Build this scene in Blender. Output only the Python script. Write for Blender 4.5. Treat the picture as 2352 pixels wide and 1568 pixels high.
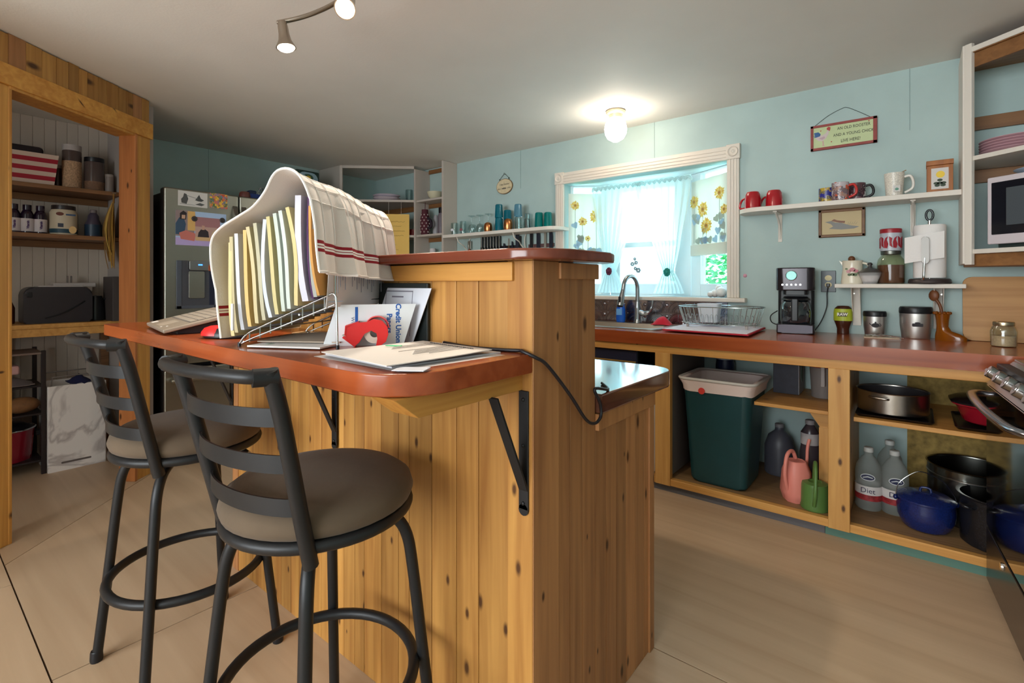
import bpy, bmesh, math, random
from mathutils import Vector, Matrix, noise
random.seed(7)
PI = math.pi
SC = bpy.context.scene
for o in list(bpy.data.objects): bpy.data.objects.remove(o)
COL = SC.collection
# ------------------------------------------------------------------ camera, sky, exposure
FPX, CX, HY, CH = 1150.0, 1176.0, 650.0, 1.2
TH = math.atan(1431 / FPX)
FW = Vector((-math.cos(TH), math.sin(TH), 0)); RT = Vector((math.sin(TH), math.cos(TH), 0))
cd = bpy.data.cameras.new('camera'); cam = bpy.data.objects.new('camera', cd); COL.objects.link(cam)
cam.location = (0, 0, CH); cam.rotation_euler = (PI / 2, 0, math.atan2(-FW.x, FW.y))
cd.sensor_width = 36; cd.lens = FPX / 2352 * 36; cd.shift_y = -(784 - HY) / 2352; cd.clip_start = .02
SC.camera = cam
SC.view_settings.view_transform = 'Standard'; SC.view_settings.look = 'None'
SC.view_settings.exposure = 0.08; SC.view_settings.gamma = 1
W = bpy.data.worlds.new('sky'); SC.world = W; W.use_nodes = True
wb = W.node_tree.nodes['Background']; wb.inputs[0].default_value = (.66, .88, 1, 1); wb.inputs[1].default_value = 5.0

def area(name, loc, target, sx, sy, power, col):
    l = bpy.data.lights.new(name, 'AREA'); l.shape = 'RECTANGLE'; l.size = sx; l.size_y = sy; l.energy = power; l.color = col
    o = bpy.data.objects.new(name, l); COL.objects.link(o); o.location = loc
    o.rotation_euler = (Vector(target) - Vector(loc)).to_track_quat('-Z', 'Y').to_euler(); return o
def point(name, loc, power, col, r=.03):
    l = bpy.data.lights.new(name, 'POINT'); l.energy = power; l.color = col; l.shadow_soft_size = r
    o = bpy.data.objects.new(name, l); COL.objects.link(o); o.location = loc; return o
def spot(name, loc, target, power, col, ang=100, blend=.8, r=.03):
    l = bpy.data.lights.new(name, 'SPOT'); l.energy = power; l.color = col; l.spot_size = math.radians(ang); l.spot_blend = blend; l.shadow_soft_size = r
    o = bpy.data.objects.new(name, l); COL.objects.link(o); o.location = loc
    o.rotation_euler = (Vector(target) - Vector(loc)).to_track_quat('-Z', 'Y').to_euler(); return o
# fill lamp added behind the camera, and daylight of the sky beyond the kitchen window
area('rear_fill_light', (-1.1, -3.25, 1.45), (-1.1, 0, 1.3), 3.0, 1.6, 115, (1, .96, .92))
area('kitchen_window_daylight', (-1.6, 4.7, 3.7), (-1.5, 2.4, .9), 2.4, 1.2, 480, (.42, .74, 1))

# lamp hidden outside below the sill, added to brighten the ceiling
area('ceiling_fill_light', (-1.6, 4.7, .45), (-1.3, 1.2, 2.35), 2.6, 1.2, 130, (.5, .82, 1))

# pixel of the photograph -> point on a plane of the room
def ray(px, py): return FW + RT * ((px - CX) / FPX) + Vector((0, 0, -(py - HY) / FPX))
C0 = Vector((0, 0, CH))
def gz(px, py, z): r = ray(px, py); return C0 + r * ((z - CH) / r.z)
def gx(px, py, x): r = ray(px, py); return C0 + r * (x / r.x)
def gy(px, py, y): r = ray(px, py); return C0 + r * (y / r.y)

# ------------------------------------------------------------------ mesh building
def I4(): return Matrix.Identity(4)
def RX(a): return Matrix.Rotation(a, 4, 'X')
def RY(a): return Matrix.Rotation(a, 4, 'Y')
def RZ(a): return Matrix.Rotation(a, 4, 'Z')
def TR(*a): return Matrix.Translation(Vector(a[0] if len(a) == 1 else a))
WM = {}
def cr(pts, n=6, closed=False):
    P = [Vector(p) for p in pts]; out = []; N = len(P)
    for i in range(N if closed else N - 1):
        p0 = P[(i - 1) % N] if closed or i else P[0]; p1 = P[i]; p2 = P[(i + 1) % N]
        p3 = P[(i + 2) % N] if closed or i + 2 < N else P[-1]
        for k in range(n):
            t = k / n
            out.append(.5 * ((2 * p1) + (p2 - p0) * t + (2 * p0 - 5 * p1 + 4 * p2 - p3) * t * t + (3 * p1 - p0 - 3 * p2 + p3) * t ** 3))
    if not closed: out.append(P[-1])
    return out
def rrect(x0, y0, x1, y1, r, n=4):
    if not isinstance(r, (tuple, list)): r = (r,) * 4
    out = []
    for (cx, cy, a, q) in ((x1, y1, 0, r[0]), (x0, y1, 90, r[1]), (x0, y0, 180, r[2]), (x1, y0, 270, r[3])):
        if q < 1e-5: out.append((cx, cy)); continue
        sx = -1 if a in (0, 270) else 1; sy = -1 if a in (0, 90) else 1
        for k in range(n + 1):
            t = math.radians(a + 90 * k / n)
            out.append((cx + sx * q + q * math.cos(t), cy + sy * q + q * math.sin(t)))
    return out
def ell(cx, cy, rx, ry, n=20): return [(cx + rx * math.cos(2 * PI * k / n), cy + ry * math.sin(2 * PI * k / n)) for k in range(n)]
class MB:
    def __init__(s, M=None): s.bm = bmesh.new(); s.mats = []; s.M = M
    def add(s, t, m, M=None):
        if m not in s.mats: s.mats.append(m)
        if M is not None: t.transform(M)
        if s.M is not None: t.transform(s.M)
        bmesh.ops.recalc_face_normals(t, faces=t.faces)
        i = s.mats.index(m)
        for f in t.faces: f.material_index = i
        me = bpy.data.meshes.new('t'); t.to_mesh(me); t.free(); s.bm.from_mesh(me); bpy.data.meshes.remove(me)
        return s
    def box(s, x0, y0, z0, x1, y1, z1, m, bev=0, M=None, seg=2):
        t = bmesh.new(); bmesh.ops.create_cube(t, size=1)
        t.transform(TR((x0 + x1) / 2, (y0 + y1) / 2, (z0 + z1) / 2) @ Matrix.Diagonal((abs(x1 - x0), abs(y1 - y0), abs(z1 - z0), 1)))
        if bev: bmesh.ops.bevel(t, geom=list(t.edges), offset=bev, segments=seg, profile=.5, affect='EDGES', clamp_overlap=True)
        return s.add(t, m, M)
    def hexa(s, b, tp, m, bev=0):     # eight corners: bottom loop, top loop
        t = bmesh.new(); B = [t.verts.new(p) for p in b]; T = [t.verts.new(p) for p in tp]; n = len(B)
        t.faces.new(B[::-1]); t.faces.new(T)
        for k in range(n): t.faces.new((B[k], B[(k + 1) % n], T[(k + 1) % n], T[k]))
        if bev: bmesh.ops.bevel(t, geom=list(t.edges), offset=bev, segments=2, profile=.5, affect='EDGES', clamp_overlap=True)
        return s.add(t, m)
    def loft(s, loops, m, cap=True, M=None):
        t = bmesh.new(); L = [[t.verts.new(p) for p in lp] for lp in loops]; n = len(L[0])
        for a, b in zip(L, L[1:]):
            for k in range(n): t.faces.new((a[k], a[(k + 1) % n], b[(k + 1) % n], b[k]))
        if cap: t.faces.new(L[0][::-1]); t.faces.new(L[-1])
        return s.add(t, m, M)
    def tube(s, pts, r, m, seg=8, closed=False, M=None, flat=None):
        P = [Vector(p) for p in pts]; n = len(P); t = bmesh.new(); rings = []; up = None
        for i in range(n):
            a = P[(i - 1) % n] if closed or i else P[0]; b = P[(i + 1) % n] if closed or i < n - 1 else P[-1]
            d = (b - a).normalized()
            if up is None: up = d.orthogonal().normalized() if abs(d.z) > .95 else (Vector((0, 0, 1)) - d * d.z).normalized()
            else: up = (up - d * up.dot(d)).normalized()
            sd = d.cross(up); rr = r[i] if isinstance(r, (list, tuple)) else r; fl = flat or 1
            rings.append([t.verts.new(P[i] + (up * math.cos(2 * PI * k / seg) * fl + sd * math.sin(2 * PI * k / seg)) * rr) for k in range(seg)])
        for i in range(n if closed else n - 1):
            a = rings[i]; b = rings[(i + 1) % n]
            for k in range(seg): t.faces.new((a[k], a[(k + 1) % seg], b[(k + 1) % seg], b[k]))
        if not closed: t.faces.new(rings[0][::-1]); t.faces.new(rings[-1])
        return s.add(t, m, M)
    def lathe(s, prof, m, seg=24, o=(0, 0, 0), sx=1, sy=1, M=None):
        t = bmesh.new(); rings = []
        for r, z in prof:
            if r < 1e-6: rings.append([t.verts.new((o[0], o[1], o[2] + z))])
            else: rings.append([t.verts.new((o[0] + r * sx * math.cos(2 * PI * k / seg), o[1] + r * sy * math.sin(2 * PI * k / seg), o[2] + z)) for k in range(seg)])
        for a, b in zip(rings, rings[1:]):
            if len(a) == 1 and len(b) == 1: continue
            for k in range(seg):
                q = (k + 1) % seg
                if len(a) == 1: t.faces.new((a[0], b[k], b[q]))
                elif len(b) == 1: t.faces.new((a[k], a[q], b[0]))
                else: t.faces.new((a[k], a[q], b[q], b[k]))
        return s.add(t, m, M)
    def prism(s, poly, a, b, m, ax='z', M=None, bev=0):
        def P(u, v, w): return (u, v, w) if ax == 'z' else ((u, w, v) if ax == 'y' else (w, u, v))
        t = bmesh.new(); A = [t.verts.new(P(u, v, a)) for u, v in poly]; B = [t.verts.new(P(u, v, b)) for u, v in poly]; n = len(A)
        f0 = t.faces.new(A[::-1]); f1 = t.faces.new(B)
        for k in range(n): t.faces.new((A[k], A[(k + 1) % n], B[(k + 1) % n], B[k]))
        if bev: bmesh.ops.bevel(t, geom=list(f0.edges) + list(f1.edges), offset=bev, segments=2, profile=.5, affect='EDGES', clamp_overlap=True)
        return s.add(t, m, M)
    def grid(s, g, m, M=None, th=0):
        t = bmesh.new(); V = [[t.verts.new(p) for p in row] for row in g]
        for a, b in zip(V, V[1:]):
            for k in range(len(a) - 1): t.faces.new((a[k], a[k + 1], b[k + 1], b[k]))
        if th: bmesh.ops.recalc_face_normals(t, faces=t.faces); bmesh.ops.solidify(t, geom=list(t.faces), thickness=th)
        return s.add(t, m, M)
    def ball(s, c, r, m, sx=1, sy=1, sz=1, seg=16, M=None):
        t = bmesh.new(); bmesh.ops.create_uvsphere(t, u_segments=seg, v_segments=max(6, seg // 2), radius=r)
        t.transform(TR(c) @ Matrix.Diagonal((sx, sy, sz, 1))); return s.add(t, m, M)
    def cyl(s, a, b, r, m, seg=16, r2=None): return s.tube([a, b], [r, r if r2 is None else r2], m, seg)
    def text(s, body, size, m, M, align='CENTER', shear=0, th=.0003, bold=0, sx=1):
        c = bpy.data.curves.new('txt', 'FONT'); c.body = body; c.size = size; c.align_x = align; c.align_y = 'CENTER'; c.extrude = th; c.shear = shear; c.offset = bold; c.resolution_u = 3
        o = bpy.data.objects.new('txt', c); COL.objects.link(o); bpy.context.view_layer.update()
        me = bpy.data.meshes.new_from_object(o.evaluated_get(bpy.context.evaluated_depsgraph_get()))
        bpy.data.objects.remove(o); t = bmesh.new(); t.from_mesh(me); bpy.data.meshes.remove(me)
        return s.add(t, m, M @ Matrix.Diagonal((sx, 1, 1, 1)))
    def flat(s, poly, m, M, z=0, th=.0006):    # thin printed patch on the local XY plane of M
        return s.prism(poly, z, z + th, m, 'z', M)
    def out(s, name, parent=None, world=False, loc=None, rz=0, ang=35, M=None):
        if parent is not None: base = WM[parent.name]
        else: base = TR(loc or (0, 0, 0)) @ RZ(rz)
        if world: s.bm.transform(base.inverted())
        me = bpy.data.meshes.new(name); s.bm.to_mesh(me); s.bm.free()
        for m in s.mats: me.materials.append(m)
        me.polygons.foreach_set('use_smooth', [True] * len(me.polygons))
        me.set_sharp_from_angle(angle=math.radians(ang + 18))
        o = bpy.data.objects.new(name, me); COL.objects.link(o)
        wn = o.modifiers.new('weighted normals', 'WEIGHTED_NORMAL'); wn.keep_sharp = True
        if parent is not None: o.parent = parent
        else: o.location = loc or (0, 0, 0); o.rotation_euler = (0, 0, rz)
        WM[o.name] = base; return o
def tag(o, label, cat, group=None):
    o['label'] = label; o['category'] = cat
    if group: o['group'] = group
    return o
def T(name, label, cat, loc=(0, 0, 0), rz=0, group=None):
    o = bpy.data.objects.new(name, None); o.empty_display_size = .05; COL.objects.link(o); o.location = loc; o.rotation_euler = (0, 0, rz)
    WM[o.name] = TR(loc) @ RZ(rz); return tag(o, label, cat, group)
def S(mb, name, label, cat, loc=(0, 0, 0), rz=0, group=None, world=False, ang=35):
    return tag(mb.out(name, None, world, loc, rz, ang), label, cat, group)
def struct(mb, name, loc=(0, 0, 0), rz=0, ang=35):
    o = mb.out(name, None, False, loc, rz, ang); o['kind'] = 'structure'; return o
def kids(o): return [c for c in bpy.data.objects if c.parent == o]
def dup(o, loc=None, rz=None, label=None, group=None, parent=None):
    c = o.copy(); COL.objects.link(c)
    if parent is not None: c.parent = parent
    if loc is not None: c.location = loc
    if rz is not None: c.rotation_euler = (0, 0, rz)
    if label: c['label'] = label
    if group: c['group'] = group
    WM[c.name] = (TR(c.location) @ RZ(c.rotation_euler.z)) if parent is None else WM[parent.name]
    for k in kids(o): dup(k, parent=c)
    return c

# ------------------------------------------------------------------ materials
def lin(c): 
    c = c / 255
    return c / 12.92 if c <= .04045 else ((c + .055) / 1.055) ** 2.4
def L(c): return (lin(c[0]), lin(c[1]), lin(c[2]), 1)
MC = {}
def newmat(name):
    m = bpy.data.materials.new(name); m.use_nodes = True
    return m, m.node_tree.nodes, m.node_tree.links, m.node_tree.nodes['Principled BSDF']
def mat(name, col, rough=.5, metal=0, spec=.5, trans=0, emis=0, noise=0, nscale=30, bump=0, bscale=200, aniso=0, coat=0, sheen=0, ior=1.45):
    if name in MC: return MC[name]
    m, N, K, b = newmat(name); c = L(col)
    b.inputs['Base Color'].default_value = c; b.inputs['Roughness'].default_value = rough; b.inputs['Metallic'].default_value = metal
    b.inputs['Specular IOR Level'].default_value = spec; b.inputs['Transmission Weight'].default_value = trans; b.inputs['IOR'].default_value = ior
    if coat: b.inputs['Coat Weight'].default_value = coat; b.inputs['Coat Roughness'].default_value = .08
    if sheen: b.inputs['Sheen Weight'].default_value = sheen
    if aniso: b.inputs['Anisotropic'].default_value = aniso
    if emis: b.inputs['Emission Color'].default_value = c; b.inputs['Emission Strength'].default_value = emis
    if noise or bump:
        tc = N.new('ShaderNodeTexCoord')
    if noise:
        n = N.new('ShaderNodeTexNoise'); n.inputs['Scale'].default_value = nscale; n.inputs['Detail'].default_value = 4
        K.new(tc.outputs['Object'], n.inputs['Vector'])
        r = N.new('ShaderNodeValToRGB'); K.new(n.outputs['Fac'], r.inputs[0])
        r.color_ramp.elements[0].position = .3; r.color_ramp.elements[1].position = .7
        r.color_ramp.elements[0].color = tuple(x * (1 - noise) for x in c[:3]) + (1,); r.color_ramp.elements[1].color = tuple(min(1, x * (1 + noise)) for x in c[:3]) + (1,)
        K.new(r.outputs[0], b.inputs['Base Color'])
    if bump:
        n = N.new('ShaderNodeTexNoise'); n.inputs['Scale'].default_value = bscale; K.new(tc.outputs['Object'], n.inputs['Vector'])
        q = N.new('ShaderNodeBump'); q.inputs['Strength'].default_value = bump; q.inputs['Distance'].default_value = .002
        K.new(n.outputs['Fac'], q.inputs['Height']); K.new(q.outputs[0], b.inputs['Normal'])
    MC[name] = m; return m
def K_(r, g, b, rough=.55): return mat('paint %d %d %d %.2f' % (r, g, b, rough), (r, g, b), rough)
def wood(name, light, dark, axis='z', knots=True, rough=.45, vary=.3, grain=38, knotcol=(70, 38, 16), spec=.4, contrast=1, coat=0):
    if name in MC: return MC[name]
    m, N, K, b = newmat(name); b.inputs['Roughness'].default_value = rough; b.inputs['Specular IOR Level'].default_value = spec
    if coat: b.inputs['Coat Weight'].default_value = coat; b.inputs['Coat Roughness'].default_value = .12
    tc = N.new('ShaderNodeTexCoord'); ge = N.new('ShaderNodeNewGeometry')
    def math_(op, a, c=None):
        q = N.new('ShaderNodeMath'); q.operation = op
        for i, v in enumerate((a, c)):
            if v is None: continue
            if isinstance(v, (int, float)): q.inputs[i].default_value = v
            else: K.new(v, q.inputs[i])
        return q.outputs[0]
    off = N.new('ShaderNodeVectorMath'); off.operation = 'SCALE'; off.inputs[0].default_value = (7.3, 5.1, 9.7)
    K.new(ge.outputs['Random Per Island'], off.inputs['Scale'])
    ad = N.new('ShaderNodeVectorMath'); K.new(tc.outputs['Object'], ad.inputs[0]); K.new(off.outputs[0], ad.inputs[1])
    def mp(sc, al):
        q = N.new('ShaderNodeMapping'); v = [sc] * 3; v['xyz'.index(axis)] = al; q.inputs['Scale'].default_value = v
        K.new(ad.outputs[0], q.inputs[0]); return q.outputs[0]
    n1 = N.new('ShaderNodeTexNoise'); n1.inputs['Scale'].default_value = 1; n1.inputs['Detail'].default_value = 5; n1.inputs['Distortion'].default_value = .6
    K.new(mp(grain, grain * .045), n1.inputs['Vector'])
    n2 = N.new('ShaderNodeTexNoise'); n2.inputs['Scale'].default_value = 1; n2.inputs['Detail'].default_value = 2
    K.new(mp(9, 1.1), n2.inputs['Vector'])
    f = math_('ADD', math_('MULTIPLY', n1.outputs['Fac'], .6), math_('MULTIPLY', n2.outputs['Fac'], .4))
    rp = N.new('ShaderNodeValToRGB'); e = rp.color_ramp.elements; w = .16 / contrast
    e[0].position = .5 - w; e[1].position = .5 + w; e[0].color = L(dark); e[1].color = L(light)
    K.new(f, rp.inputs[0]); colr = rp.outputs[0]
    if knots:
        v = N.new('ShaderNodeTexVoronoi'); v.voronoi_dimensions = '2D'; v.inputs['Scale'].default_value = 1
        sx = N.new('ShaderNodeSeparateXYZ'); K.new(ad.outputs[0], sx.inputs[0]); oth = [k for k in 'XYZ' if k.lower() != axis]
        cx = N.new('ShaderNodeCombineXYZ'); K.new(math_('MULTIPLY', math_('ADD', sx.outputs[oth[0]], sx.outputs[oth[1]]), 11.0), cx.inputs[0]); K.new(math_('MULTIPLY', sx.outputs[axis.upper()], 5.0), cx.inputs[1])
        K.new(cx.outputs[0], v.inputs['Vector'])
        sep = N.new('ShaderNodeSeparateColor'); K.new(v.outputs['Color'], sep.inputs[0])
        on = math_('GREATER_THAN', sep.outputs[0], .52)
        size = math_('MULTIPLY', sep.outputs[1], .10)
        q = N.new('ShaderNodeMapRange'); K.new(v.outputs['Distance'], q.inputs[0]); q.inputs[1].default_value = 0
        K.new(math_('ADD', size, .04), q.inputs[2]); q.inputs[3].default_value = 1; q.inputs[4].default_value = 0
        kf = math_('MULTIPLY', math_('POWER', q.outputs[0], 1.1), on)
        mx = N.new('ShaderNodeMix'); mx.data_type = 'RGBA'; K.new(math_('MINIMUM', math_('MULTIPLY', kf, 1.6), .95), mx.inputs['Factor']); K.new(colr, mx.inputs['A']); mx.inputs['B'].default_value = L(knotcol); colr = mx.outputs['Result']
    hs = N.new('ShaderNodeHueSaturation'); K.new(colr, hs.inputs['Color'])
    rv = N.new('ShaderNodeMapRange'); K.new(ge.outputs['Random Per Island'], rv.inputs[0]); rv.inputs[3].default_value = 1 - vary; rv.inputs[4].default_value = 1 + vary * .6
    K.new(rv.outputs[0], hs.inputs['Value']); K.new(hs.outputs[0], b.inputs['Base Color'])
    bp = N.new('ShaderNodeBump'); bp.inputs['Strength'].default_value = .12; bp.inputs['Distance'].default_value = .001; K.new(n1.outputs['Fac'], bp.inputs['Height']); K.new(bp.outputs[0], b.inputs['Normal'])
    MC[name] = m; return m
def sheer(name, col, tr=.35, tl=.5):
    if name in MC: return MC[name]
    m, N, K, b = newmat(name); o = N['Material Output']; N.remove(b)
    d = N.new('ShaderNodeBsdfDiffuse'); d.inputs[0].default_value = L(col)
    t = N.new('ShaderNodeBsdfTranslucent'); t.inputs[0].default_value = L(col)
    tp = N.new('ShaderNodeBsdfTransparent')
    a = N.new('ShaderNodeMixShader'); a.inputs[0].default_value = tl; K.new(d.outputs[0], a.inputs[1]); K.new(t.outputs[0], a.inputs[2])
    c = N.new('ShaderNodeMixShader'); c.inputs[0].default_value = tr; K.new(a.outputs[0], c.inputs[1]); K.new(tp.outputs[0], c.inputs[2])
    K.new(c.outputs[0], o.inputs[0]); MC[name] = m; return m
def glassy(name, col=(235, 245, 245), rough=.03, tr=.82):     # thin glass: see-through with a fresnel sheen
    if name in MC: return MC[name]
    m, N, K, b = newmat(name); o = N['Material Output']; N.remove(b)
    tp = N.new('ShaderNodeBsdfTransparent'); tp.inputs[0].default_value = L(col)
    g = N.new('ShaderNodeBsdfGlossy'); g.inputs['Roughness'].default_value = rough
    fr = N.new('ShaderNodeLayerWeight'); fr.inputs[0].default_value = .35
    q = N.new('ShaderNodeMath'); q.operation = 'MULTIPLY_ADD'; K.new(fr.outputs['Facing'], q.inputs[0]); q.inputs[1].default_value = .45; q.inputs[2].default_value = 1 - tr - .1
    c = N.new('ShaderNodeMixShader'); K.new(q.outputs[0], c.inputs[0]); K.new(tp.outputs[0], c.inputs[1]); K.new(g.outputs[0], c.inputs[2])
    K.new(c.outputs[0], o.inputs[0]); MC[name] = m; return m

PINE = wood('knotty pine', (194, 142, 74), (152, 100, 46), 'z', vary=.26)
PINEX = wood('pine board x', (206, 150, 74), (168, 108, 46), 'x', vary=.12)
PINEY = wood('pine board y', (206, 150, 74), (168, 108, 46), 'y', vary=.12)
PINED = wood('shaded pine boards', (186, 130, 82), (146, 96, 58), 'z', vary=.25)  # pine darkened for shade on the end face; also mixed into pantry boards
JAMB = wood('pine casing', (212, 154, 76), (178, 118, 52), 'z', vary=.1, knots=True)
LUMB = wood('framing lumber', (214, 164, 96), (184, 130, 66), 'z', vary=.1)
LUMBX = wood('framing lumber x', (214, 160, 88), (182, 126, 62), 'x', vary=.1)
CTOP = wood('stained butcher block', (176, 88, 46), (140, 62, 28), 'x', knots=False, rough=.24, vary=.18, grain=20, coat=.3)
CTOPD = wood('stained bar top', (132, 66, 44), (104, 48, 32), 'x', knots=False, rough=.2, vary=.1, grain=20, coat=.4)
SHELFW = wood('pantry shelf wood', (146, 102, 66), (112, 76, 48), 'y', knots=False, vary=.1)
BROWNW = wood('brown cleat wood', (150, 104, 62), (118, 78, 44), 'x', knots=False, vary=.1)
BAMBOO = wood('bamboo', (206, 154, 92), (176, 122, 66), 'x', knots=False, vary=.15, grain=26)
PLY = wood('birch plywood floor', (206, 178, 148), (178, 148, 118), 'x', knots=False, rough=.42, vary=.09, grain=14, contrast=.7)
OSB = mat('strand board', (150, 124, 66), .8, noise=.4, nscale=26)
WHITE = mat('white paint', (226, 218, 208), .5)
TRIMW = mat('cream trim paint', (222, 212, 200), .45)
AQUA = mat('aqua wall paint', (172, 193, 191), .55, noise=.06, nscale=3, bump=.25, bscale=60)
CEIL = mat('ceiling paint', (236, 231, 224), .7, noise=.03, nscale=2, bump=.2, bscale=80)
STEEL = mat('brushed steel', (190, 186, 178), .3, 1, noise=.05, nscale=8)
CHROME = mat('chrome', (215, 218, 220), .12, 1)
WIREM = mat('wire steel', (190, 194, 194), .22, 1)
BLACKM = mat('black powder coated metal', (38, 38, 40), .42, .4)
BLACKP = mat('black plastic', (24, 24, 28), .35)
DARK = mat('dark grey plastic', (48, 46, 52), .45)
CERW = mat('white ceramic', (236, 230, 222), .2)
RED = mat('red glaze', (172, 22, 34), .12, coat=.5)
PAPER = mat('paper white', (212, 207, 204), .75)
PAPER2 = mat('paper cool white', (206, 208, 218), .75)
INK = mat('ink', (58, 56, 60), .8)
GLASS = glassy('clear glass')
PANE = glassy('window glass', (240, 250, 250), .01, .86)
# ================================================================== the setting
YW, XL, XR, ZC = 3.43, -4.73, .95, 2.35
# floor: plywood sheets with thin open seams
f = MB(); g = .0025
f.box(-5.2, -3, -.06, 2.6, 4, -.012, mat('dark subfloor', (60, 46, 34), .9))
def sheet(p):
    f.prism(p, -.012, 0, PLY, 'z')
for (x0, y0, x1, y1) in ((-2.03, 1.578, 2.6, 3.43), (-2.03, .307, .41, 1.578), (.41, .307, 2.6, 1.578), (-2.8, -.913, -.36, .307), (-.36, -.913, 2.08, .307), (2.08, -.913, 2.6, .307),
                         (-5.2, -.913, -2.8, .307), (-5.2, -3, -2.6, -.913), (-2.6, -3, -.2, -.913), (-.2, -3, 2.6, -.913)):
    sheet([(x0 + g, y0 + g), (x1 - g, y0 + g), (x1 - g, y1 - g), (x0 + g, y1 - g)])
sheet([(-3.017 + .003, .307 + g), (-2.03 - g, .307 + g), (-2.03 - g, 3.43), (-4.75, 3.43), (-4.75, 2.036)])
sheet([(-3.017 - .003, .307 + g), (-4.75, 2.036 - .006), (-5.2, 2.03), (-5.2, .307 + g)])
struct(f, 'floor')
c = MB(); c.box(-5.2, -3, ZC, 2.6, 4, ZC + .1, CEIL); struct(c, 'ceiling')
# window wall with the bay opening
WX0, WX1, WZ0, WZ1 = -2.21, -.95, 1.105, 2.0
w = MB()
w.box(XL - .1, YW, 0, WX0, YW + .09, ZC, AQUA); w.box(WX1, YW, 0, XR + .1, YW + .09, ZC, AQUA)
w.box(WX0, YW, 0, WX1, YW + .09, WZ0, AQUA); w.box(WX0, YW, WZ1, WX1, YW + .09, ZC, AQUA)
for x in (-2.66, -1.45, -.02): w.box(x, YW - .002, 2.02, x + .0016, YW + .01, ZC, mat('wall crack', (116, 138, 138), .8))
struct(w, 'wall_back')
w = MB(); w.box(XL - .1, 1.06, 0, XL, YW + .09, ZC, AQUA); w.box(XL - .002, 1.72, 2.0, XL + .002, 1.7218, ZC, mat('wall crack', (116, 138, 138), .8)); struct(w, 'wall_left')
w = MB(); w.box(XR, -3, 0, XR + .1, YW + .09, ZC, AQUA); struct(w, 'wall_right')
# bay window
BAYW = mat('bay white paint', (225, 234, 236), .5)
BA, BB, BC, BD = (WX0, YW + .09), (-1.95, 3.72), (-1.29, 3.72), (WX1, YW + .09)
w = MB()
w.prism([BA, (WX0 - .02, YW + .09), (-2.0, 3.8), (-1.24, 3.8), (WX1 + .02, YW + .09), BD], WZ0 - .04, WZ0, BAYW)
w.prism([BA, (WX0 - .02, YW + .09), (-2.0, 3.8), (-1.24, 3.8), (WX1 + .02, YW + .09), BD], WZ1 + .001, WZ1 + .04, BAYW)
def pane_frame(p, q, z0, z1, a, b, rail=None, tp=.06):
    d = Vector((q[0] - p[0], q[1] - p[1], 0)); ln = d.length; ang = math.atan2(d.y, d.x); M = TR(p[0], p[1], 0) @ RZ(ang)
    F = lambda x0, z_0, x1, z_1, y=0: w.box(x0, y - .0, z_0, x1, y + .05, z_1, BAYW, .004, M)
    F(0, z0, a, z1); F(ln - b, z0, ln, z1); F(a, z0, ln - b, z0 + .09); F(a, z1 - tp, ln - b, z1)
    if rail: F(a, rail - .02, ln - b, rail + .02)
    return M, a, ln - b, z0 + .09, z1 - tp
PN = []
PN.append(pane_frame(BA, BB, WZ0, WZ1, .025, .07, None, .012)); PN.append(pane_frame(BB, BC, WZ0, WZ1, .085, .12, rail=1.505)); PN.append(pane_frame(BC, BD, WZ0, WZ1, .1, .03, None, .012))
win = struct(w, 'window_1')
for M, a, b, z0, z1 in PN:
    p = MB(); p.box(a, .02, z0, b, .024, z1, PANE, 0, M); p.out('window_pane', win)
# casing with fluted boards and rosette blocks
w = MB(); yc = YW - .022
def flute_v(x0, x1, z0, z1):
    w.box(x0, yc, z0, x1, YW, z1, TRIMW, .003); n = 3; s = (x1 - x0) / (n + 1)
    for k in range(n): w.box(x0 + s * (k + .72), yc - .004, z0, x0 + s * (k + 1.28), yc + .002, z1, TRIMW, .002)
def flute_h(x0, x1, z0, z1):
    w.box(x0, yc, z0, x1, YW, z1, TRIMW, .003); n = 3; s = (z1 - z0) / (n + 1)
    for k in range(n): w.box(x0, yc - .004, z0 + s * (k + .72), x1, yc + .002, z0 + s * (k + 1.28), TRIMW, .002)
flute_v(WX0 - .075, WX0, WZ0, WZ1); flute_v(WX1, WX1 + .075, WZ0, WZ1); flute_h(WX0, WX1, WZ1, WZ1 + .09)
for x in (WX0 - .08, WX1 - .003):
    w.box(x, yc - .006, WZ1, x + .084, YW, WZ1 + .096, TRIMW, .003)
    w.lathe([(0, .004), (.008, .008), (.014, .002), (.024, .002), (.03, .008), (.034, 0), (.036, -.004)], TRIMW, 20, M=TR(x + .042, yc - .006, WZ1 + .048) @ RX(PI / 2))
w.box(WX0 - .11, YW - .06, WZ0 - .028, WX1 + .12, YW + .1, WZ0, TRIMW, .006)
struct(w, 'trim_1')
# pantry: diagonal front wall, casing, partition and beadboard
PD = Vector((.6, -.8, 0)).normalized(); PA = Vector((-3.757, 1.027, 0)); PM = TR(PA) @ RZ(math.atan2(PD.y, PD.x))   # local x along the front, local -y into the room... +y into the pantry? checked below
inside = -1 if (PM.to_3x3() @ Vector((0, 1, 0))).x > 0 else 1
def PB(mb, x0, z0, x1, z1, y0, y1, m, bev=.003): mb.box(x0, y0 * inside, z0, x1, y1 * inside, z1, m, bev, PM)
O0, O1, ZH = .112, .856, 2.105
w = MB(); PB(w, 0, 0, O0, ZC, .02, .088, JAMB, 0); PB(w, O1, 0, 1.75, ZC, .02, .12, WHITE, 0); PB(w, O0, ZH, O1, ZC, .02, .12, JAMB, 0); struct(w, 'wall_pantry_front')
w = MB()
x = 0.0; rnd = random.Random(3)
while x < 1.7:
    b = rnd.uniform(.05, .085); PB(w, x, 2.19, x + b - .001, ZC - rnd.uniform(0, .008), 0, .03, PINE if rnd.random() > .25 else PINED, .002); x += b
struct(w, 'wall_pantry_boards')
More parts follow.
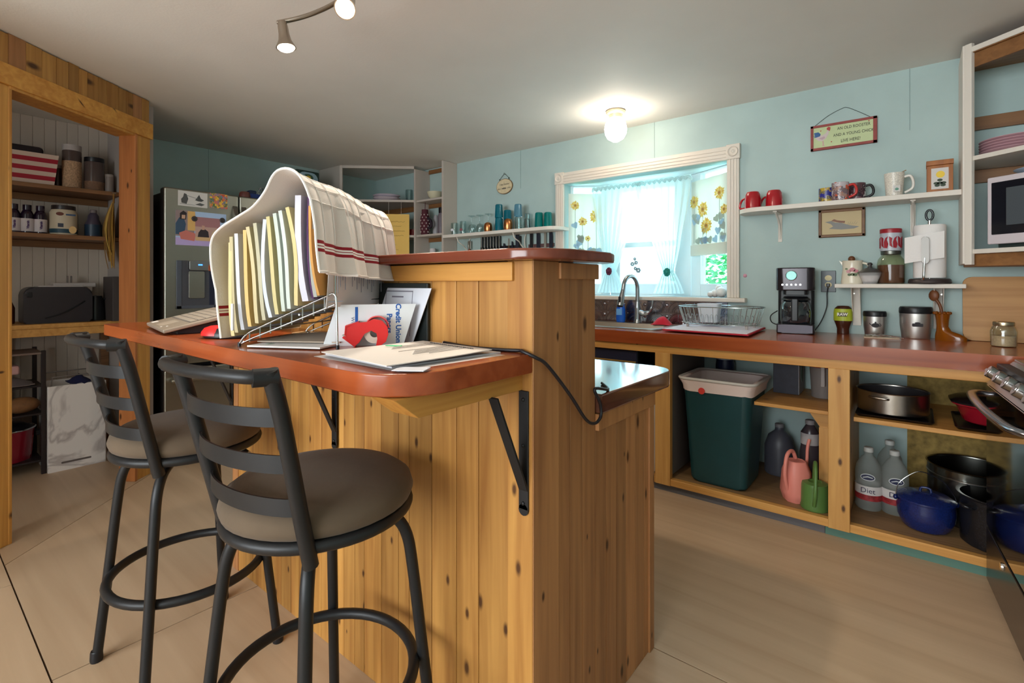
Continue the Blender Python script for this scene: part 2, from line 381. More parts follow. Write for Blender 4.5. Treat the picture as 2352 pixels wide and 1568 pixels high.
w = MB(); PB(w, -.012, ZH, 1.75, 2.2, -.018, .02, wood('pine header', (222, 162, 78), (190, 124, 50), 'x', vary=.1)); struct(w, 'trim_2')
w = MB(); PB(w, 0, 0, O0, ZH, -.006, .02, JAMB); PB(w, O0 - .004, 0, O0 + .016, ZH, -.012, .09, wood('pine jamb reveal', (196, 124, 70), (160, 94, 48), 'z', vary=.05)); struct(w, 'trim_3')
w = MB(); PB(w, O1, 0, O1 + .2, ZH, -.006, .02, JAMB); PB(w, O1 - .012, 0, O1 + .004, ZH, -.008, .12, JAMB); struct(w, 'trim_4')
w = MB(); PB(w, O0, ZH - .014, O1, ZH + .002, -.01, .12, JAMB); struct(w, 'trim_5')
BEAD = mat('beadboard', (198, 184, 170), .6)
w = MB(); w.box(XL - .1, -1.2, 0, XL - .03, 1.08, ZC, BEAD)
y = -1.0
while y < 1.03: w.box(XL - .04, y, 0, XL, y + .0595, ZC, BEAD, .003); y += .06
struct(w, 'wall_pantry_back')
w = MB(); w.box(XL, 1.03, 0, -3.87, 1.08, ZC, mat('pantry side wall', (176, 166, 160), .7)); struct(w, 'wall_pantry_side')
w = MB(); w.box(-5.2, -1.2, 0, -2.65, -1.15, ZC, WHITE); struct(w, 'wall_front')
w = MB(); w.box(-5.25, -3, 0, -5.15, -1.15, ZC, WHITE); struct(w, 'wall_living_left')
w = MB(); w.box(-5.2, -3.1, 0, -2.65, -3, ZC, WHITE); w.box(.45, -3.1, 0, 1.05, -3, ZC, WHITE); w.box(-2.65, -3.1, 0, .45, -3, .6, WHITE); w.box(-2.65, -3.1, 2.2, .45, -3, ZC, WHITE); struct(w, 'wall_living_rear')  # unseen rear wall; its opening is put in to admit the fill light
# ================================================================== peninsula
IX0, IX1, IY0, IY1, IY2 = -2.25, -.67, .915, 1.20, 1.58
isl = T('kitchen_peninsula', 'knotty pine boarded peninsula standing in the middle of the kitchen', 'kitchen island', (-1.46, 1.25, 0))
def boards_x(mb, x0, x1, y0, y1, z0, z1, m, rnd, w=(.07, .1)):
    x = x0
    while x < x1 - .004:
        b = min(rnd.uniform(*w), x1 - x)
        if x1 - x - b < .03: b = x1 - x
        mb.box(x + .0006, y0, z0, x + b - .0006, y1, z1, m, .0022, seg=1); x += b
def boards_y(mb, x0, x1, y0, y1, z0, z1, m, rnd, w=(.06, .075)):
    y = y0
    while y < y1 - .004:
        b = min(rnd.uniform(*w), y1 - y)
        if y1 - y - b < .03: b = y1 - y
        mb.box(x0, y + .0006, z0, x1, y + b - .0006, z1, m, .0022, seg=1); y += b
rnd = random.Random(11)
m = MB(); boards_x(m, IX0 + .04, IX1 - .075, IY0, IY0 + .018, .0, 1.25, PINE, rnd, (.045, .095)); m.out('front_boards', isl, True)
m = MB(); boards_y(m, IX1 - .02, IX1 - .004, IY0 + .095, IY1, 0, 1.25, PINED, rnd); boards_y(m, IX1 - .02, IX1 - .004, IY1, IY2 - .03, 0, .845, PINED, rnd); m.out('end_boards', isl, True)
m = MB(); m.box(IX1 - .075, IY0 - .006, 0, IX1 - .002, IY0 + .014, 1.252, PINE, .002); m.out('corner_board', isl, True)
m = MB(); m.box(IX1 - .016, IY0 - .004, 0, IX1, IY0 + .1, 1.252, PINED, .002); m.out('corner_board', isl, True)
m = MB(); m.box(IX1 - .02, IY2 - .035, 0, IX1 + .002, IY2, .845, PINED, .002); m.box(IX0, IY0 - .004, 0, IX0 + .05, IY0 + .02, .99, PINED, .002); m.out('edge_strip', isl, True)
m = MB(); m.box(IX0, IY0 + .018, 0, IX1 - .02, IY2 - .02, .845, LUMB); m.box(-2.3, IY0 + .018, .8, IX1 - .02, IY1 - .012, 1.25, LUMB); m.box(IX0, IY2 - .02, 0, IX1 - .02, IY2, .845, PINED); m.box(-2.3, IY1 - .012, .845, IX1 - .02, IY1, 1.25, PINED); m.out('carcass', isl, True)
m = MB(); m.box(-2.28, IY0 - .014, 1.205, -.724, IY0 + .002, 1.25, PINEX, .003); m.out('top_rail', isl, True)
m = MB(); m.box(IX1 - .006, IY0 + .1, 1.21, IX1 + .006, IY1 + .002, 1.25, PINED, .002); m.out('end_rail', isl, True); m = MB(); m.box(IX1 - .006, IY1, .8, IX1 + .006, IY2, .845, PINED, .002); m.out('end_rail', isl, True)
bt = MB(); bt.prism(rrect(-2.37, .855, -.6, 1.245, (.1, .09, .02, .1), 6), 1.252, 1.277, CTOPD, bev=.006)
S(bt, 'raised_bar_counter', 'narrow dark red brown wooden bar counter, highest level of the peninsula', 'counter', (-1.5, 1.05, 1.252), world=True)
lc = MB(); lc.prism(rrect(-2.25, IY1 + .003, -.655, 1.745, (.08, .03, 0, 0), 6), .846, .9, mat('glossy stained wood', (96, 56, 44), .16, spec=1, coat=1, noise=.15, nscale=6), bev=.006)
S(lc, 'worktop', 'glossy dark worktop with rounded corner on the window side of the peninsula', 'worktop', (-1.5, 1.48, .846), world=True)
# eating counter on its brackets
ec = T('eating_counter', 'thick red brown wooden eating counter with bar stools under it', 'counter', (-1.58, .72, .998))
m = MB(); pl = rrect(-2.49, .525, -.672, .912, (.004, .004, .03, .12), 8)
m.prism(pl, .998, 1.04, CTOP, bev=.004); m.out('counter_top', ec, True)
m = MB(); p0 = gz(895, 925, .99); p1 = gz(965, 962, .953)
m.hexa([(-.775, .60, .955), (-.7, .60, .955), (-.7, .912, .955), (-.775, .912, .955)], [(-.775, .545, .997), (-.7, .545, .997), (-.7, .912, .997), (-.775, .912, .997)], PINEY, .002); m.out('support_beam', ec, True)
m = MB(); m.box(-2.1, .88, .96, -.8, .912, .997, PINEX, .002); m.out('support_cleat', ec, True)
def bracket(x, zb, reach):
    m = MB(); w = .027
    m.box(x - w / 2, .904, zb, x + w / 2, .9085, .955, BLACKM, .0015)
    m.prism(ell(zb * 0 + x, zb, w / 2, w / 2, 12), .904, .9085, BLACKM, 'y'); b = m.out('bracket', ec, True)
    m = MB()
    if reach: m.box(x - w / 2 + .001, .908 - reach, .992, x + w / 2 - .001, .908, .9975, BLACKM, .001)
    a = Vector((x, .906, zb + .045)); c = Vector((x, .9 - .1, .957)); d = (c - a).normalized()
    mm = Matrix((( 1, 0, 0, 0), (0, d.y, -d.z, 0), (0, d.z, d.y, 0), (0, 0, 0, 1)))
    m.box(-w / 2 + .001, 0, -.003, w / 2 - .001, (c - a).length + .045 * (reach > 0), .003, BLACKM, .001, TR(a) @ mm); m.out('strut', b, True)
    for z in (.935, .83, zb + .015):
        m = MB(); m.lathe([(0, .0035), (.003, .0035), (.0045, .002), (.0048, 0)], BLACKM, 12, M=TR(x, .904, z) @ RX(PI / 2)); m.out('screw', b, True)
for px, zb in ((1203, 1170), (768, 1022), (531, 948)):
    q = gy(px, zb, .906); bracket(q.x, q.z, 0 if px > 1000 else .3)

# ================================================================== bar stools
SUEDE = mat('taupe suede', (92, 76, 60), .9, noise=.18, nscale=7, sheen=.08, bump=.15, bscale=90)
st = T('bar_stool', 'black metal bar stool in front, brown suede seat, nearest the camera', 'bar stool', (-1.085, .635, 0), math.radians(7), 'bar stools at the eating counter')
for sx in (-1, 1):
    for sy in (-1, 1):
        m = MB(); m.tube(cr([(.192 * sx, .192 * sy, 0), (.168 * sx, .168 * sy, .28), (.15 * sx, .15 * sy, .5), (.139 * sx, .139 * sy, .59), (.118 * sx, .118 * sy, .636), (.085 * sx, .085 * sy, .656)], 6), .0138, BLACKM, 12)
        lg = m.out('leg', st); m = MB(); m.lathe([(0, 0), (.016, 0), (.0175, .006), (.0165, .03), (.0145, .034), (0, .034)], BLACKP, 14, (.192 * sx, .192 * sy, .0)); m.out('foot_cap', lg)
m = MB(); m.tube([(.214 * math.cos(2 * PI * k / 48), .214 * math.sin(2 * PI * k / 48), .285) for k in range(48)], .0135, BLACKM, 12, True); m.out('footrest', st)
m = MB(); m.tube([(.198 * math.cos(2 * PI * k / 48), .198 * math.sin(2 * PI * k / 48), .682) for k in range(48)], .0135, BLACKM, 12, True); m.lathe([(0, .655), (.11, .655), (.11, .67), (.19, .674), (.19, .688), (0, .688)], BLACKM, 32); m.out('seat_frame', st)
m = MB(); m.lathe([(0, .69), (.19, .69), (.206, .7), (.212, .717), (.206, .737), (.184, .753), (.14, .763), (.08, .768), (0, .77)], SUEDE, 40); m.out('seat', st)
for sx in (-1, 1):
    m = MB(); m.tube(cr([(.15 * sx, -.138, .648), (.154 * sx, -.162, .75), (.161 * sx, -.19, .87), (.166 * sx, -.214, .97), (.168 * sx, -.236, 1.045)], 6), .0155, BLACKM, 12); m.out('back_post', st)
m = MB(); m.tube(cr([(-.168, -.236, 1.034), (-.145, -.265, 1.036), (-.075, -.284, 1.038), (0, -.29, 1.038), (.075, -.284, 1.038), (.145, -.265, 1.036), (.168, -.236, 1.034)], 6), .0125, BLACKM, 12)
for sx in (-1, 1):
    m.tube([(.172 * sx, -.222, 1.033), (.156 * sx, -.26, 1.034)], .0165, BLACKM, 12)
m.out('top_rail', st)
for z, y, hw in ((.955, -.211, .164), (.862, -.188, .16), (.772, -.167, .155)):
    m = MB(); n = 14; A = []
    for k in range(n + 1):
        t = -1 + 2 * k / n; A.append((hw * t, y - .042 * (1 - t * t) ** .8))
    m.grid([[(x, yy, z - .017) for x, yy in A], [(x, yy, z + .017) for x, yy in A]], BLACKM, th=.004); m.out('slat', st)
s2 = dup(st, (-1.845, .615, 0), math.radians(3), 'black metal bar stool behind, brown suede seat, tape wrapped leg', 'bar stools at the eating counter')
m = MB(); m.tube(cr([(.146, .146, .52), (.139, .139, .59), (.12, .12, .634)], 5), .0152, mat('white tape', (214, 208, 200), .7), 12); m.out('tape_wrap', s2)

# ================================================================== things on the eating counter
ZT = 1.0401
RK = (-1.333, .556, ZT); RA = math.atan2(.125, .248)
rk = T('wire_rack', 'chrome wire incline file rack holding paper folders', 'rack', RK, RA)
for v, nm in ((0, 'side_frame'), (.27, 'side_frame')):
    m = MB(); m.tube(cr([(0, v, .004), (.012, v, .022), (.03, v, .036), (.05, v, .045), (.15, v, .088), (.25, v, .13), (.262, v, .134), (.27, v, .128), (.272, v, .11), (.275, v, .0)], 4), .0028, WIREM, 8)
    m.tube([(.008, v, .008), (.04, v, .022), (.268, v, .108)], .0024, WIREM, 8)
    for k in range(8):
        u = .03 + .03 * k; m.tube([(u, v, .036 + (u - .03) * .42 + .001), (u, v, .016 + (u - .03) * .38 - .004)], .0018, WIREM, 6)
    fr = m.out(nm, rk)
    for u in (.0, .275):
        m = MB(); m.cyl((u, v, 0), (u, v, .01), .0042, BLACKP, 10); m.out('foot', fr)
for u, z in ((.012, .012), (.09, .048), (.17, .082), (.25, .114)):
    m = MB(); m.tube([(u, 0, z), (u, .27, z)], .002, WIREM, 6); m.out('cross_wire', rk)
for v in (0, .27):
    m = MB(); m.tube([(.268, v, .12), (.268, v, .27)], .0024, WIREM, 6); m.out('back_rod', rk)
RM = TR(RK) @ RZ(RA)
def folder(u, col, lab, name='paper_folder', v0=-.045, h=.236, lean=.0, bulge=.006, th=.0095, dz=0, cat='folder', wid=.296):
    m = MB(); G = []; zb = .034 + .41 * u + dz
    for i in range(9):
        t = i / 8; row = []
        for j in range(9):
            s = j / 8; d = bulge * math.sin(PI * t) * (1 - .6 * s) + lean * t
            cut = .02 * (1 - s) * (1 - t) ** 3
            row.append((u + d + cut * .5, v0 + cut + wid * s, zb + h * t))
        G.append(row)
    m.grid(G, K_(*[int(v * .9) for v in col], .75), th=th)
    return S(m, name, lab, cat, RK, RA, 'files in the wire rack')
FO = [(-.012, (232, 212, 156), 'cream folder leaning outermost at the left end of the wire rack', {'lean': .02, 'h': .23}),
      (.008, (206, 190, 148), 'beige folder second from the left in the wire rack', {'lean': .012}),
      (.026, (226, 228, 240), 'white paper sheaf with plastic tab between beige and manila folders', {'name': 'paper_sheaf', 'cat': 'papers', 'lean': .008}),
      (.046, (230, 196, 128), 'orange manila folder standing right of the white sheaf in the rack', {'lean': .012}),
      (.066, (220, 204, 160), 'pale manila folder with bulging side in the rack middle', {'bulge': .014}),
      (.086, (204, 196, 168), 'grey beige folder under the towel in the rack middle', {'bulge': .01}),
      (.104, (222, 226, 240), 'bluish white loose sheets before the yellow folder in the rack', {'name': 'paper_sheaf', 'cat': 'papers', 'bulge': -.004, 'lean': .01}),
      (.122, (222, 206, 150), 'yellow manila folder behind bluish loose sheets in the rack', {'bulge': .008}),
      (.14, (214, 222, 212), 'pale green folder with curved lower corner in the rack', {'bulge': .012}),
      (.155, (222, 228, 222), 'whitish green folder touching the manila folder in the rack', {'bulge': .014}),
      (.174, (232, 210, 152), 'wide manila folder with rounded bottom left of the white binder', {'bulge': .02}),
      (.203, (224, 222, 236), 'thick white document pad beside the purple folder', {'th': .016, 'bulge': 0, 'lean': .004, 'h': .25}),
      (.217, (84, 42, 92), 'thin purple folder standing near the right end of the rack', {'bulge': 0, 'lean': .012, 'th': .004, 'h': .252}),
      (.226, (178, 178, 172), 'grey folder just right of the purple folder', {'bulge': .002, 'lean': .012}),
      (.236, (216, 158, 84), 'orange brown envelope standing at the right end of the rack', {'name': 'envelope', 'cat': 'envelope', 'bulge': .0, 'lean': .0, 'h': .21, 'v0': -.05, 'th': .006})]
for u, c, l, k in FO: folder(u, c, l, **k)
m = MB(); m.box(-.006, -.052, .045, .0, -.046, .11, K_(236, 236, 238), .001, M=TR(.026, 0, 0)); o = [x for x in bpy.data.objects if x.name.startswith('paper_sheaf')][0]; m.out('plastic_tab', o)
# last printed page, curling
m = MB(); G = []
for i in range(9):
    t = i / 8; G.append([(.2575 + .004 * math.sin(PI * j / 8) - .01 * (1 - t) ** 3, -.006 + .29 * j / 8, .1 + .25 * t) for j in range(9)])
m.grid(G, PAPER, th=.0012)
pg = S(m, 'printed_page', 'white printed letter page standing last in the rack under the towel', 'paper', RK, RA, 'files in the wire rack')
m = MB()
for k in range(34):
    z = .15 + .2 * (k % 17) / 17; v = .03 + (k // 17) * .12
    if k % 6 == 5: continue
    m.box(.2662, v, .165, .2667, v + .0012, .3, INK) if False else None
for k in range(22):
    v = .02 + k * .0115
    if k in (4, 5, 12, 18): continue
    m.box(.262, v, .135 + .008 * ((k * 7) % 5), .264, v + .0016, .262, K_(150, 146, 152))
m.out('print', pg)
# towel
TWM = mat('towel cotton', (226, 216, 210), .9, sheen=.3, bump=.35, bscale=500); TWR = mat('towel red stripe', (150, 30, 42), .9); TWL = mat('towel white band', (240, 234, 230), .9)
prof = cr([(-.034, .022), (-.046, .11), (-.05, .2), (-.036, .268), (.0, .298), (.06, .318), (.11, .335), (.15, .365), (.18, .402), (.212, .416), (.244, .404), (.268, .36), (.279, .30), (.286, .24), (.296, .185)], 6)
acc = [0]
for a, b in zip(prof, prof[1:]): acc.append(acc[-1] + (b - a).length)
LT = acc[-1]
def tow(s, j):      # s along, j 0..1 across
    for i in range(len(acc) - 1):
        if acc[i + 1] >= s - 1e-9: break
    k = (s - acc[i]) / (acc[i + 1] - acc[i]); p = prof[i].lerp(prof[i + 1], k); q = s / LT
    vn = -.022 - .088 * min(1, max(0, (q - .15) / .5)) - .012 * max(0, (q - .88) / .12); vf = .30 + .02 * q
    v = vn + (vf - vn) * j; dr = max(0, (q - .68) / .32)
    u = p[0] + dr * (.011 * math.sin(j * 17 + 1) + .006 * math.sin(j * 41)) + (.018 * dr if .3 < j < .34 else 0) + (.004 * math.sin(j * 23) if q < .3 else 0)
    z = p[1] - .035 * j * math.sin(PI * min(1, max(0, (q - .3) / .7))) + .004 * math.sin(j * 9 + q * 14) * (.3 < q < .8) - .02 * dr * j
    return (u, v, z)
nj = 44
ss = [LT * i / 70 for i in range(71)]; hem = LT - .042
def band(a, b, mm, n):
    m.grid([[tow(a + (b - a) * i / n, j / nj) for j in range(nj + 1)] for i in range(n + 1)], mm, th=.0028)
m = MB()
st0 = .055
band(0, st0, TWM, 6)
def stripes(a):
    x = a
    for wd, mm in ((.0078, TWR), (.0045, TWL), (.002, TWR), (.0045, TWL), (.0078, TWR)): band(x, x + wd, mm, 1); x += wd
    return x
x = stripes(st0); e1 = LT - .072
band(x, e1, TWM, 60); x = stripes(e1); band(x, LT, TWM, 6)
m.tube([tow(LT * i / 80, 0) for i in range(81)], .0028, TWL, 6); m.tube([tow(LT * i / 80, 1) for i in range(81)], .0026, TWL, 6)
m.tube([tow(LT, j / nj) for j in range(nj + 1)], .0034, TWM, 6)
for k in range(1, 9): m.tube([(lambda p: (p[0] + .0012, p[1], p[2] + .0012))(tow(x0, k / 9)) for x0 in [.3 + (e1 - .3) * i / 40 for i in range(41)]], .0013, TWL, 5)
for k in range(9): m.tube([(lambda p: (p[0] + .0012, p[1], p[2] + .0012))(tow(.3 + k * .043, j / nj)) for j in range(nj + 1) if .3 + k * .043 < e1], .0013, TWL, 5) if .3 + k * .043 < e1 else None
S(m, 'dish_towel', 'white checked dish towel with red stripes draped over the folders', 'towel', RK, RA)
# papers lying under and before the rack
def lay(name, lab, cat, c, w, d, rz, z, col, th=.0015, group=None, sag=.0):
    m = MB(); m.grid([[(-w / 2 + w * i / 6, -d / 2 + d * j / 4, sag * math.sin(PI * i / 6) * (j / 4)) for j in range(5)] for i in range(7)], K_(*col, .75), th=th)
    return S(m, name, lab, cat, (c[0], c[1], z), rz, group)
pu = 'loose papers under the rack'
c = gz(665, 790, ZT)
o = lay('paper_sheet', 'white papers held by a green clip lying under the wire rack', 'papers', (-1.22, .655), .2, .13, RA, ZT + .003, (222, 218, 216), .004, pu)
cl = MB(); b = gz(617, 796, ZT); cl.box(b.x - .009, b.y - .005, ZT + .0015, b.x + .009, b.y + .012, ZT + .0075, mat('green clip', (130, 170, 150), .35, .3), .001, M=None)
S(cl, 'binder_clip', 'small green clip gripping the papers under the rack', 'clip', (b.x, b.y, ZT), world=True)
lay('envelope', 'brown grey envelope lying on the white papers under the rack', 'envelope', (-1.25, .70), .22, .12, RA + .1, ZT + .0095, (176, 158, 142), .003, pu, .012)
b = gz(703, 763, ZT); m = MB(); m.lathe([(0, 0), (.05, 0), (.052, .004), (.05, .008), (0, .008)], mat('pale wood disc', (226, 190, 146), .6, noise=.1), 28)
S(m, 'coaster', 'round pale wooden coaster behind the wire rack', 'coaster', (-1.45, .81, ZT))
lay('paper_sheet', 'grey white folded letter lying right of the envelope under the rack', 'papers', (-1.21, .815), .13, .1, .2, ZT + .003, (206, 198, 194), .003, pu)
# stack of papers at the right end
stk = 'stacked documents at the counter end'
a = [(gz(720, 818, ZT), gz(915, 853, ZT), gz(1160, 815, ZT), gz(930, 790, ZT), 'white envelope lowest in the document stack at counter end', (218, 214, 214), 0, .003),
     (gz(748, 815, ZT), gz(900, 846, ZT), gz(1150, 811, ZT), gz(940, 788, ZT), 'thick sheaf of white papers in the middle of the document stack', (226, 224, 230), .0032, .007),
     (gz(738, 806, ZT + .012), gz(888, 838, ZT + .012), gz(1130, 803, ZT + .012), gz(972, 781, ZT + .012), 'topmost white typed letter of the document stack', (236, 230, 224), .0108, .0018)]
for (p, q, r, s_, lab, col, dz, th) in a:
    m = MB(); n = 6; G = []
    for i in range(n + 1):
        row = []
        for j in range(n + 1):
            u, v = i / n, j / n; P = p.lerp(q, u).lerp(s_.lerp(r, u), v)
            row.append((P.x, P.y, ZT + dz + (.006 * u * max(0, v - .6) if dz > .01 else 0)))
        G.append(row)
    m.grid(G, K_(*[int(v * .89) for v in col], .75), th=th); o = S(m, 'paper_stack', lab, 'papers', ((p.x + r.x) / 2, (p.y + r.y) / 2, ZT + dz), 0, stk, True)
    top = (p, q, r, s_)
m = MB(); p, q, r, s_ = top
for k in range(9):
    v = .28 + k * .05 if k < 3 else .4 + k * .05
    for u0, u1 in ((.12, .5 + .04 * (k % 4)),):
        A = s_.lerp(p, u0).lerp(r.lerp(q, u0), v); B = s_.lerp(p, u1).lerp(r.lerp(q, u1), v)
        m.tube([(A.x, A.y, ZT + .0142), (B.x, B.y, ZT + .0142)], .0007, K_(160, 155, 152), 4)
A = s_.lerp(r, .3); B = s_.lerp(r, .92); d = (B - A); ang = math.atan2(-d.y, -d.x) + PI
Mx = TR((A.x + B.x) / 2 - .012, (A.y + B.y) / 2 - .03, ZT + .0145) @ RZ(ang + PI)
m.tube([(A.x * (1 - t) + B.x * t - .012 + .0012 * math.sin(t * 90), A.y * (1 - t) + B.y * t - .028 + .0025 * math.sin(t * 130), ZT + .0143) for t in [i / 120 for i in range(121)]], .0008, INK, 4)
m.out('print', o, True)
m = MB(); b = gz(905, 794, ZT + .014); m.tube(cr([(-.018, -.004, 0), (.014, -.005, 0), (.02, 0, 0), (.014, .005, 0), (-.014, .004, 0), (-.018, 0, 0)], 5, True), .0011, mat('green plastic', (60, 170, 110), .4), 6, True)
S(m, 'paper_clip', 'green paper clip on the edge of the topmost letter', 'clip', (b.x, b.y, ZT + .0145), .4)
m = MB(); b = gz(925, 838, ZT + .012); m.grid([[(x, y, .0035 + .014 * (x + .02) * (1 if x > 0 else .2)) for y in (-.02, 0, .02)] for x in (-.03, 0, .03)], PAPER2, th=.0012)
S(m, 'paper_slip', 'small folded slip sticking out at the front of the document stack', 'paper', (b.x + .01, b.y + .012, ZT + .001), .5)
# red tape dispenser
RP = mat('red plastic', (206, 34, 34), .35); TB = gz(836, 800, ZT)
td = T('tape_dispenser', 'red plastic packing tape dispenser beside the wire rack', 'tape dispenser', (-1.088, .765, ZT), math.radians(52))
m = MB(); M0 = RX(PI / 2)
side = [(-.052, .03), (-.05, .052), (-.02, .062), (.0, .062), (.016, .07), (.036, .066), (.05, .05), (.052, .03), (.046, .012), (.03, .0), (.022, .004), (.026, .02), (.024, .034), (.01, .042), (-.006, .034), (-.018, .012), (-.03, .002), (-.038, .008)]
for y in (-.027, .024): m.prism(side, y, y + .003, RP, 'y', bev=.0008)
m.prism([(-.054, .03), (-.052, .054), (-.02, .064), (-.02, .061), (-.048, .05), (-.05, .03)], -.027, .027, RP, 'y'); m.prism([(-.054, .03), (-.06, .024), (-.03, .0), (-.026, .004)], -.02, .02, RP, 'y')
m.tube(cr([(-.0, 0, .062), (.012, 0, .072), (.03, 0, .074), (.046, 0, .064), (.053, 0, .046)], 4), .016, RP, 8, flat=.14); m.out('body', td)
m = MB()
for k in range(9): m.prism([(-.06, .0), (-.058, .006), (-.056, .0)], 0, .001, STEEL, 'z', TR(0, -.022 + k * .0055, .03))
m.box(-.058, -.025, .0285, -.05, .025, .0305, STEEL); m.out('cutter', td)
m = MB(); m.lathe([(.011, -.02), (.026, -.02), (.026, .02), (.011, .02), (.011, -.02)], mat('clear tape', (206, 190, 176), .25), 26, M=TR(.018, 0, .034) @ RX(PI / 2)); m.out('tape_roll', td)
# papers leaning on the boards behind
def panel(p00, p10, p01, mm, th=.002):
    a, b, c = Vector(p00), Vector(p10), Vector(p01); d = b + c - a; m = MB(); n = (b - a).cross(c - a).normalized() * th
    m.hexa([a, b, d, c], [a + n, b + n, d + n, c + n], mm); x = (b - a).normalized(); z = (b - a).cross(c - a).normalized(); y = z.cross(x)
    return m, Matrix(((x.x, y.x, z.x, a.x), (x.y, y.y, z.y, a.y), (x.z, y.z, z.z, a.z), (0, 0, 0, 1))), (b - a).length, (c - a).length
m, M, w, h = panel((-1.085, .900, ZT), (-.965, .900, ZT + .002), (-1.035 - .04, .911, ZT + .155), mat('black binder', (34, 40, 40), .4), .004)
a = gy(872, 790, .906); b = gy(984, 790, .906); t = gy(980, 650, .909).z
m = MB(); m.box(a.x, .902, ZT, b.x, .911, t, mat('black binder', (34, 40, 40), .4), .002); S(m, 'binder', 'black binder standing against the pine boards behind the papers', 'binder', ((a.x + b.x) / 2, .906, ZT), world=True)
a = gy(955, 778, .893); b = gy(992, 662, .897); c = gy(862, 664, .897)
m, M, w, h = panel((c.x - .0, .884, ZT), (a.x, .884, ZT), (c.x + (b.x - a.x), .897, b.z), PAPER2, .0015)
o = S(m, 'certificate', 'white bordered form leaning on the black binder', 'paper', (a.x, .89, ZT), world=True)
m = MB(); M2 = M @ TR(0, 0, .0003)
for (x0, y0, x1, y1) in ((.06 * 0 + w * .3, h * .1, w * .31, h * .88), (w * .3, h * .86, w * .93, h * .88), (w * .92, h * .1, w * .93, h * .88), (w * .45, h * .76, w * .72, h * .785), (w * .75, h * .5, w * .85, h * .51), (w * .7, h * .35, w * .82, h * .37), (w * .7, h * .2, w * .8, h * .22)):
    m.flat([(x0, y0), (x1, y0), (x1, y1), (x0, y1)], K_(120, 116, 130), M2, .0016, .0003)
m.out('print', o, True)
B0, B1, T1 = Vector((-1.145, .70, ZT)), Vector((-1.05, .85, ZT)), Vector((-1.035, .879, 1.145))
B0 = B1 + (B0 - B1).normalized() * .2
m, M, w, h = panel(B0, B1, B0 + (T1 - B1), mat('blue white card', (224, 228, 232), .6), .004)
o = S(m, 'document_folder', 'white folder with blue Credit Union Papers lettering behind the tape dispenser', 'folder', (B1.x, B1.y, ZT), world=True)
m = MB(); BL = mat('blue print', (36, 92, 170), .6)
m.text('Credit Union', .019, BL, M @ TR(w - .014, h * .5, .0043) @ RZ(-PI / 2), bold=.0006); m.text('Papers', .019, BL, M @ TR(w - .037, h * .5, .0043) @ RZ(-PI / 2), bold=.0006)
m.text('Winthrop', .012, mat('navy print', (70, 90, 120), .7), M @ TR(w - .128, h * .45, .0043) @ RZ(-PI / 2)); m.box(w - .122, h * .2, .0042, w - .115, h * .9, .0046, BL, 0, M)
m.out('lettering', o, True)
b = gz(800, 720, 1.075); m = MB(); m.box(-.022, -.004, 0, .022, .004, .05, mat('pink packet', (206, 70, 120), .45), .002); m.box(-.022, -.0042, .034, .022, .0042, .05, K_(236, 214, 222), .001)
S(m, 'packet', 'pink and white packet standing behind the wire rack', 'packet', (-1.175, .878, ZT), .2)
# cable across the counter and down the end of the peninsula
m = MB(); CB = mat('black cable', (28, 26, 32), .4)
P = [gz(1020, 786, ZT + .004), gz(1080, 797, ZT + .004), gz(1150, 803, ZT + .004), gz(1195, 805, ZT + .005), Vector((-.69, .895, ZT + .006)), Vector((-.661, .905, ZT - .006))] + [gx(*p, -.658) for p in ((1258, 840), (1310, 908), (1345, 962), (1366, 972), (1380, 955), (1378, 925), (1366, 893))] + [Vector((-.668, 1.26, .903)), Vector((-.72, 1.32, .9045))]
m.tube(cr(P, 6), .0042, CB, 8); o = S(m, 'power_cable', 'black cable running over the counter and looping down the peninsula end', 'cable', P[4], world=True)
m = MB(); m.tube([gz(990, 780, ZT + .004), gz(1021, 786, ZT + .004)], .0032, mat('white connector', (226, 224, 224), .4), 8); m.out('connector', o, True)
# laptop
lp = T('laptop', 'silver grey laptop standing open at the left end of the counter', 'laptop', (-1.965, .53, ZT), math.radians(-9))
LG = mat('laptop grey', (158, 146, 132), .4, .3); tl = math.radians(13); LM = TR(0, .022, .006) @ RX(tl)
m = MB(LM); m.box(-.19, 0, 0, .19, .22, .012, LG, .003); bd = m.out('base', lp)
m = MB(LM); m.box(-.165, .075, .0121, .165, .195, .0128, mat('keyboard well', (112, 104, 98), .5)); 
for r in range(5):
    for k in range(13): m.box(-.162 + k * .025, .08 + r * .0225, .0126, -.1405 + k * .025, .099 + r * .0225, .0146, mat('keycap', (150, 140, 128), .5), .0008, seg=1)
m.out('keyboard', bd)
m = MB(LM); m.box(-.05, .012, .0121, .05, .066, .0126, mat('trackpad', (168, 156, 142), .35)); m.out('trackpad', bd)
m = MB(LM); m.box(-.17, .012, .0121, -.125, .03, .0125, PAPER); m.box(.07, .008, .0121, .085, .013, .0125, PAPER); m.box(.1, .02, .0121, .115, .025, .0125, PAPER); m.out('sticker', bd)
SM = LM @ TR(0, .222, .012) @ RX(math.radians(-48 - 13))
m = MB(SM); m.box(-.19, .0, .0, .19, .007, .225, LG, .003); m.box(-.182, -.0008, .012, .182, .0002, .217, mat('dark screen', (22, 22, 26), .15)); m.out('screen', lp)
m = MB(); m.hexa([(-.16, .06, 0), (.16, .06, 0), (.16, .235, 0), (-.16, .235, 0)], [(-.16, .06, .012), (.16, .06, .012), (.16, .235, .052), (-.16, .235, .052)], DARK, .002); m.out('stand', lp)
ms = T('computer_mouse', 'red and black computer mouse beside the laptop', 'mouse', (-1.57, .615, ZT), .5)
m = MB(); m.lathe([(0, 0), (.9, 0), (1, .12), (.96, .45), (.75, .8), (.4, .97), (0, 1)], BLACKP, 24, M=Matrix.Diagonal((.068, .036, .036, 1))); m.out('shell', ms)
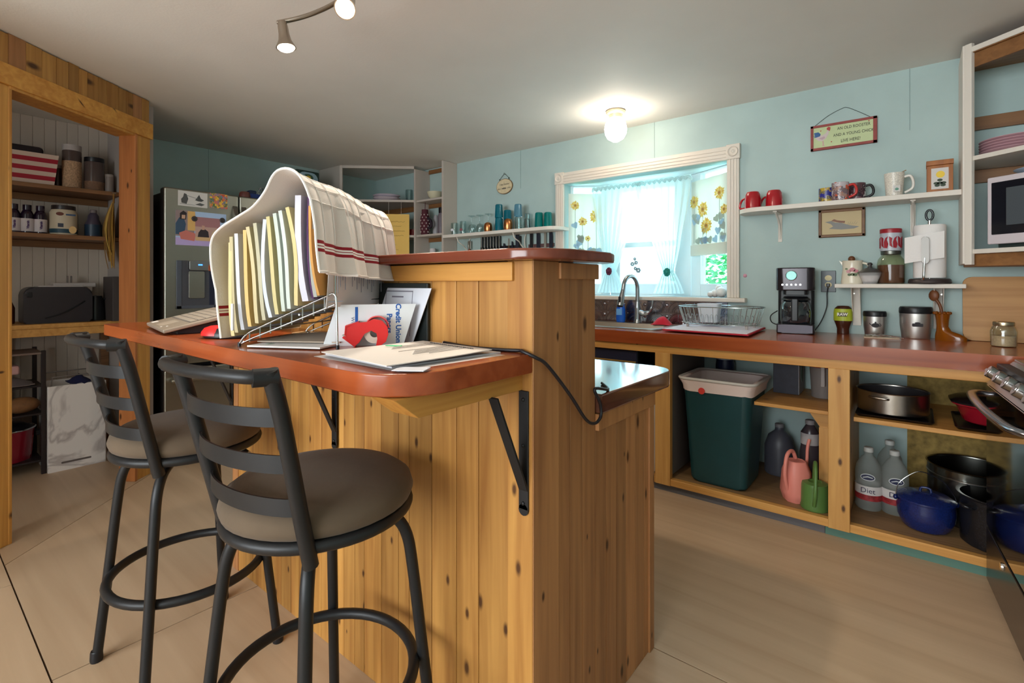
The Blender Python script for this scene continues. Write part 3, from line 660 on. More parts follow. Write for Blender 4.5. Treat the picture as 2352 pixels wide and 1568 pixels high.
m = MB(); m.lathe([(.3, .2), (1.02, .2), (1.0, .45), (.8, .79), (.45, .95), (.3, .9)], RP, 24, M=TR(-.022, 0, .001) @ Matrix.Diagonal((.049, .0365, .0365, 1))); m.out('side_panel', ms)
# ================================================================== sink wall: base cabinet and counter
ZK = .913
bc = T('base_cabinet', 'open fronted pine base cabinet holding bins, pots and bottles', 'cabinet', (-.6, 3.1, 0))
m = MB(); m.box(-2.4, 2.785, .797, .9, 2.825, .842, LUMBX, .003); m.out('top_rail', bc, True)
m = MB(); m.box(-2.4, 2.787, .045, .9, 2.825, .083, LUMBX, .003); m.out('bottom_rail', bc, True)
for x0, x1 in ((-1.172, -1.082), (-.318, -.232)):
    m = MB(); m.box(x0, 2.78, .045, x1, 2.818, .80, LUMB, .003); m.out('post', bc, True)
    m = MB(); m.box(x0 + .03, 2.82, .09, x1 - .01, 3.41, .80, mat('grey cabinet side', (112, 104, 102), .7) if x0 < -1 else LUMB, .002); m.out('divider', bc, True)
m = MB(); m.box(-2.4, 2.82, .06, .9, 3.42, .083, wood('base shelf ply', (166, 130, 90), (128, 96, 62), 'x', knots=False)); m.out('base_shelf', bc, True)
m = MB(); m.box(-.66, 2.86, .558, -.318, 3.4, .576, LUMBX, .002); m.out('shelf', bc, True)
m = MB(); m.box(-.222, 2.83, .553, .9, 3.4, .574, LUMBX, .002); m.out('shelf', bc, True)
m = MB(); m.prism([(-.43, .556), (-.318, .556), (-.318, .47), (-.372, .47)], 2.955, 2.975, LUMBX, 'y'); m.out('gusset', bc, True)
m = MB(); m.box(-.378, 2.957, .09, -.319, 2.975, .47, LUMB, .002); m.out('brace', bc, True)
m = MB(); m.box(-2.4, 2.815, 0, -.335, 2.83, .05, mat('grey toe board', (98, 96, 100), .6)); m.out('toe_kick', bc, True)
m = MB(); m.box(-.333, 2.813, 0, .9, 2.83, .05, mat('green toe board', (86, 122, 110), .55)); t = m.out('toe_kick', bc, True); t['label'] = 'grey green painted toe board'
m = MB(); m.box(-.03, 3.405, .09, .9, 3.425, .83, OSB); m.out('back_panel', bc, True)
ct = MB(); inn = rrect(-1.93, 2.94, -1.25, 3.3, .07, 4); outr = rrect(-2.45, 2.768, .945, 3.428, .004, 4)
def lp_(p, z): return [(x, y, z) for x, y in p]
t = bmesh.new(); L4 = [[t.verts.new(v) for v in lp_(p, z)] for p, z in ((outr, .842), (outr, ZK), (inn, ZK), (inn, .842))]; n_ = len(outr)
for i in range(4):
    a, b = L4[i], L4[(i + 1) % 4]
    for k in range(n_): t.faces.new((a[k], a[(k + 1) % n_], b[(k + 1) % n_], b[k]))
ct.add(t, CTOP)
S(ct, 'countertop', 'long red brown wooden countertop below the kitchen window', 'countertop', (-.7, 3.1, .842), world=True)
# sink, faucet
sk = T('sink', 'stainless steel sink set into the counter under the window', 'sink', (-1.59, 3.12, ZK))
m = MB(); o1 = rrect(-1.97, 2.885, -1.205, 3.36, .07, 5); i1 = rrect(-1.92, 2.945, -1.26, 3.28, .06, 5); i2 = rrect(-1.9, 2.965, -1.28, 3.265, .05, 5)
m.loft([lp_(o1, ZK + .001), lp_(o1, ZK + .006), lp_(i1, ZK + .005), lp_(i2, ZK - .06), lp_(i2, ZK - .068)], STEEL, cap=False); m.prism(i2, ZK - .0685, ZK - .066, STEEL); m.out('basin', sk, True)
m = MB(); m.lathe([(0, .002), (.03, .002), (.034, .005), (.038, .001)], CHROME, 20, (-1.59, 3.12, ZK - .067)); m.out('drain', sk, True)
fb = Vector((-1.53, 3.325, ZK + .006))
fc = T('faucet', 'brushed steel gooseneck faucet with side lever at the sink', 'faucet', fb)
FST = mat('faucet steel', (168, 172, 176), .25, 1)
m = MB(); m.lathe([(0, 0), (.029, 0), (.03, .006), (.024, .014), (.022, .03), (.023, .1), (.02, .12), (.0165, .15)], FST, 22); m.out('body', fc)
m = MB(); d = Vector((-.25, -.97, 0)); P = [Vector((0, 0, .12)), Vector((0, 0, .24))] + [Vector((0, 0, .24)) + d * (.075 - .075 * math.cos(a)) + Vector((0, 0, .09 * math.sin(a))) for a in [PI * k / 8 for k in range(1, 8)]] + [Vector((0, 0, .235)) + d * .152]
m.tube(cr(P, 4), .0145, FST, 14); m.out('spout', fc)
m = MB(); a = Vector((0, 0, .235)) + d * .152; b = Vector((0, 0, .125)) + d * .185; m.tube([a, a.lerp(b, .3), a.lerp(b, .8), b], [.0155, .018, .023, .0235], FST, 16); m.out('spray_head', fc)
m = MB(); q = a.lerp(b, .6); m.box(-.008, -.03, -.02, .008, -.02, .02, BLACKP, .003, TR(q)); m.tube([b, b - Vector((0, -.001, .006))], .02, BLACKP, 14); m.out('button', fc)
m = MB(); m.tube(cr([(.015, 0, .075), (.05, 0, .068), (.085, .0, .08), (.105, .0, .115), (.112, .0, .16)], 5), [.02] * 5 + [.016] * 5 + [.0105] * 5 + [.008] * 6, FST, 12); m.out('lever', fc)
b = Vector((-1.67, 3.345, ZK + .006))
sb = T('dish_soap_bottle', 'clear and blue dish soap bottle behind the faucet', 'bottle', b)
BLUEP = mat('blue soap', (18, 90, 200), .2); m = MB(); m.lathe([(0, 0), (.032, 0), (.036, .02), (.036, .085), (.026, .125), (.013, .15)], BLUEP, 20, sx=1, sy=.65); m.out('body', sb)
m = MB(); m.lathe([(.013, .148), (.014, .17), (.009, .185), (0, .188)], GLASS, 16); m.out('cap', sb)
m = MB(); m.box(-.022, -.027, .05, .022, -.0235, .095, mat('pale label', (110, 170, 230), .4), .001); m.out('label_patch', sb)
b = Vector((-1.335, 3.29, ZK + .007))
m = MB(); G = []
for i in range(9):
    row = []
    for j in range(9):
        u, v = (i / 8 - .5) * 2, (j / 8 - .5) * 2; r = min(1, math.hypot(u, v)); h = .052 * (1 - r ** 2.2) + .012 * noise.noise(Vector((u * 2, v * 2, 3)))
        row.append((u * .065, v * .04, max(.001, h)))
    G.append(row)
m.grid(G, mat('red cloth', (206, 28, 56), .9, sheen=.3, bump=.4, bscale=120), th=.004)
S(m, 'dishcloth', 'crumpled red dishcloth on the rim of the sink', 'cloth', b)
b = gz(1559, 746, ZK); m = MB(); m.lathe([(0, 0), (.012, 0), (.01, .018), (.022, .024), (.022, .03), (0, .032)], CHROME, 18); S(m, 'sink_stopper', 'small chrome sink stopper standing right of the red dishcloth', 'stopper', (-1.225, 3.385, ZK))
# dish mat, rack, tub
MQ = [gz(1520, 762, ZK), gz(1722, 776, ZK), gz(1772, 757, ZK), gz(1590, 751, ZK)]
MQ = [Vector((-1.16, 2.86, 0)), Vector((-.68, 2.83, 0)), Vector((-.71, 3.36, 0)), Vector((-1.19, 3.33, 0))]
m = MB(); m.prism([(p.x, p.y) for p in MQ], ZK + .0075, ZK + .0165, mat('red mat edge', (186, 40, 58), .8), bev=.002)
c_ = sum(MQ, Vector()) / 4; m.prism([(p.x * .965 + c_.x * .035, p.y * .965 + c_.y * .035) for p in MQ], ZK + .0155, ZK + .0185, mat('white mat', (226, 220, 232), .8, noise=.08, nscale=30))
S(m, 'dish_mat', 'white drying mat with red edge beside the sink', 'mat', (c_.x, c_.y, ZK), world=True)
rx, ry = .235, .15; rc = (-.925, 3.19)
dr = T('dish_rack', 'oval chrome wire dish rack on the drying mat', 'dish rack', (rc[0], rc[1], ZK + .0185))
def ov(a, s): return (rx * s * math.copysign(abs(math.cos(a)) ** .7, math.cos(a)), ry * s * math.copysign(abs(math.sin(a)) ** .7, math.sin(a)))
for z, s_, r, nm in ((.125, 1.03, .0035, 'top_rim'), (.022, .9, .0022, 'bottom_rim')):
    m = MB(); m.tube([ov(2 * PI * k / 60, s_) + (z,) for k in range(60)], r, WIREM, 6, True); m.out(nm, dr)
m = MB()
for k in range(34):
    a = 2 * PI * (k + .5) / 34; p, q = ov(a, .9), ov(a, 1.03); m.tube([p + (.022,), q + (.125,)], .0015, WIREM, 5)
for k in range(14):
    x = -.19 + k * .029; yy = ry * .88 * (1 - abs(x / (rx * .9)) ** 2.8) ** .36; m.tube([(x, -yy, .022), (x, yy, .022)], .0013, WIREM, 5)
    m.tube(cr([(x, -.06, .022), (x, -.05, .07), (x + .006, -.03, .07), (x + .006, -.02, .022)], 4), .0013, WIREM, 5)
m.out('wires', dr)
for x, y in ((-.17, -.09), (.17, -.09), (-.17, .09), (.17, .09)):
    m = MB(); m.lathe([(0, 0), (.007, 0), (.011, .026), (0, .026)], mat('clear foot', (190, 180, 176), .4), 12, (x, y, 0)); m.out('foot', dr)
tb = MB(); a, b = rrect(-.05, -.045, .05, .045, .015), rrect(-.066, -.06, .066, .06, .02); c1 = rrect(-.062, -.056, .062, .056, .02); d1 = rrect(-.047, -.042, .047, .042, .015)
tb.loft([lp_(a, 0), lp_(b, .115), lp_(c1, .115), lp_(d1, .004)], mat('white tub', (220, 226, 236), .35)); S(tb, 'plastic_tub', 'white plastic tub standing in the dish rack', 'tub', (-1.0, 3.22, ZK + .044), .1)
# pressed tin splashback
TIN = mat('pressed tin', (170, 166, 174), .2, 1, noise=.2, nscale=18)
m = MB(); x0, x1, z0, z1 = -2.42, -.95, ZK + .001, 1.076; y = YW - .004; m.box(x0, y, z0, x1, YW, z1, TIN)
tw, th_ = .163, (z1 - z0) / 2; k = x1
while k > -2.2:
    m.tube([(k, y, z0), (k, y, z1)], .0022, TIN, 6)
    for r in range(2):
        zc_ = z0 + th_ * (r + .5)
        for s_ in (0, 1):
            cx_ = k - tw * s_
            for rr in (.03, .042, .07):
                m.tube([(cx_ - rr * (1 if not s_ else -1) * math.sin(t), y, z0 + th_ * r + .001 + rr * math.cos(t) * 1.05) for t in [PI / 2 * q / 8 for q in range(9)] if rr * math.cos(t) * 1.05 < th_], .0042, TIN, 6)
        m.lathe([(.014, 0), (.012, .004), (.006, .006), (0, .0065)], TIN, 12, M=TR(k - tw / 2, y, zc_ + .01) @ RX(PI / 2))
        for s_ in (-1, 1): m.lathe([(.006, 0), (.004, .003), (0, .004)], TIN, 8, M=TR(k - tw / 2 + s_ * .03, y, zc_ + .025) @ RX(PI / 2))
    k -= tw
m.tube([(x0, y, z0 + th_), (x1, y, z0 + th_)], .0025, TIN, 6)
S(m, 'splashback', 'embossed pressed tin splashback between the counter and the window sill', 'splashback', (-1.6, YW, ZK), world=True)

# ------------------------------------------------------------------ window dressing
SH = sheer('sheer curtain', (238, 248, 248), .14, .75); SHC = sheer('painted shade cloth', (238, 236, 228), .0, .5)
rod = MB(); rod.tube([(-2.02, 3.575, 1.948), (-1.235, 3.575, 1.948)], .006, WHITE, 10)
S(rod, 'curtain_rod', 'thin white curtain rod across the middle of the bay window', 'rod', (-1.62, 3.575, 1.948), world=True)
def half(x0, x1, xt, zt, zb, name, label, tiecol):
    t = T(name, label, 'curtain', ((x0 + x1) / 2, 3.575, zb), 0, 'sheer curtains of the bay window')
    m = MB(); nz, nx = 40, 60; G = []
    for i in range(nz + 1):
        z = 1.975 + (zb - 1.975) * i / nz; row = []
        if z > zt: q = ((1.975 - z) / (1.975 - zt)); w = 1 - .82 * q ** 1.4
        else: q = (zt - z) / (zt - zb); w = .18 + .36 * q ** .8
        cx_ = (x0 + x1) / 2 + (xt - (x0 + x1) / 2) * (min(1, (1.975 - z) / (1.975 - zt)) ** 1.2)
        for j in range(nx + 1):
            s = j / nx; amp = .008 + .012 * (1 - w)
            row.append((cx_ + (s - .5) * (x1 - x0) * w, 3.575 - (0 if z < 1.93 else 0) + amp * math.sin(s * PI * 15 + .6 * math.sin(z * 9)) * (.35 if z > 1.93 else 1) - .012, z))
        G.append(row)
    m.grid(G, SH); m.out('panel', t, True)
    m = MB()
    for k in range(11):
        s = (k + .5) / 11; x = x0 + (x1 - x0) * s; m.tube(cr([(x - .022, 3.572, 1.936), (x - .012, 3.556, 1.952), (x, 3.554, 1.96), (x + .014, 3.558, 1.95), (x + .022, 3.572, 1.936)], 3), .009, SH, 6)
    m.out('gathered_heading', t, True)
    m = MB(); mm = K_(*tiecol)
    for k in range(9):
        a = 2 * PI * k / 9; m.ball((xt + .016 * math.cos(a), 3.53 + .004 * (k % 2), zt + .018 * math.sin(a)), .011, mm, 1, .6, 1.3, 8)
    m.ball((xt, 3.527, zt), .014, mm, 1, .7, 1, 10); m.out('flower_tie', t, True)
xa, xb = gy(1400, 600, 3.56).x, gy(1535, 600, 3.56).x
half(-2.03, -1.60, gy(1401, 623, 3.55).x, gy(1401, 623, 3.55).z, 1.125, 'sheer_curtain', 'left sheer white curtain gathered by a dark red flower tie', (92, 30, 62))
half(-1.66, -1.235, gy(1534, 625, 3.55).x, gy(1534, 625, 3.55).z, 1.125, 'sheer_curtain', 'right sheer white curtain gathered by a green flower tie', (10, 130, 118))
def shade(p, q, z0, z1, label, seed, flowers):
    d = Vector((q[0] - p[0], q[1] - p[1], 0)); w = d.length; M = TR(p[0], p[1], 0) @ RZ(math.atan2(d.y, d.x))
    t = T('roman_shade', label, 'window shade', (p[0], p[1], z0), 0, 'sunflower shades of the bay window'); rn = random.Random(seed)
    m = MB(M); G = [[(w * j / 20, .0 + .003 * math.sin(j * .9), z0 + (z1 - z0) * i / 4) for j in range(21)] for i in range(5)]; m.grid(G, SHC, th=.0015); m.out('cloth', t, True)
    m = MB(M); m.box(.005, -.012, z0 - .005, w - .005, -.002, z0 + .075, SHC, .003); m.out('folded_hem', t, True)
    PM_ = M @ RX(PI / 2)     # local: x right, y up, z toward room
    Y1, Y2, BR, G1, G2, G3 = sheer('sunflower yellow cloth', (248, 230, 150), 0, .6), sheer('sunflower gold cloth', (240, 212, 130), 0, .6), sheer('sunflower heart cloth', (206, 172, 118), 0, .6), sheer('leaf grey green cloth', (206, 213, 205), 0, .6), sheer('leaf blue cloth', (200, 222, 236), 0, .6), sheer('stem cloth', (200, 204, 196), 0, .6)
    m = MB()
    for fx, fz, r, drop in flowers:
        x, z = w * fx, z0 + (z1 - z0) * fz
        m.flat([(x - .0018, z), (x + .0018, z), (x + .004 + .01 * (fx - .5), z - drop), (x - .0 + .01 * (fx - .5), z - drop)], G3, PM_, .004, .0005)
        for k in range(15):
            a = 2 * PI * k / 15 + rn.random() * .2; rr = r * rn.uniform(.85, 1.1); c, s = math.cos(a), math.sin(a)
            m.flat([(x + c * r * .3 - s * r * .05, z + s * r * .3 + c * r * .05), (x + c * rr * .7 - s * r * .17, z + s * rr * .7 + c * r * .17), (x + c * rr, z + s * rr), (x + c * rr * .7 + s * r * .17, z + s * rr * .7 - c * r * .17)], Y1 if k % 3 else Y2, PM_, .0045 + .0002 * (k % 2), .0004)
        m.flat(ell(x, z, r * .38, r * .38, 14), Y2, PM_, .0052, .0003); m.flat(ell(x, z, r * .2, r * .2, 12), BR, PM_, .0056, .0003)
        for k in range(4):
            lx, lz = min(w - .04, max(.04, x + rn.uniform(-.06, .06))), max(z0 + .1, z - drop * rn.uniform(.35, .95)); a = rn.uniform(-.6, .6); q = .03
            m.flat([(lx + math.cos(a) * u - math.sin(a) * v, lz + math.sin(a) * u + math.cos(a) * v) for u, v in ((-q, .3 * q), (-q * .6, q * .8), (0, q * .55), (q * .6, q * .8), (q, .3 * q), (q * .5, -q * .5), (0, -q), (-q * .5, -q * .5))], G1 if k % 2 else G2, PM_, .0042 + .0001 * k, .0003)
    m.out('sunflower_print', t, True)
nrm = lambda p, q, o: (p[0] + o * (q[1] - p[1]) / math.dist(p, q), p[1] - o * (q[0] - p[0]) / math.dist(p, q))
A0 = (BA[0] + .01, BA[1] - .045); A1 = (BB[0] - .015, BB[1] - .035)
shade(A0, A1, 1.36, 1.93, 'sunflower painted shade on the left side window of the bay', 4, [(.17, .83, .04, .4), (.72, .68, .062, .45), (.36, .6, .04, .3), (.5, .36, .025, .15)])
C0_, C1 = (BC[0] + .02, BC[1] - .05), (BD[0] - .012, BD[1] - .045)
shade(C0_, C1, 1.40, 1.935, 'sunflower painted shade on the right side window of the bay', 9, [(.1, .72, .05, .3), (.35, .6, .058, .4), (.8, .77, .05, .45), (.92, .55, .04, .3), (.45, .38, .06, .3)])
m = MB(); FW_ = mat('white fluff', (236, 230, 226), .95, sheen=.5, bump=.8, bscale=150)
for x, y, z, r in ((0, 0, .035, .035), (-.045, .01, .026, .026), (-.07, -.005, .02, .02), (-.02, .015, .062, .022)): m.ball((x, y, z), r, FW_, seg=16)
S(m, 'plush_ornament', 'white fluffy ornament in the right corner of the window sill', 'ornament', (-1.01, 3.5, WZ0))
q = gy(1458, 612, 3.69)
m = MB(); M = TR(q) @ RX(PI / 2); FG = mat('grey flower decal', (160, 176, 182), .5)
for dx, dz, r in ((0, .06, .013), (-.02, .02, .018), (.012, .03, .016), (.03, -.03, .022), (.005, -.015, .014)):
    for k in range(6): m.flat(ell(dx + r * .6 * math.cos(k * 1.05), dz + r * .6 * math.sin(k * 1.05), r * .45, r * .45, 8), FG, M, 0, .0015)
m.flat([(-.002, -.13), (.002, -.13), (.003, .06), (-.001, .06)], FG, M, 0, .0015)
S(m, 'flower_suncatcher', 'small grey flower suncatcher hanging at the middle window pane', 'suncatcher', q, world=True)

# ------------------------------------------------------------------ shelf of glasses with knives below
ZG = 1.648
gs = T('glass_shelf', 'white wall shelf with rounded end carrying glasses left of the window', 'shelf', (-2.8, YW, ZG - .03))
m = MB(); m.prism(rrect(-3.43, 3.235, -2.165, YW - .002, (0, 0, 0, .1), 8), ZG - .028, ZG, WHITE, bev=.003); m.out('board', gs, True)
for px in (1062, 1190):
    x = gy(px, 560, 3.33).x; m = MB(); m.tube(cr([(x, 3.26, ZG - .029), (x + .01, 3.27, ZG - .07), (x + .02, 3.32, ZG - .1), (x + .005, 3.36, ZG - .12), (x + .03, 3.4, ZG - .18), (x + .03, 3.424, ZG - .24)], 5), .005, WHITE, 8); m.tube(cr([(x + .01, 3.425, ZG - .03), (x + .015, 3.4, ZG - .1), (x + .03, 3.424, ZG - .24)], 5), .005, WHITE, 8); m.out('wire_bracket', gs, True)
TEAL = mat('teal glass', (20, 160, 184), .12, trans=.7); TEAL2 = mat('green teal glass', (10, 172, 168), .12, trans=.7); LBLUE = mat('light blue glass', (140, 200, 222), .12, trans=.75); COPPER = mat('copper', (206, 134, 84), .28, 1)
def onshelf(px, y, z=ZG): q = gy(px, 500, y); return (q.x, y, z)
def cupdown(r0, r1, h, mm, t=.003, seg=20): return MB().lathe([(r0 - t, 0), (r0, 0), (r1, h - .006), (r1 - .006, h), (0, h), (0, h - t * 2), (r1 - .008, h - t * 2), (r0 - t, 0)], mm, seg)
gg = 'glassware on the wall shelf'
for px, y, lab, r0, r1, h, mm in ((1044, 3.30, 'clear pint glass with blue white badge at the left end of the glass shelf', .032, .036, .112, GLASS), (1064, 3.33, 'clear pint glass with faded red print second on the glass shelf', .031, .034, .125, GLASS)):
    o = S(cupdown(r0, r1, h, mm), 'pint_glass', lab, 'glass', onshelf(px, y), 0, gg)
    m = MB(); c = K_(230, 232, 240) if px < 1050 else K_(150, 90, 96); m.prism(ell(0, 0, .018, .012, 14), -.0005, .0015, c, M=TR(.004, -r0 - .002, .045) @ RX(PI / 2)); m.out('badge', o)
gl = S(MB().lathe([(.024, 0), (.031, .02), (.034, .045), (.028, .07), (.012, .078), (0, .08)], GLASS, 20), 'small_glass', 'small clear glass upside down in front of the first wine glass', 'glass', onshelf(1086, 3.28), 0, gg)
dup(gl, onshelf(1103, 3.28), label='small clear glass upside down left of the copper mug')
wg = T('wine_glass', 'leftmost upturned wine glass with its foot in the air', 'wine glass', onshelf(1083, 3.36), 0, gg)
MB().lathe([(.03, 0), (.036, .03), (.034, .06), (.02, .085), (.005, .095), (.004, .155), (.01, .163)], GLASS, 20).out('bowl', wg); MB().lathe([(.004, .158), (.034, .168), (.034, .171), (0, .172)], GLASS, 20).out('foot', wg)
dup(wg, onshelf(1102, 3.37), label='middle upturned wine glass behind the small glasses'); dup(wg, onshelf(1122, 3.36), label='rightmost upturned wine glass behind the copper mug')
def cop(px, y, lab, r, h):
    return S(MB().lathe([(r * .85, 0), (r, h * .25), (r, h * .62), (r * .82, h * .88), (r * .45, h * .99), (0, h)], COPPER, 24), 'copper_cup', lab, 'cup', onshelf(px, y), 0, gg)
cop(1121, 3.285, 'round shiny copper cup left of the teal tumblers', .037, .083); cop(1167, 3.285, 'taller shiny copper cup between the teal and light blue tumblers', .038, .098)
tt = 'teal and blue tumblers on the glass shelf'
def tum(px, y, lab, r, h, mm, z=ZG): return S(cupdown(r, r * .86, h, mm), 'tumbler', lab, 'glass', onshelf(px, y, z), 0, tt)
tum(1146, 3.30, 'lower teal tumbler of the tall stack', .038, .115, TEAL); tum(1146, 3.30, 'upper teal tumbler of the tall stack', .0365, .115, TEAL, ZG + .0935 + .022)
tum(1166, 3.365, 'dark teal tumbler behind the second copper cup', .038, .185, TEAL)
tum(1190, 3.30, 'clear tumbler under the light blue one', .037, .105, GLASS); tum(1190, 3.30, 'light blue tumbler on top of the clear one', .0355, .105, LBLUE, ZG + .107)
tum(1211, 3.33, 'clear textured jar between light blue and green teal tumblers', .036, .09, GLASS)
tum(1212, 3.375, 'clear jar with narrow neck at the back right of the light blue tumbler', .028, .14, GLASS)
tum(1238, 3.34, 'green teal tumbler, left of the pair at the shelf end', .037, .13, TEAL2); tum(1259, 3.35, 'green teal tumbler, last on the glass shelf beside the window', .036, .126, TEAL2)
# knife rails
kr = T('knife_rail', 'long black magnetic knife rail on the wall below the glasses', 'knife rail', (gy(1150, 571, YW).x, YW, 1.425)); a, b = gy(1104, 571, YW - .01), gy(1197, 571, YW - .01)
m = MB(); m.box(a.x, YW - .014, a.z - .018, b.x, YW, a.z + .014, BLACKP, .002); m.out('bar', kr, True)
a2, b2 = gy(1214, 565, YW - .01), gy(1277, 565, YW - .01); m = MB(); m.box(a2.x, YW - .014, a2.z - .016, b2.x - .02, YW, a2.z + .014, mat('brown knife bar', (92, 66, 66), .5), .002)
S(m, 'knife_rail', 'brown magnetic knife rail beside the window casing', 'knife rail', (a2.x, YW, a2.z), world=True)
KB = mat('knife blade dark', (62, 64, 78), .3, .8); kg = 'knives on the knife rails'
def steak(px, lab):
    q = gy(px, 571, YW - .02); t = T('steak_knife', lab, 'knife', (q.x, YW - .0155, q.z), 0, kg)
    m = MB(); m.box(-.011, -.014, .004, .011, .0, .115, BLACKP, .004); m.out('handle', t); m = MB(); m.box(-.003, -.0165, .006, .003, -.0135, .112, STEEL, .001); m.out('handle_strip', t)
    m = MB(); m.prism([(-.009, .006), (.009, .006), (.009, -.08), (-.004, -.11)], -.006, -.0045, STEEL, 'y'); m.out('blade', t); return t
k0 = steak(1107.5, 'leftmost steel striped steak knife of the row of seven')
nm = ['second', 'third', 'fourth', 'fifth', 'sixth', 'seventh and last']
for i in range(6): q = gy(1114.3 + i * 6.7, 571, YW - .02); dup(k0, (q.x, YW - .0155, q.z), label='%s steel striped steak knife from the left in the row of seven' % nm[i])
def blade(px, h, w, lab, col, rail=a.z, pointed=True):
    q = gy(px, 571, YW - .02); t = T('kitchen_knife', lab, 'knife', (q.x, YW - .0155, rail), 0, kg); w /= 2
    m = MB(); m.prism([(-w, -.03), (w, -.03), (w, h * .5), (w * .6, h * .85), (-w * .4, h), (-w, h * .9)] if pointed else [(-w, -.03), (w, -.03), (w, h * .93), (w * .7, h), (-w * .7, h), (-w, h * .93)], -.004, -.001, col, 'y'); m.out('blade', t)
    m = MB(); m.box(-min(w, .011), -.012, -.14, min(w, .011), 0, -.03, BLACKP, .003); m.out('handle', t)
blade(1158, .036, .02, 'short dark paring knife right of the steak knives', KB); blade(1176.5, .05, .018, 'narrow dark paring knife left of the cleaver', KB)
blade(1187.5, .12, .036, 'broad dark cleaver hanging behind the wire bracket', KB, pointed=False); blade(1194.5, .09, .016, 'slim black knife next to the cleaver', BLACKP, pointed=False)
blade(1220, .145, .03, 'black handled knife at the left of the brown rail', BLACKP, a2.z, False); blade(1236, .14, .036, 'wide dark blue chef knife on the brown rail', KB, a2.z); blade(1252, .16, .022, 'slim steel knife between two dark blue knives', STEEL, a2.z); blade(1265, .13, .034, 'dark blue knife nearest the window casing', KB, a2.z)
q = gy(1166.5, 566, 3.4); t = T('carving_fork', 'two pronged fork hanging between the paring knives', 'fork', (q.x, YW - .016, a.z), 0, kg)
m = MB()
for s_ in (-1, 1): m.tube([(s_ * .006, -.002, -.02), (s_ * .006, -.002, .05), (s_ * .004, -.002, .075)], .002, mat('bronze', (140, 104, 76), .4, .6), 6)
m.box(-.008, -.004, -.06, .008, 0, -.018, mat('bronze', (140, 104, 76), .4, .6), .001); m.out('prongs', t)
q = gy(1072, 575, 3.37); t = T('spatula', 'steel spatula with wooden handle left of the steak knives', 'spatula', (q.x, 3.40, q.z - .06))
m = MB(); m.tube([(0, 0, -.05), (.004, 0, .075)], .009, wood('red wood handle', (150, 70, 40), (120, 50, 30), 'z', knots=False), 10); m.out('handle', t)
m = MB(); m.box(-.014, -.003, .075, .026, .003, .15, STEEL, .002); m.out('blade', t)

# ------------------------------------------------------------------ wall signs
WIREK = mat('dark wire', (60, 66, 64), .4, .8)
q = gy(1159, 428, YW - .01); os_ = T('wall_sign', 'cream oval sign about feeling better hanging above the glasses', 'sign', q)
CRM = mat('cream sign', (214, 196, 160), .6, noise=.08, nscale=40); M = TR(0, 0, 0) @ RY(-.02)
m = MB(M); m.prism(ell(0, 0, .092, .068, 40), -.005, .006, mat('brown sign edge', (130, 104, 76), .6), 'y', bev=.002); m.prism(ell(0, 0, .087, .063, 40), -.0065, -.004, CRM, 'y'); m.out('plaque', os_)
m = MB(M); m.text('I feel better', .024, INK, TR(.002, -.0066, .018) @ RX(PI / 2), shear=.3); m.text('after I', .02, INK, TR(-.054, -.0066, -.019) @ RX(PI / 2), shear=.3); m.text('wine', .023, INK, TR(-.004, -.0066, -.017) @ RX(PI / 2), shear=.3, bold=.001); m.text('a little', .018, INK, TR(.05, -.0066, -.017) @ RX(PI / 2), shear=.3); m.out('lettering', os_)
m = MB(M); m.tube(cr([(-.055, 0, .05), (-.052, 0, .066), (-.03, .0, .09), (0, .002, .11), (.028, .0, .09), (.05, 0, .068), (.054, 0, .05)], 5), .0016, WIREK, 6)
for x in (-.054, .052, 0): m.tube([(x + .006 * math.cos(2 * PI * k / 10), -.002, (.066 if x else .113) + .006 * math.sin(2 * PI * k / 10)) for k in range(10)], .0014, WIREK, 6, True)
m.out('hanger', os_)
x0, x1, z0, z1 = -.478, -.16, 1.978, 2.124; cxs, czs, ws, hs = (x0 + x1) / 2, (z0 + z1) / 2, x1 - x0, z1 - z0
rs = T('wall_sign', 'red framed sign reading an old rooster and a young chick live here', 'sign', (cxs, YW - .012, czs))
m = MB(); RF = mat('dull red frame', (150, 70, 66), .6, noise=.1)
for bx in ((-ws / 2, -hs / 2, ws / 2, -hs / 2 + .014), (-ws / 2, hs / 2 - .014, ws / 2, hs / 2), (-ws / 2, -hs / 2, -ws / 2 + .014, hs / 2), (ws / 2 - .018, -hs / 2, ws / 2, hs / 2)): m.box(bx[0], -.006, bx[1], bx[2], .012, bx[3], RF, .001)
m.out('frame', rs); m = MB(); m.box(-ws / 2 + .01, -.002, -hs / 2 + .01, ws / 2 - .01, .008, hs / 2 - .01, mat('pale green board', (196, 208, 160), .6, noise=.05, nscale=12)); m.out('board', rs)
m = MB(); MT = RX(PI / 2)
for s_, x, z, sz in (('AN OLD ROOSTER', .048, .036, .0235), ('AND A YOUNG CHICK', .046, .0, .0235), ('LIVE HERE!', .034, -.037, .0255)): m.text(s_, sz, INK, TR(x + .003, -.0025, z) @ MT, sx=.78)
m.out('lettering', rs)
m = MB(); P_ = lambda pts, c, z=.0022: m.flat(pts, c, MT, z, .0006)
WC, BLU, RDC = K_(206, 190, 188), K_(52, 96, 150), K_(178, 66, 60)
P_([(-.135, .0), (-.12, -.018), (-.1, -.022), (-.083, -.01), (-.07, .012), (-.066, .034), (-.074, .038), (-.084, .02), (-.1, .012), (-.115, .016), (-.13, .014)], WC); P_([(-.143, .026), (-.14, .032), (-.12, .033), (-.108, .02), (-.112, .008), (-.13, .004), (-.144, .004), (-.135, .012), (-.146, .014), (-.136, .02)], BLU, .0026)
P_([(-.078, .05), (-.07, .056), (-.06, .052), (-.06, .042), (-.064, .03), (-.07, .036), (-.078, .04)], RDC, .0026); P_([(-.1, -.022), (-.094, -.022), (-.093, -.045), (-.087, -.05), (-.102, -.05), (-.098, -.045)], K_(206, 160, 160), .0024)
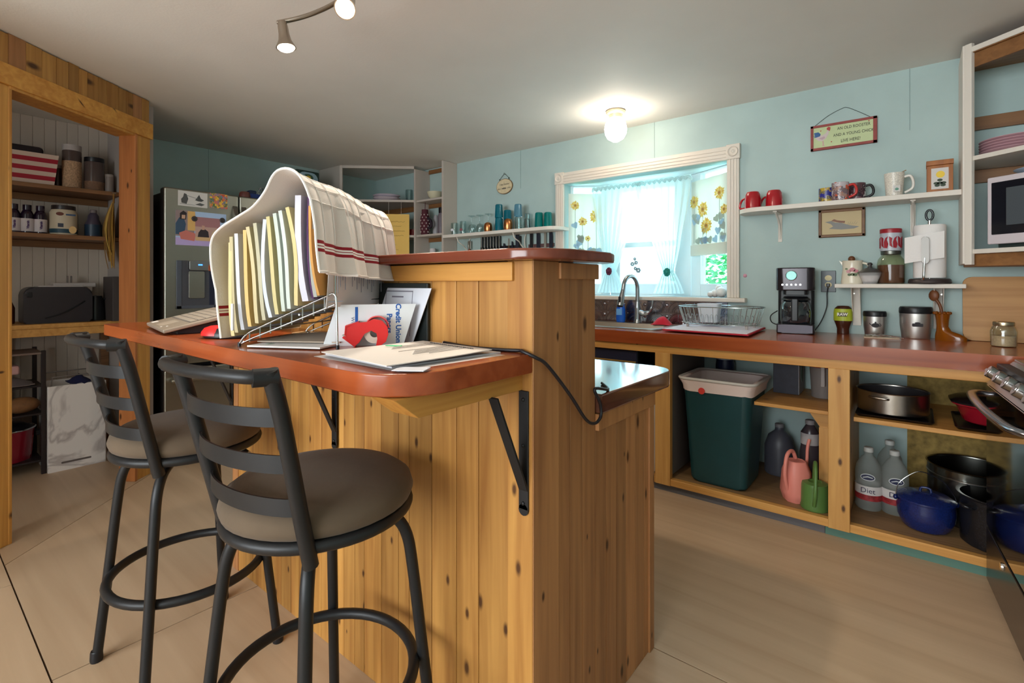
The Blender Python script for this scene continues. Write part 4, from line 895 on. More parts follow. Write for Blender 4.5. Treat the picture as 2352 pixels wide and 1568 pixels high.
P_([(-.12, -.004), (-.09, .004), (-.086, -.006), (-.1, -.014)], K_(190, 160, 170), .0026)
for hx, hz in ((-.108, .038), (.122, .052), (-.055, -.034)): P_([(hx, hz - .004), (hx + .004, hz + .002), (hx + .002, hz + .004), (hx, hz + .002), (hx - .002, hz + .004), (hx - .004, hz + .002)], RDC, .0026)
m.out('rooster_print', rs)
m = MB(); m.tube(cr([(-ws / 2 + .02, 0, hs / 2), (-.07, .004, hs / 2 + .05), (-.005, .008, hs / 2 + .078), (.02, .008, hs / 2 + .078), (.07, .004, hs / 2 + .045), (ws / 2 - .03, 0, hs / 2)], 5), .0013, WIREK, 6); m.out('hanger', rs)
fp = T('framed_picture', 'small brown framed drawing of a low rocky shore above the outlet', 'picture', (-.326, YW - .012, 1.545)); FR = wood('picture frame wood', (140, 96, 52), (104, 66, 32), 'x', knots=False); w2, h2 = .112, .08
m = MB()
for bx in ((-w2, -h2, w2, -h2 + .016), (-w2, h2 - .016, w2, h2), (-w2, -h2, -w2 + .016, h2), (w2 - .016, -h2, w2, h2)): m.box(bx[0], -.008, bx[1], bx[2], .012, bx[3], FR, .003)
m.out('frame', fp); m = MB(); m.box(-w2 + .01, -.001, -h2 + .01, w2 - .01, .006, h2 - .01, mat('sepia sheet', (206, 186, 146), .7)); m.out('sheet', fp)
m = MB(); P_ = lambda pts, c, z=.0012: m.flat(pts, c, MT, z, .0005)
P_([(-.08, .01), (-.05, .014), (-.03, .004), (0, .0), (.04, -.016), (.085, -.026), (.06, -.036), (.0, -.038), (-.06, -.03), (-.04, -.018), (-.05, -.004)], K_(138, 138, 136)); P_([(-.05, .014), (-.035, .024), (-.02, .016), (.0, .012), (.018, .01), (.016, -.002), (-.01, .002), (-.03, .008)], K_(140, 98, 80), .0016)
for k in range(5): P_([(.03 + k * .009, -.012), (.032 + k * .009, -.012), (.036 + k * .011, .006 + .004 * (k % 2))], K_(130, 130, 122), .0016)
m.out('drawing', fp)
ol = T('wall_outlet', 'black wall outlet with a cord plugged in beside the coffee maker', 'outlet', (-.39, YW - .001, 1.21)); m = MB(); m.box(-.037, -.006, -.062, .037, .001, .062, mat('black plate', (26, 40, 44), .3), .002); m.out('plate', ol)
m = MB(); m.prism(ell(0, .02, .0175, .016, 18), -.0085, -.005, mat('ivory outlet', (214, 200, 150), .4), 'y'); m.out('socket', ol); m = MB(); m.prism(ell(0, -.02, .0175, .016, 18), -.0085, -.005, mat('ivory outlet', (214, 200, 150), .4), 'y'); m.out('socket', ol)
m = MB(); m.box(-.009, -.03, -.032, .009, -.0085, -.012, BLACKP, .003); m.tube(cr([(0, -.022, -.03), (-.005, -.022, -.07), (-.006, -.03, -.15), (-.03, -.05, -.23), (-.06, -.07, -.285)], 6), .003, BLACKP, 8); m.out('plug_cord', ol)
# ------------------------------------------------------------------ upper mug shelf
ZU = 1.652
us = T('mug_shelf', 'long white wall shelf with mugs right of the window', 'shelf', (-.34, YW, ZU - .026))
m = MB(); m.prism(rrect(-.852, 3.23, .178, YW - .002, (0, 0, .12, 0), 8), ZU - .026, ZU, WHITE, bev=.002); m.out('board', us, True)
for x in (gy(1790, 520, 3.4).x, gy(2097, 500, 3.4).x):
    m = MB(); m.box(x - .011, YW - .006, ZU - .2, x + .011, YW - .001, ZU - .027, WHITE, .001); m.box(x - .011, 3.27, ZU - .033, x + .011, YW - .003, ZU - .0265, WHITE, .001); m.tube(cr([(x, 3.29, ZU - .032), (x, 3.37, ZU - .07), (x, 3.41, ZU - .12), (x, 3.425, ZU - .18)], 5), .0065, WHITE, 8); m.out('bracket', us, True)
def mug(loc, lab, r, h, mm, hm, ha, up=True, gr=None, rb=None):
    t = T('mug', lab, 'mug', loc, 0, gr); rb = rb or r
    if up: MB().lathe([(0, 0), (rb * .92, 0), (rb, .004), (r, h), (r - .003, h + .001), (r - .004, h - .002), (rb - .005, .008), (0, .006)], mm, 28).out('cup', t)
    else: MB().lathe([(r - .004, 0), (r, 0), (r, h * .55), (r * .9, h * .85), (r * .72, h), (0, h)], mm, 28).out('cup', t)
    c, s = math.cos(ha), math.sin(ha); k = r + .0
    pts = [(k * c * .96, k * s * .96, h * .82), ((k + .022) * c, (k + .022) * s, h * .84), ((k + .034) * c, (k + .034) * s, h * .6), ((k + .03) * c, (k + .03) * s, h * .32), ((k - .001) * c, (k - .001) * s, h * .16)] if up else [(k * c * .96, k * s * .96, h * .7), ((k + .02) * c, (k + .02) * s, h * .62), ((k + .036) * c, (k + .036) * s, h * .35), ((k + .034) * c, (k + .034) * s, h * .1), ((k - .001) * c, (k - .001) * s, h * .12)]
    m = MB(); m.tube(cr(pts, 5), .0065, hm, 10); m.out('handle', t); return t
mg = 'mugs on the shelf right of the window'
def us_(px, y): q = gy(px, 460, y); return (q.x, y, ZU)
mug(us_(1729, 3.30), 'red glazed mug standing upside down, left of the two', .046, .102, RED, RED, PI - .3, False, mg); mug(us_(1778, 3.32), 'red glazed mug standing upside down, right of the two', .046, .102, RED, RED, PI - .3, False, mg)
def collage(name, pal, sc=40):
    if name in MC: return MC[name]
    m, N, K, b = newmat(name); b.inputs['Roughness'].default_value = .2
    tc = N.new('ShaderNodeTexCoord'); v = N.new('ShaderNodeTexVoronoi'); v.distance = 'CHEBYCHEV'; v.inputs['Scale'].default_value = sc; K.new(tc.outputs['Object'], v.inputs['Vector'])
    n = N.new('ShaderNodeTexNoise'); n.inputs['Scale'].default_value = sc * 3; K.new(tc.outputs['Object'], n.inputs['Vector'])
    sp = N.new('ShaderNodeSeparateColor'); K.new(v.outputs['Color'], sp.inputs[0]); a = N.new('ShaderNodeMath'); a.operation = 'MULTIPLY_ADD'; K.new(n.outputs['Fac'], a.inputs[0]); a.inputs[1].default_value = .5; K.new(sp.outputs[0], a.inputs[2])
    s = N.new('ShaderNodeMath'); s.operation = 'MULTIPLY'; K.new(a.outputs[0], s.inputs[0]); s.inputs[1].default_value = .7
    r = N.new('ShaderNodeValToRGB'); r.color_ramp.interpolation = 'CONSTANT'; K.new(s.outputs[0], r.inputs[0])
    while len(r.color_ramp.elements) < len(pal): r.color_ramp.elements.new(.5)
    for i, c in enumerate(pal): r.color_ramp.elements[i].position = i / len(pal); r.color_ramp.elements[i].color = L(c)
    K.new(r.outputs[0], b.inputs['Base Color']); MC[name] = m; return m
mug(us_(1899, 3.34), 'photo mug with blue and yellow print, left of the photo mugs', .04, .085, collage('blue yellow print', [(40, 44, 120), (50, 54, 140), (190, 160, 60), (110, 100, 70), (150, 140, 120), (60, 70, 60)], 45), BLACKP, PI / 2, True, mg)
m_ = mug(us_(1930, 3.285), 'white photo collage mug with red handle in front', .041, .1, collage('photo collage', [(70, 54, 60), (120, 100, 104), (190, 180, 186), (90, 70, 80), (160, 130, 120), (200, 90, 60), (110, 96, 120)], 42), mat('red handle', (196, 52, 48), .25), -.15, True, mg)
mug(us_(1967, 3.355), 'dark photo mug with black handle behind the collage mug', .043, .098, collage('dark print', [(60, 36, 46), (90, 60, 66), (120, 90, 96), (60, 40, 50), (200, 190, 190)], 40), BLACKP, -.1, True, mg)
wm = mug(us_(2054, 3.32), 'white speckled tall mug with tea tag hanging outside', .044, .125, mat('speckled glaze', (222, 214, 202), .3, noise=.3, nscale=260), CERW, -.05, True, mg, .036)
m = MB(); m.tube([(.03, -.02, .127), (.02, -.042, .12), (.012, -.043, .06)], .0006, PAPER, 4); m.box(-.003, -.046, .022, .027, -.0445, .055, PAPER, .001); m.prism(ell(.012, .036, .008, .007, 12), -.0472, -.0465, K_(100, 150, 130), 'y'); m.out('tea_tag', wm)
m = MB(); m.tube([(-.03, 0, .1), (.05, .0, .137)], .0025, K_(150, 120, 84), 6); m.out('stir_stick', wm)
q = us_(2158, 3.31); wb_ = T('wooden_box', 'small wooden box with a yellow flower picture at the shelf end', 'box', q, .0); OW = wood('oak box', (180, 110, 48), (140, 80, 32), 'z', knots=False)
m = MB(); m.box(-.05, -.04, 0, .05, .05, .135, OW, .002); m.out('body', wb_); m = MB(); m.box(-.052, -.042, .136, .052, .052, .16, OW, .002); m.out('lid', wb_)
m = MB(); m.box(-.033, -.0415, .016, .033, -.0395, .12, PAPER); m.flat(ell(.002, .088, .017, .017, 14), mat('sunflower yellow', (238, 204, 84), .8), TR(0, -.0416, 0) @ RX(PI / 2), 0, .0005)
for dx, dz, a in ((0, .06, 0), (-.014, .045, .5), (.014, .045, -.5), (-.01, .034, 1), (.012, .034, -1), (0, .045, 0)): m.flat(ell(dx, dz, .011, .007, 8), K_(52, 66, 48), TR(0, -.0416, 0) @ RX(PI / 2), .0002, .0005)
m.out('picture_tile', wb_)
q = gy(1711, 633, YW - .004); m = MB(); m.lathe([(0, .005), (.009, .004), (.012, 0), (0, 0)], mat('pink button', (206, 150, 168), .5), 18, M=RX(PI / 2)); S(m, 'wall_hook', 'tiny round pink knob on the wall between window and coffee maker', 'hook', (q.x, YW - .0005, q.z))
# ================================================================== things on the right half of the counter
cm = T('coffee_maker', 'black coffee maker with round display and glass carafe on the counter', 'coffee maker', (-.535, 3.285, ZK), .12)
CMB = mat('coffee maker gloss', (44, 36, 42), .18, .3); M0 = None
m = MB(); m.prism(rrect(-.095, -.09, .095, .11, (.03, .03, .03, .03)), 0, .055, CMB, bev=.004); m.prism(rrect(-.093, .03, .093, .11, .02), .055, .25, BLACKP); m.prism(rrect(-.097, -.085, .097, .112, (.03, .03, .04, .04)), .245, .375, CMB, bev=.006); m.prism(rrect(-.062, -.06, .062, .06, .02), .222, .246, BLACKP); m.out('body', cm)
m = MB(); m.prism(rrect(-.09, -.094, .09, -.08, .006), .008, .05, mat('dark steel', (78, 74, 80), .4, .8)); m.out('base_plate', cm)
m = MB(); DM = TR(-.018, -.0865, .33) @ RX(PI / 2); m.lathe([(.024, 0), (.028, .002), (.029, .005), (.026, .007), (.024, .003)], CHROME, 28, M=DM); m.out('display_ring', cm)
m = MB(); m.lathe([(0, .003), (.0245, .003), (.0245, 0), (0, 0)], mat('lit display', (130, 214, 206), .2, emis=.35), 24, M=DM); m.out('display', cm)
for k in range(5): m = MB(); m.lathe([(0, .0025), (.005, .0025), (.0062, .0)], CHROME, 12, M=TR(-.062 + k * .022, -.0865, .278) @ RX(PI / 2)); m.out('button', cm)
m = MB(); m.lathe([(0, .058), (.07, .058), (.078, .07), (.08, .12), (.074, .165), (.058, .192), (.05, .2)], glassy('carafe glass', (150, 160, 170), .05, .8), 28, (0, -.015, 0)); cf = m.out('carafe', cm)
m = MB(); m.lathe([(.074, .0), (.07, .006), (.058, .02), (.0, .02)], BLACKP, 24, (0, -.015, .19)); m.prism(rrect(-.017, -.125, .017, -.085, .006), .075, .2, BLACKP, bev=.004); m.out('handle', cf)
m = MB(); m.tube(cr([(-.085, .1, .03), (-.13, .09, .05), (-.135, .085, .09), (-.1, .1, .12)], 5), .003, BLACKP, 6); m.out('cord', cm)
hb = T('honey_bottle', 'squeeze honey bottle with lime green label beside the outlet cord', 'bottle', (-.315, 3.385, ZK))
m = MB(); m.lathe([(0, 0), (.028, 0), (.03, .004), (.03, .03), (.034, .045), (.044, .075), (.045, .12), (.04, .145), (.028, .158), (0, .16)], mat('honey', (70, 34, 22), .15), 24, sx=1, sy=.72); m.out('body', hb)
m = MB(); m.lathe([(.0452, .075), (.0457, .09), (.0457, .12), (.0425, .142)], mat('lime label', (178, 190, 52), .4), 24, sx=1, sy=.73); m.box(-.022, -.0355, .1, .022, -.032, .122, K_(60, 46, 30), .001); m.out('label_patch', hb)
m = MB(); m.text('RAW', .022, K_(230, 228, 214), TR(0, -.0358, .111) @ RX(PI / 2), bold=.0012); m.out('lettering', hb)
for px, py, r, h, lab, icon in ((2009, 771, .052, .135, 'smaller steel canister with teapot motif and black lid', 1), (2103, 774, .068, .165, 'larger steel canister with black lid left of the glass boot', 0)):
    q = gy(px, py, 3.36 if icon else 3.34); t = T('canister', lab, 'canister', (q.x, q.y, ZK), .12, 'steel canisters under the small shelf')
    BS = mat('brushed canister', (206, 203, 199), .34, 1, aniso=.6)
    MB().lathe([(0, 0), (r * .82, 0), (r * .86, .006), (r * .97, h * .4), (r, h * .8), (0, h * .8)], BS, 36).out('body', t); MB().lathe([(r * 1.01, h * .79), (r * 1.03, h * .84), (r * 1.02, h * .95), (r * .96, h), (0, h)], BLACKP, 36).out('lid', t)
    m = MB(); MM = TR(0, -r * .97, h * .45) @ RX(PI / 2)
    if icon:
        m.prism(ell(0, 0, .018, .012, 16), -.003, .003, INK, M=MM); m.tube([(.016 + .008 * math.cos(a), -r * .94, h * .45 + .002 + .008 * math.sin(a)) for a in [-1.5 + .4 * k for k in range(9)]], .0013, INK, 5); m.tube([(-.014, -r * .97, h * .45), (-.023, -r * .95, h * .45 + .004), (-.026, -r * .93, h * .45 + .012)], .0018, INK, 5); m.box(-.004, -r * .99, h * .45 + .012, .004, -r * .95, h * .45 + .019, INK)
    else: m.prism(rrect(-.022, -.009, .022, .007, .004), -.006, .004, INK, M=MM); m.prism(ell(0, .01, .012, .004, 12), -.006, .004, INK, M=MM)
    m.out('motif', t)
q = Vector((-.16, 3.26, ZK)); m = MB(); m.box(-.075, -.025, 0, .075, .025, .0035, K_(224, 206, 182), .001); S(m, 'napkin', 'folded cream napkin with spoons between the two canisters', 'napkin', (-.135, 3.255, ZK), .1)
def spoon(loc, rz, lab):
    t = T('teaspoon', lab, 'spoon', loc, rz, 'teaspoons between the canisters'); m = MB(); m.ball((0, 0, .008), .02, CHROME, 1, .7, .3, 12); m.tube(cr([(.018, 0, .008), (.05, 0, .011), (.12, 0, .004)], 5), .0025, CHROME, 6); m.out('spoon_body', t)
    return t
sp = MB(); sp.ball((0, 0, .007), .02, CHROME, 1, .7, .32, 12); sp.tube(cr([(.018, 0, .008), (.05, 0, .012), (.12, 0, .004)], 5), .0026, CHROME, 6); a = S(sp, 'teaspoon', 'teaspoon lying across the front of the napkin', 'spoon', (-.16, 3.24, ZK + .0036), -.2, 'teaspoons between the canisters')
dup(a, (-.19, 3.262, ZK + .0036), .55, 'teaspoon lying with its bowl against the smaller canister')
AMB = mat('amber glass', (168, 92, 14), .12, trans=.5)
bo = T('boot_vase', 'amber glass boot holding a wooden spoon by the cutting board', 'vase', (.115, 3.31, ZK), -.35)
m = MB(); m.loft([[(x * .9, y, z) for x, y in ell(cx_, 0, rx_, ry_, 16)] for z, cx_, rx_, ry_ in ((0, .03, .07, .022), (.02, .03, .07, .024), (.035, .018, .056, .024), (.048, .0, .034, .023), (.07, -.006, .026, .024), (.1, -.006, .028, .027), (.135, -.006, .034, .031))], AMB); m.out('boot', bo)
m = MB()
for k in range(12): a_ = 2 * PI * k / 12; m.ball((-.006 + .031 * math.cos(a_), .03 * math.sin(a_), .137), .0075, AMB, seg=8)
m.out('beaded_rim', bo)
m = MB(); WS = wood('dark spoon wood', (128, 78, 46), (96, 54, 30), 'z', knots=False); m.tube(cr([(.0, .0, .06), (-.012, 0, .16), (-.03, 0, .2)], 4), .007, WS, 10); m.ball((-.04, 0, .222), .026, WS, .85, .5, 1.1, 14)
S(m, 'wooden_spoon', 'dark wooden spoon standing in the amber glass boot', 'spoon', (.115, 3.31, ZK + .002), -.35)
cb = MB(); cb.prism(rrect(0, 0, .56, .318, .035, 6), -.009, .009, BAMBOO, 'z', TR(.19, 3.385, ZK + .001) @ RX(PI / 2 - .1), bev=.003); S(cb, 'cutting_board', 'large bamboo cutting board leaning on the wall below the corner cabinet', 'cutting board', (.47, 3.4, ZK), world=True)
jr = T('mason_jar', 'lidded glass jar of pale sugar in front of the cutting board', 'jar', (.315, 3.16, ZK))
m = MB(); m.lathe([(0, 0), (.04, 0), (.045, .008), (.046, .07), (.04, .088), (.033, .096), (.033, .105)], GLASS, 24); m.out('glass', jr); m = MB(); m.lathe([(0, .004), (.041, .004), (.043, .05), (0, .052)], mat('sugar', (206, 168, 130), .8, noise=.1, nscale=120), 24); m.out('contents', jr); m = MB(); m.lathe([(.035, .094), (.037, .096), (.037, .11), (.034, .113), (0, .113)], mat('tin lid', (196, 180, 150), .3, 1), 24); m.out('lid', jr)
# ------------------------------------------------------------------ small shelf
ZS = 1.196
ss_ = T('small_shelf', 'short white wall shelf over the canisters', 'shelf', (-.075, YW, ZS - .022)); m = MB(); m.box(-.345, 3.275, ZS - .022, .197, YW - .002, ZS, WHITE, .003); m.out('board', ss_, True)
for px in (1968, 2155):
    x = gy(px, 700, 3.41).x; m = MB(); m.box(x - .02, YW - .006, ZS - .235, x + .02, YW - .001, ZS - .0225, WHITE, .002)
    for s_ in (-1, 1): m.prism([(YW - .002, ZS - .23), (YW - .002, ZS - .0225), (3.31, ZS - .0225)], x + s_ * .0185 - .0015, x + s_ * .0185 + .0015, WHITE, 'x'); m.lathe([(0, .003), (.0045, .003), (.005, 0)], STEEL, 10, M=TR(x + s_ * .014, YW - .0065, ZS - .055) @ RX(PI / 2))
    m.out('bracket', ss_, True)
def ons(px, y=3.35): return (gy(px, 650, y).x, y, ZS)
pt = T('pitcher', 'cream pitcher with pink roses on the small shelf', 'pitcher', ons(1958, 3.35)); CRE = mat('cream glaze', (228, 218, 198), .22)
m = MB(); m.lathe([(0, 0), (.052, 0), (.054, .01), (.047, .08), (.046, .115), (.05, .128), (.046, .128), (.043, .11), (.044, .02), (0, .012)], CRE, 28); m.prism([(-.046, .12), (-.062, .13), (-.046, .1)], -.012, .012, CRE, 'y'); m.out('body', pt)
m = MB(); m.tube(cr([(.046, 0, .115), (.07, 0, .105), (.075, 0, .07), (.05, 0, .035)], 5), .006, CRE, 8); m.out('handle', pt)
m = MB(); MM = TR(.004, -.049, .07) @ RX(PI / 2)
for dx, dz, r, c in ((0, .008, .014, (196, 130, 138)), (-.018, -.002, .011, (206, 150, 154)), (.016, .0, .011, (190, 120, 130)), (-.014, -.02, .009, (96, 110, 80)), (.012, -.02, .01, (86, 104, 70)), (0, -.018, .01, (110, 120, 86)), (.026, -.012, .007, (96, 110, 80)), (-.028, .012, .006, (110, 126, 92))): m.flat(ell(dx, dz, r, r * .8, 10), K_(*c), MM, 0, .004)
m.out('rose_print', pt)
m = MB(); m.ball((0, 0, .132), .017, WS, seg=14); m.cyl((0, 0, .02), (0, 0, .12), .006, WS, 8); S(m, 'honey_dipper', 'round brown wooden knob sticking out of the cream pitcher', 'utensil', (pt.location.x - .004, 3.352, ZS + .006))
sg = T('sugar_bowl', 'cut glass sugar bowl with silver lid before the brown jar', 'bowl', ons(1998, 3.31)); CUT = sheer('cut glass', (226, 226, 228), .4, .4)
m = MB(); m.lathe([(0, 0), (.03, 0), (.034, .01), (.048, .045), (.052, .062)], CUT, 14); m.out('bowl', sg); m = MB(); m.lathe([(0, .008), (.033, .012), (.044, .045), (0, .047)], mat('white sugar', (232, 226, 222), .8), 20); m.out('contents', sg); m = MB(); m.lathe([(.054, .06), (.05, .066), (.03, .08), (.012, .088), (.008, .098), (.013, .106), (.008, .114), (0, .116)], mat('pewter', (128, 128, 130), .3, .9), 24); m.out('lid', sg)
bj = T('mason_jar', 'large glass jar of brown cocoa powder on the small shelf', 'jar', ons(2046, 3.35)); m = MB(); m.lathe([(0, 0), (.055, 0), (.06, .01), (.061, .1), (.056, .13), (.042, .15), (.042, .162)], glassy('green tinted glass', (240, 240, 222), .05, .86), 26); m.out('glass', bj); m = MB(); m.lathe([(0, .004), (.054, .004), (.057, .012), (.057, .1), (0, .102)], mat('cocoa', (104, 62, 44), .8, noise=.1), 24); m.out('contents', bj); m = MB(); m.lathe([(.043, .156), (.044, .16), (.044, .174), (0, .175)], mat('grey jar lid', (110, 110, 104), .35, .9), 24); m.out('lid', bj)
tn = T('storage_tin', 'round tin with red figures stacked on the brown cocoa jar', 'tin', (bj.location.x, 3.35, ZS + .1755)); m = MB(); m.lathe([(0, 0), (.046, 0), (.047, .003), (.047, .1), (0, .1)], mat('pale printed tin', (186, 190, 200), .3), 28); m.out('body', tn); m = MB(); m.lathe([(.048, .094), (.0485, .114), (.046, .117), (0, .117)], mat('red tin lid', (160, 40, 50), .3), 28); m.out('lid', tn)
m = MB()
for k in range(9):
    a_ = -PI / 2 + (k - 4) * .42; c, s = math.cos(a_), math.sin(a_); MM = TR(.0465 * c, .0465 * s, .045) @ RZ(a_ + PI / 2) @ RX(PI / 2)
    m.flat([(-.008, -.03), (.006, -.032), (.011, -.01), (.004, .012), (.009, .03), (-.002, .022), (-.01, 0)] if k % 2 else [(-.006, .03), (.008, .02), (.005, -.004), (.01, -.03), (-.004, -.018)], K_(158, 34, 48), MM, 0, .002)
m.out('print', tn)
pt_ = T('paper_towel_holder', 'upright paper towel holder with white roll on the small shelf', 'paper towels', ons(2135, 3.34)); m = MB(); m.lathe([(0, 0), (.082, 0), (.088, .006), (.085, .022), (.078, .027), (0, .027)], mat('grey weighted base', (78, 70, 70), .35, .5), 36); m.cyl((0, 0, .02), (0, 0, .325), .007, CHROME, 12); m.out('stand', pt_)
m = MB(); m.tube([(.014 * math.cos(2 * PI * k / 24), 0, .352 + .026 * math.sin(2 * PI * k / 24)) for k in range(24)], .0055, mat('gunmetal', (70, 74, 76), .3, .8), 10, True); m.out('top_loop', pt_)
m = MB(); m.lathe([(.02, .03), (.064, .03), (.066, .034), (.066, .295), (.064, .3), (.02, .3), (.02, .03)], mat('paper towel', (240, 236, 234), .95, bump=.3, bscale=150), 36); rl = m.out('paper_roll', pt_)
m = MB(); m.grid([[(-.068 + .055 * math.sin(t * 1.2) - .1 * (1 - t) * .45 - .02, -.075 - .012 * math.sin(PI * t) + .012 * (1 - t), z) if False else (-.1 + .155 * t, -.068 - .02 * math.sin(PI * t * .9) + .01 * (1 - t), z - .025 * (1 - t)) for t in [k / 8 for k in range(9)]] for z in (.13, .17, .21, .262)], mat('paper towel', (240, 236, 234), .95), th=.002); m.out('loose_sheet', rl)
m = MB(); m.tube(cr([(-.03, -.075, .02), (-.025, -.1, .03), (-.022, -.098, .1), (-.018, -.095, .17)], 5), .0055, CHROME, 10); m.prism([(x, z) for x, z in rrect(-.033, .1, -.003, .236, .0149, 6)], -.102, -.096, mat('tension arm steel', (140, 136, 132), .45, .9), 'y', bev=.002); m.out('tension_arm', pt_)

# ------------------------------------------------------------------ under the counter
Z0 = .0835
dw = T('dishwasher', 'black dishwasher with brass coloured strip under the sink', 'dishwasher', (-1.5, 3.1, .084))
m = MB(); m.box(-1.78, 2.83, .085, -1.30, 3.38, .795, BLACKP, .004); m.out('body', dw, True)
m = MB(); m.box(-1.78, 2.812, .09, -1.30, 2.829, .685, BLACKP, .004); m.out('door', dw, True); m = MB(); m.box(-1.78, 2.814, .69, -1.30, 2.829, .79, mat('navy panel', (30, 34, 54), .3), .004); m.out('control_panel', dw, True); m = MB(); m.box(-1.72, 2.809, .72, -1.305, 2.815, .728, mat('brass strip', (196, 164, 90), .3, .8), .001); m.out('trim_strip', dw, True)
BIN = mat('dark teal plastic', (22, 62, 66), .42, noise=.08, nscale=10, bump=.1); bn = T('trash_bin', 'dark green plastic trash bin with white liner under the counter', 'trash bin', (-.845, 2.99, Z0))
def RRz(x0, y0, x1, y1, r, z): return [(x, y, z) for x, y in rrect(x0, y0, x1, y1, r, 5)]
m = MB(); m.loft([RRz(-.14, -.135, .14, .145, .04, .003), RRz(-.15, -.145, .15, .155, .04, .02), RRz(-.185, -.175, .185, .18, .05, .56), RRz(-.178, -.168, .178, .173, .05, .56), RRz(-.145, -.138, .145, .148, .04, .025)], BIN); m.out('body', bn)
m = MB(); LN = mat('white bin liner', (226, 206, 200), .5); G = []
def wob(p, k, a): return [(x + a * math.sin(i * 1.9 + k), y + a * math.cos(i * 2.3 + k), z + a * math.sin(i * 1.3 + k * 2)) for i, (x, y, z) in enumerate(p)]
m.loft([wob(RRz(-.187, -.177, .187, .182, .05, .515), 1, .003), wob(RRz(-.192, -.182, .192, .187, .05, .55), 2, .002), RRz(-.204, -.192, .204, .197, .05, .572), RRz(-.2, -.188, .2, .193, .05, .585), RRz(-.176, -.165, .176, .17, .05, .58), wob(RRz(-.168, -.158, .168, .163, .05, .35), 3, .004)], LN, cap=False); m.out('liner', bn)
m = MB()
m.tube([p for p in RRz(-.203, -.191, .203, .196, .05, .583)], .0085, mat('grey bin rim', (196, 190, 184), .5), 8, True); m.out('rim', bn)
m = MB(); m.lathe([(0, .003), (.018, .003), (.018, 0)], mat('red drawstring', (206, 60, 50), .5), 16, M=TR(-.07, -.182, .522) @ RX(PI / 2)); m.out('drawstring', bn)
def bottle(loc, lab, prof, mm, cap=None, lbl=None, name='bottle', cat='bottle', group=None, sy=1, rz=0, seg=22):
    t = T(name, lab, cat, loc, rz, group); MB().lathe(prof, mm, seg, sy=sy).out('body', t)
    if cap: r, z0, z1, cm_ = cap; MB().lathe([(r, z0), (r, z1 - .003), (r - .003, z1), (0, z1)], cm_, 18).out('cap', t)
    if lbl: r, z0, z1, lm = lbl; MB().lathe([(r, z0), (r, z1)], lm, seg, sy=sy).out('label_band', t)
    return t
bottle((-1.115 + .09, 3.1, .083), 'dark red bottle squeezed between the post and the trash bin', [(0, 0), (.045, 0), (.05, .01), (.05, .22), (.03, .27), (.016, .29), (.016, .3)], mat('dark red plastic', (88, 22, 44), .4), (.018, .3, .33, BLACKP), name='cleaner_bottle')
bottle((-1.232, 2.89, Z0), 'white jug squeezed between the dishwasher and the first cabinet post', [(0, 0), (.05, 0), (.055, .01), (.055, .34), (.04, .4), (.022, .43), (.02, .45)], mat('white plastic', (214, 206, 196), .45), (.024, .45, .48, K_(206, 200, 190)), name='cleaner_jug', cat='jug')
hs = T('detergent_bottle', 'white and navy bottle standing at the back behind the trash bin', 'bottle', (-.93, 3.3, Z0)); MB().lathe([(0, 0), (.05, 0), (.055, .01), (.055, .6), (.05, .64), (0, .64)], mat('navy bottle', (26, 34, 66), .4), 22).out('body', hs); MB().lathe([(.056, .64), (.058, .645), (.056, .71), (0, .71)], K_(206, 204, 206), 22).out('cap', hs)
bx = MB(); bx.box(-.63, 3.17, .5765, -.5, 3.33, .79, mat('dark box print', (40, 40, 54), .5, noise=.2, nscale=30), .002); bx.box(-.502, 3.168, .58, -.4995, 3.332, .785, K_(170, 166, 170), 0); bx.prism(ell(3.25, .69, .03, .05, 18), -.4995, -.4975, K_(100, 116, 110), 'x'); S(bx, 'storage_box', 'dark printed carton standing on the short shelf behind the bin', 'box', (-.565, 3.25, .5765), world=True)
pc = T('juice_pitcher', 'frosted plastic pitcher with red lid on the short shelf', 'pitcher', (-.39, 3.2, .5765)); FRO = mat('frosted plastic', (150, 142, 138), .35, trans=.25); m = MB(); m.lathe([(0, 0), (.05, 0), (.054, .006), (.064, .17), (0, .17)], FRO, 24); m.out('body', pc); m = MB(); m.lathe([(.066, .166), (.068, .17), (.067, .2), (0, .202)], mat('dull red lid', (140, 48, 54), .4), 24); m.out('lid', pc); m = MB(); m.box(.0, -.09, .07, .02, -.058, .195, K_(176, 168, 164), .004); m.out('handle', pc)
